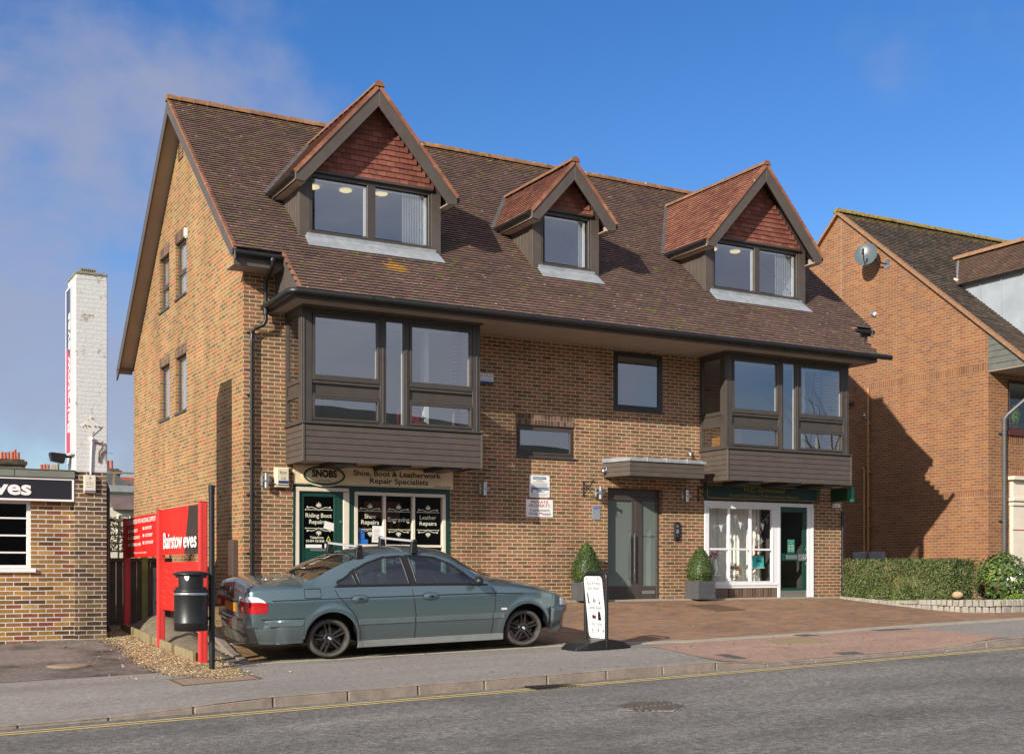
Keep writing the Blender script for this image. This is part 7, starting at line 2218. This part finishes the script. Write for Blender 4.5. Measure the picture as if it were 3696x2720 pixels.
mb = MB(); text(mb, 'Bairstow eves', FL, -3.745, 1.875, .225, .124, 2.42, align='R', bold=.03); mb.build('lettering', M['white'], fs, recalc=False)
ch = thing('white_chimney', (-2.8,-.25,2.27), 'tall flaking white painted brick chimney on the low shop', 'chimney')
mb = MB(); mb.box(-3.05, -2.535, -.645, .15, 2.272, 5.50); mb.box(-3.043, -2.54, -.64, .145, 5.50, 5.58)
mb.build('stack', M['brick_white'], ch, bevel=.01)
M['mossy'] = mat('mossy_mortar', (.20,.19,.14), .9, .35, 9, .6, 25)
mb = MB(); mb.box(-3.05, -2.532, -.647, .152, 5.582, 5.635); mb.build('cap', M['mossy'], ch, bevel=.012)
mb = MB(); mb.box(-2.95, -2.70, -.55, .0, 5.69, 5.71)
for k in range(8): mb.box(-2.95+k*.033, -2.935+k*.033, -.55, -.53, 5.636, 5.69)
for k in range(8): mb.box(-2.95, -2.94, -.52+k*.06, -.50+k*.06, 5.636, 5.69)
mb.box(-2.93, -2.72, -.5, -.02, 5.636, 5.688)
mb.build('cowl', M['mossy'], ch)
mb = MB(); FC = Frame((0,-.645,0), (1,0,0), (0,0,1), (0,-1,0))
mb.prism([FC.p(-2.79,3.22,.0), FC.p(-2.96,3.05,.0), FC.p(-2.79,2.88,.0), FC.p(-2.62,3.05,.0)], FC.w*.012)
tp = mb.build('tie_plate', mat('rust_streaked_white_plate', (.60,.59,.55), .6, .08, 5, dirt=((.30,.12,.03), 1, 9, .56, .62)), ch)
mb = MB()
for u, v in ((-2.90,3.06),(-2.84,3.05),(-2.74,3.05),(-2.68,3.05),(-2.79,3.18)): mb.disc(FC, u, v, .012, .014, n=8, t=.014)
mb.build('bolt', M['mossy'], tp)
mb = MB(); mb.tube([FC.p(-2.79,2.83,.03), FC.p(-2.80,2.6,.02), FC.p(-2.81,2.24,.02)], .014, 8); mb.lathe(FC.p(-2.79,2.83,0), [(.035,0),(.035,.04),(.0,.05)], 12, axis=(0,-1,0)); mb.build('conduit', M['white'], ch)
mb = MB(); mb.tube([FC.p(-2.62,2.80,.03), FC.p(-2.62,2.70,.05), FC.p(-2.67,2.62,.03), FC.p(-2.68,2.45,.02)], .014, 7); mb.tube([FC.p(-2.75,2.78,.02), FC.p(-2.63,2.77,.03)], .012, 6)
for k in range(5): mb.tube([FC.p(-2.64,2.72-.03*k,.03), FC.p(-2.56,2.66-.05*k,.02), FC.p(-2.54,2.60-.05*k,-.02)], .004, 4)
mb.build('iron_bracket', M['rust'], ch)
# tall sign on the side of the chimney
FCW = Frame((-3.05,0,0), (0,-1,0), (0,0,1), (-1,0,0))
M['navysign'] = mat('navy_sign', (.035,.055,.11), .4, .1); M['crimson'] = mat('crimson_sign', (.46,.035,.10), .4, .1)
ts = thing('chimney_sign', (-3.08,-.25,2.57), 'tall narrow navy and crimson sign on the left side of the white chimney', 'sign')
mb = MB(); mb.ring(FCW, .13, .61, 2.57, 5.38, .03, 0, .075); mb.build('frame', M['white'], ts, bevel=.004)
mb = MB(); mb.prism([FCW.p(.16,2.60,.0), FCW.p(.58,2.60,.0), FCW.p(.58,4.20,.0), FCW.p(.16,4.42,.0)], FCW.w*.07); mb.build('crimson_panel', M['crimson'], ts)
mb = MB(); mb.prism([FCW.p(.16,4.422,.0), FCW.p(.58,4.202,.0), FCW.p(.58,5.35,.0), FCW.p(.16,5.35,.0)], FCW.w*.07); mb.build('navy_panel', M['navysign'], ts)
mb = MB(); text(mb, 'Bairstow eves', FCW, .56, 2.95, .24, .073, 2.0, align='L', bold=.02, vertical=True); mb.build('lettering', M['white'], ts, recalc=False)
mb = MB(); mb.fbox(FC, -2.925, -2.735, 1.955, 2.225, 0, .07); mb.hexa([FC.p(-2.925,1.93,.05),FC.p(-2.735,1.93,.05),FC.p(-2.735,1.93,0),FC.p(-2.925,1.93,0),FC.p(-2.925,1.955,.07),FC.p(-2.735,1.955,.07),FC.p(-2.735,1.955,0),FC.p(-2.925,1.955,0)])
ab = tag(mb.build('alarm_box', M['cream_box'], bevel=.008), 'cream alarm box on the dark pier below the white chimney', 'alarm box')
mb = MB(); mb.fbox(FC, -2.915, -2.745, 1.957, 1.972, .0705, .073); mb.build('blue_strip', M['blue'], ab)
mb = MB(); mb.prism([FC.p(-2.83,2.20,.0705), FC.p(-2.805,2.175,.0705), FC.p(-2.83,2.15,.0705), FC.p(-2.855,2.175,.0705)], FC.w*.002); text(mb, 'A.J.', FC, -2.83, 2.115, .02, .0715); text(mb, 'SECURITY', FC, -2.83, 2.085, .02, .0715, .12); text(mb, 'ALARMS', FC, -2.83, 2.057, .02, .0715, .11); mb.fbox(FC, -2.89, -2.77, 2.02, 2.03, .0705, .0712)
M['paleblue'] = mat('pale_blue_print', (.25,.32,.50), .6); mb.build('lettering', M['paleblue'], ab, recalc=False)
mb = MB(); mb.tube([(-3.25,-.2,2.29), (-3.25,-.2,2.44)], .012, 6); mb.hexa([(-3.37,-.30,2.48),(-3.17,-.30,2.44),(-3.17,-.10,2.44),(-3.37,-.10,2.48),(-3.40,-.33,2.62),(-3.14,-.33,2.60),(-3.14,-.07,2.60),(-3.40,-.07,2.62)]); mb.box(-3.14, -3.02, -.24, -.18, 2.54, 2.57)
tag(mb.build('floodlight', M['black'], bevel=.01), 'black floodlight on a stalk beside the white chimney', 'floodlight')

# ================================================================ RIGHT NEIGHBOUR: orange brick gable
X0 = 20.0
rb_ = thing('orange_brick_building', (23,5,-.3), 'orange brick gabled building on the right with a brown tiled roof', 'building')
FW = Frame((X0,0,0), (0,-1,0), (0,0,1), (-1,0,0))
RR = .81; RY, RZ = 5.552, 11.40
def rroof(y): return RZ - RR*(RY-y) if y < RY else RZ - .88*(y-RY)
mb = wall(MB(), FW, -12, -.11, -1.5, 11.5, [], [(-RR, -1, RZ-.06-RR*RY), (.88, -1, RZ-.06+.88*RY)]); mb.build('gable_wall', M['brick_red'], rb_, recalc=False)
FN = Frame((0,.11,0), (1,0,0), (0,0,1), (0,-1,0))
RWIN = (20.76,24.2,4.30,5.70,.10); RSH = (20.82,27,-.4,3.14,.12)
mb = wall(MB(), FN, X0, 30, -1.5, 6.9, [RWIN, RSH]); mb.build('front_wall', M['brick_red'], rb_, recalc=False)
mb = MB()
for z0, z1 in ((5.86,6.08), (2.51,2.72)):
    mb.fbox(FW, -9, -.112, z0, z1, -.05, .004)
    if z0 < 4: mb.fbox(FN, X0+.004, 20.76, z0, z1, -.05, .004)
mb.fbox(FN, 20.82, 26, 3.16, 3.38, -.05, .004); mb.fbox(FN, 20.76, 24.3, 4.0, 4.22, -.05, .004)
mb.build('soldier_course', M['soldier_red'], rb_)
mb = MB(); mb.fbox(FW, -5.49, -5.475, 7.0, 11.2, -.01, .006); mb.build('movement_joint', M['strip'], rb_)
rsl = math.sqrt(1+RR*RR); NR = Vector((0,-RR,1)).normalized()
def rP(u, v, n=0):
    y = -1.62+v/rsl; return Vector((u, y, rroof(y)))+NR*n
vr = (RY+1.62)*rsl
dc, dhe = 22.9, 1.72; dez, drz = 8.70, 9.90; dsl = (drz-dez)/dhe
def rin(u, v):
    y = -1.62+v/rsl
    return not (abs(u-dc) < dhe-.35 and 0.1 < y and rroof(y) < drz-abs(u-dc)*dsl-.15)
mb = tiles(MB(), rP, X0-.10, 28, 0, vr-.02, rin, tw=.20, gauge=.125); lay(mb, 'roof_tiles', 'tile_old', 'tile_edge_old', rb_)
mb = MB(); mb.add([rP(X0-.1,0,-.02), rP(28,0,-.02), rP(28,vr,-.02), rP(X0-.1,vr,-.02)], [(0,1,2,3)]); mb.add([(X0-.1,RY,RZ-.02), (28,RY,RZ-.02), (28,12.2,rroof(12.2)), (X0-.1,12.2,rroof(12.2))], [(0,1,2,3)])
mb.build('roof_deck', M['deck'], rb_, recalc=False)
ridge_tiles('ridge_tiles', M['tile_old'], (X0-.12,RY,RZ+.03), (28,RY,RZ+.03), .14, rb_, .33)
M['terra'] = mat('mortared_verge', (.27,.145,.075), .85, .18, 9, .3, 40)
mb = MB()
for y0, y1 in ((-1.62,RY), (RY,12)):
    for k in range(24):
        a, b = lerp(y0,y1,k/24), lerp(y0,y1,(k+1)/24)-.004
        mb.hexa([(X0-.12,a,rroof(a)-.07),(X0+.02,a,rroof(a)-.07),(X0+.02,b,rroof(b)-.07),(X0-.12,b,rroof(b)-.07),(X0-.12,a,rroof(a)+.03),(X0+.02,a,rroof(a)+.03),(X0+.02,b,rroof(b)+.03),(X0-.12,b,rroof(b)+.03)])
mb.build('verge', M['terra'], rb_)
M['greyboard'] = mat('grey_weatherboard', (.125,.13,.115), .75, .18, 4, .2, 40)
mb = MB()                                                   # boarded side of the jettied eaves
nb = 7
for k in range(nb):
    z0, z1 = 5.87+k*.165, 5.87+(k+1)*.165-.012
    yb0 = -1.62+(max(z0+.09, rroof(-1.62))-rroof(-1.62))/RR; yb1 = -1.62+(max(z1+.09, rroof(-1.62))-rroof(-1.62))/RR
    yb0 = max(-1.45, yb0); yb1 = max(-1.45, yb1)
    if yb1 < .08: mb.prism([(X0+.02,.10,z0), (X0+.02,yb0,z0), (X0+.02,yb1,z1), (X0+.02,.10,z1)], (-.03,0,0))
mb.build('boarded_eaves', M['greyboard'], rb_)
mb = MB(); mb.box(X0-.005, 28, -1.45, .11, 5.84, 5.865); mb.box(X0+.02, 28, -1.47, -1.45, 5.84, 6.15); mb.build('soffit', M['soffit'], rb_)
M['brownframe'] = mat('red_brown_frame', (.085,.022,.018), .4, .1)
mb = MB(); mb.ring(FN, 20.78, 24.2, 4.33, 5.70, .07, -.09, -.02); mb.fbox(FN, 20.72, 24.3, 4.22, 4.33, -.09, .06); mb.fbox(FN, 21.55, 21.62, 4.40, 5.63, -.09, -.02)
rw_ = mb.build('window', M['brownframe'], rb_, bevel=.005); pane(FN, 20.85, 21.55, 4.40, 5.63, -.05, rw_, 'glass_shop'); pane(FN, 21.62, 24.13, 4.40, 5.63, -.05, rw_, 'glass_shop')
room(20.7, 24.3, .24, 3, 4.2, 5.75, 'interior', rb_)
mb = MB(); mb.box(20.88, 21.05, .28, .34, 4.34, 5.68); mb.build('curtain', M['curtain'], rw_)
mb = MB(); mb.lathe((21.25,.32,4.335), [(.07,0),(.10,.16),(.105,.17)], 14); pt_ = tag(mb.build('flower_pot', M['orange']), 'terracotta pot plant on the upper window ledge at the right edge', 'pot plant')
mb = MB()
for k in range(420):
    d = Vector((random.gauss(0,1), random.gauss(0,1), random.gauss(0,1))).normalized(); p = Vector((21.25,.32,4.80))+Vector((d.x*.22, d.y*.10, d.z*.30))*random.random()**.4
    leafcard(mb, p, d, .06, .035)
mb.build('foliage', M['limeleaf'], pt_, recalc=False)
mb = MB()
mb.fbox(FN, 20.83, 21.32, -.4, 2.35, -.05, .10); mb.fbox(FN, 20.80, 21.36, 2.35, 2.44, -.05, .14); mb.fbox(FN, 20.80, 21.36, 2.47, 2.55, -.05, .16); mb.fbox(FN, 20.83, 27, 2.55, 3.03, -.05, .10); mb.fbox(FN, 20.74, 27, 3.03, 3.13, -.05, .22)
mb.build('shop_front', M['cream'], rb_, bevel=.008)
mb = MB(); mb.fbox(FN, 20.825, 21.33, 1.70, 1.72, .10, .112); mb.fbox(FN, 20.825, 21.33, .20, .22, .10, .112)
M['ribbon'] = mat('red_ribbon', (.36,.015,.04), .6); mb.build('ribbon', M['ribbon'], rb_)
mb = MB(); mb.fbox(FN, 21.32, 21.40, -.3, 2.35, -.10, .0); mb.build('window_frame', M['frame_dark'], rb_); pane(FN, 21.40, 27, -.1, 2.35, -.06, rb_, 'glass_shop')
room(21.3, 27, .24, 3, -.4, 2.6, 'interior_dark', rb_)
mb = MB(); mb.tube([(20.52,.03,-.4), (20.52,.03,4.62)], .052, 12); mb.tube([(20.52,.03,4.60), (20.56,-.02,4.72), (21.4,-.8,5.75)], .05, 12); mb.tube([(20.52,.03,4.30), (20.52,.03,4.60)], .06, 12)
for z in (4.25, 1.95): mb.tube([(20.52,.03,z-.03), (20.52,.03,z+.03)], .064, 12); mb.box(20.36, 20.68, .06, .11, z-.015, z+.015)
mb.build('downpipe', mat('grey_downpipe', (.085,.09,.095), .4, .1), rb_)
M['copper'] = mat('orange_pipe', (.46,.22,.065), .45, .12, 5)
mb = MB(); mb.tube([(X0-.05,4.34,-.5), (X0-.05,4.34,5.95)], .030, 8); mb.tube([(X0-.05,4.50,-.5), (X0-.05,4.50,3.60), (X0-.05,4.58,3.66)], .030, 8)
for z in (.6, 1.9, 2.5, 3.5, 4.0, 4.9): mb.box(X0-.085, X0, 4.28, 4.40, z-.015, z+.015)
mb.build('gas_pipe', M['copper'], rb_)
M['meter'] = mat('grey_meter_box', (.34,.35,.38), .5, .06)
for y0, y1, lb_ in ((4.38,4.86,'grey meter box left of the orange gas pipe above the hedge'), (3.70,4.20,'grey meter box right of the orange gas pipe above the hedge')):
    mb = MB(); mb.box(X0-.16, X0, y0, y1, .45, 1.17); mb.box(X0-.175, X0-.16, y0+.04, y1-.04, .50, 1.12)
    tag(mb.build('meter_box', M['meter'], bevel=.01), lb_, 'meter box', 'grey meter boxes on the orange gable')
# dormer of the right building
M['lead_smooth'] = mat('smooth_sheet_lead', (.30,.335,.37), .5, .12, 1.5)
mb = MB(); xl, xr = dc-dhe+.12, dc+dhe-.12; yfr = .05
mb.poly((xl,yfr,rroof(yfr)-.05), (xl,yfr,dez), (xl,-1.62+(dez-rroof(-1.62))/RR,dez))
mb.poly((xl,yfr,6.9), (xr,yfr,6.9), (xr,yfr,dez), (xl,yfr,dez))
for y in (.75, 1.45): mb.box(xl-.025, xl, y-.02, y+.02, rroof(y)-.02, dez)
mb.box(xl-.03, xl+.05, yfr-.05, yfr, rroof(yfr)-.1, dez)
dm = mb.build('dormer', M['lead_smooth'], rb_, recalc=False)
mb = MB(); dsl_len = math.sqrt(1+dsl*dsl)
def ddP(u, v, n=0): x = dc-dhe+v/dsl_len; return Vector((x, u, dez+(x-dc+dhe)*dsl)) + Vector((-dsl,0,1)).normalized()*n
tiles(mb, ddP, -.45, 4.2, -.1, dhe*dsl_len, lambda u, v: u < -1.62+(dez+v*dsl/dsl_len-rroof(-1.62))/RR+.1, tw=.20, gauge=.125)
M['tile_old2'] = tile_mat('rusty_brown_tile', [(0,(.12,.065,.042)), (.5,(.165,.088,.052)), (1,(.21,.125,.075))], moss=((.17,.14,.05), .58, .68, 3), specks=False)
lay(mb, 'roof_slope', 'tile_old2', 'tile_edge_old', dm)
mb = MB(); mb.add([ddP(-.45,-.1,-.02), ddP(2.2,-.1,-.02), ddP(3.75,dhe*dsl_len,-.02), ddP(-.45,dhe*dsl_len,-.02)], [(0,1,2,3)])
mb.add([(dc,-.45,drz), (dc,3.75,drz), (dc+dhe,2.2,dez), (dc+dhe,-.45,dez)], [(0,1,2,3)])
mb.build('roof_deck', M['deck'], dm, recalc=False)
ridge_tiles('ridge_tiles', M['terra'], (dc,-.5,drz+.05), (dc,3.75,drz+.05), .14, dm, .45)
mb = MB(); ya = -1.62+(dez-rroof(-1.62))/RR
mb.add([(dc-dhe,ya-.05,dez+.03), (dc-dhe-.02,ya-.25,dez-.12), (dc-.06,3.55,drz-.02), (dc+.02,3.75,drz+.02)], [(0,1,2,3)]); mb.build('valley', M['lead'], dm, recalc=False)
# roof vent, satellite dish, wall details
mb = MB(); mb.hexa([rP(21.35,5.05,.0), rP(21.9,5.0,.0), rP(21.9,5.3,.0), rP(21.35,5.3,.0), rP(21.4,5.05,.10), rP(21.85,5.0,.10), rP(21.8,5.3,.05), rP(21.4,5.3,.05)])
tag(mb.build('roof_vent', mat('pinkish_roof_vent', (.52,.40,.35), .7, .2, 9), bevel=.02), 'pale pink vent in the brown roof of the orange brick building', 'roof vent')
dcx = Vector((X0-.46, 4.02, 9.74)); ax = Vector((-.80,-.52,.30)).normalized()
sdish = thing('satellite_dish', (X0,3.8,9.4), 'grey satellite dish on the orange brick gable', 'satellite dish')
mb = MB(); e1 = ax.cross(Vector((0,0,1))).normalized(); e2 = e1.cross(ax)
mb.grid(28, 6, lambda a, b: dcx + e1*(.33*b*math.cos(a*6.2832)) + e2*(.36*b*math.sin(a*6.2832)) + ax*(.085*b*b-.06)); mb.build('reflector', mat('grey_dish', (.085,.105,.11), .32, .05), sdish, recalc=False)
mb = MB(); mb.tube([dcx-e2*.34, dcx-e2*.30+ax*.20, dcx-e2*.12+ax*.36], .014, 6); mb.tube([dcx-e2*.20+ax*.36, dcx-e2*.04+ax*.36], .035, 8); mb.tube([dcx-ax*.07, Vector((X0-.16,3.66,9.44)), Vector((X0,3.64,9.44))], .022, 8)
mb.build('arm', M['blackiron'], sdish)
mb = MB(); mb.box(X0-.03, X0, 3.54, 3.74, 9.32, 9.56); mb.build('wall_plate', M['steel'], sdish)
mb = MB(); mb.lathe((X0,4.15,8.08), [(.0,.06),(.07,.05),(.10,.0)], 12, axis=(-1,0,0)); mb.tube([(X0-.05,4.07,8.01), (X0-.08,4.23,8.14)], .02, 5)
tag(mb.build('wall_bracket', M['steel']), 'small silver bracket below the satellite dish', 'bracket')
mb = MB(); mb.lathe((X0,5.72,8.35), [(.07,0),(.09,.05),(.0,.08)], 12, axis=(-1,0,0)); tag(mb.build('boiler_flue', M['terra']), 'small round terracotta flue high on the orange gable', 'flue')
mb = MB(); mb.lathe((X0,5.05,5.62), [(.08,0),(.10,.10),(.0,.12)], 12, axis=(-1,0,0)); tag(mb.build('boiler_flue', M['rust']), 'round brown flue beside the top of the right bay', 'flue')
mb = MB(); mb.lathe((X0-.05,4.48,5.13), [(.05,-.12),(.07,-.06),(.06,.02)], 10, axis=(-.6,-.3,-.7)); mb.box(X0-.04, X0, 4.42, 4.54, 5.08, 5.18)
tag(mb.build('security_light', M['steel']), 'small silver spotlight beside the orange gas pipe', 'light')

# ================================================================ HOUSES BEHIND THE ALLEY
M['slate'] = mat('blue_grey_slate', (.105,.11,.118), .7, .22, 1.2, .3, 9); M['purple_tile'] = mat('purple_brown_tile', (.125,.085,.078), .85, .22, 1.4, .4, 12)
M['stackbrick'] = brick_mat('sooty_brick', [(0,(.045,.035,.028)), (.5,(.085,.06,.04)), (.8,(.13,.085,.05))], (.15,.12,.09)); M['pot'] = mat('orange_chimney_pot', (.46,.10,.035), .7, .2, 3); M['creampot'] = mat('buff_chimney_pot', (.45,.36,.22), .8, .15, 3); M['render'] = mat('cream_render', (.62,.56,.44), .8, .06, 1)
th = thing('terraced_house', (6,62,0), 'distant terraced house whose chimneys show over the low shop', 'house')
mb = MB(); mb.box(-4, 14, 58, 66, -1, 5.2); mb.build('wall', M['stackbrick'], th)
mb = MB(); mb.prism([(-4.2,57.7,5.1), (-4.2,62,6.75), (-4.2,66.3,5.1)], (18.4,0,0)); rf_ = mb.build('roof', M['slate'], th)
for x0, x1, z1, pots, pm in ((2.55,4.15,7.55,[(2.85,8.0),(3.05,8.0),(3.25,8.02),(3.47,8.05),(3.62,8.18),(3.82,8.03)],'pot'), (5.0,6.5,6.95,[(5.2,7.32),(5.4,7.35),(5.6,7.33)],'pot'), (9.0,9.9,7.2,[(9.27,7.74),(9.5,7.76)],'pot')):
    mb = MB(); mb.box(x0, x1, 60, 61.5, 5, z1-.35); mb.box(x0-.1, x1+.1, 59.9, 61.6, z1-.35, z1-.12); mb.box(x0+.05, x1-.05, 60.05, 61.4, z1-.12, z1)
    sk = mb.build('chimney', M['stackbrick'], rf_)
for x0, x1, z1, pots in ((2.55,4.15,7.55,[(2.85,8.0),(3.05,8.0),(3.25,8.02),(3.47,8.05),(3.62,8.18),(3.82,8.03)]), (5.0,6.5,6.95,[(5.2,7.32),(5.4,7.35),(5.6,7.33)]), (9.0,9.9,7.2,[(9.27,7.74),(9.5,7.76)])):
    mb = MB()
    for x, z in pots: mb.lathe((x,60.7,z1), [(.10,0),(.085,(z-z1)*.9),(.10,z-z1)], 10)
    mb.build('chimney_pots', M['pot'], th)
mb = MB()
for x in (5.9, 6.15): mb.box(x-.1, x+.1, 60.6, 60.8, 6.95, 7.35)
mb.build('square_pots', M['creampot'], th)
mb = MB(); mb.tube([(9.02,60.5,7.2), (9.02,60.5,8.35)], .02, 5); mb.tube([(8.6,60.5,8.32), (9.6,60.5,8.2)], .015, 5)
for k in range(5): mb.tube([(8.9+k*.15,60.3,8.28-k*.018), (8.9+k*.15,60.7,8.28-k*.018)], .01, 4)
mb.build('aerial', M['steel'], th)
bh = thing('cottage', (4,31,0), 'cottage with slate and purple tile roofs glimpsed through the alley', 'house')
mb = MB(); mb.box(1.5, 6.5, 30, 36, -1, 3.20); mb.build('wall', M['render'], bh)
mb = MB(); mb.prism([(3.55,29.7,3.12), (3.55,33,4.6), (3.55,36.3,3.12)], (4,0,0)); mb.build('roof', M['purple_tile'], bh)
mb = MB(); mb.prism([(1.2,31,3.0), (3.5,31,5.0), (5.8,31,3.0)], (0,8,0)); mb.build('roof', M['slate'], bh)
mb = MB(); mb.box(3.8, 7.6, 32.9, 33.1, 4.56, 4.68); mb.build('ridge_tiles', M['pot'], bh)
mb = MB(); mb.ring(Frame((0,30,0),(1,0,0),(0,0,1),(0,-1,0)), 3.75, 4.25, 2.0, 2.95, .05, 0, .05); cw = mb.build('window', M['white'], bh); pane(Frame((0,30,0),(1,0,0),(0,0,1),(0,-1,0)), 3.8, 4.2, 2.05, 2.9, .02, cw, 'glass_shop')
rx = thing('rear_extension', (1.5,16,0), 'flat roofed grey edged rear extension at the end of the alley', 'building')
mb = MB(); mb.box(-9, .2, 18, 22, -1, 3.10); mb.build('wall', M['stackbrick'], rx)
mb = MB(); mb.box(-9.2, 3.8, 17.7, 19.5, 3.10, 3.30); mb.build('roof_edge', M['lead'], rx)
mb = MB()
for k in range(5): mb.box(.5+k*.7, .56+k*.7, 17.9, 17.96, 3.30, 3.68)
mb.box(.4, 3.8, 17.9, 17.96, 3.68, 3.74); mb.build('railing', M['oldwood'], rx)

# ================================================================ BARE TREES ACROSS THE ROAD (seen in the panes of the right bay)
M['bark'] = mat('grey_bark', (.075,.06,.05), .9, .25, 3)
def bare_tree(x, y, H, seed, label):
    rnd = random.Random(seed); base = Vector((x, y, zp(x, -14)-.4))
    t = thing('bare_tree', base, label, 'tree', 'bare trees across the road')
    tr = MB(); cr = MB()
    def grow(p, d, L, r, lev, mb_):
        q = p; pts = [p]; rr = [r]
        for k in range(3):
            d2 = (d+Vector((rnd.uniform(-.16,.16), rnd.uniform(-.16,.16), rnd.uniform(-.04,.16)))).normalized()
            q = q+d2*L/3; pts.append(q); rr.append(r*(1-.16*(k+1))); d = d2
        mb_.tube(pts, rr, 6 if lev < 3 else 3, cap=False)
        if lev >= 6: return
        for k in range(rnd.choice((2,3,3)) if lev < 5 else 2):
            a = rnd.uniform(.30,.75); e = d.orthogonal().normalized(); e2 = d.cross(e); ph = rnd.uniform(0,6.283)
            nd = (d*math.cos(a)+(e*math.cos(ph)+e2*math.sin(ph))*math.sin(a)).normalized()
            grow(pts[-1] if k else pts[2], nd, L*rnd.uniform(.66,.86), rr[-1]*.68, lev+1, cr)
    grow(base, Vector((0,0,1)), H*.22, H*.022, 0, tr)
    tr.build('trunk', M['bark'], t, recalc=False); cr.build('crown', M['bark'], t, recalc=False)
bare_tree(41, -38, 25, 3, 'bare winter tree reflected in the left panes of the right bay')
bare_tree(50, -38, 24, 8, 'bare winter tree reflected in the right panes of the right bay')
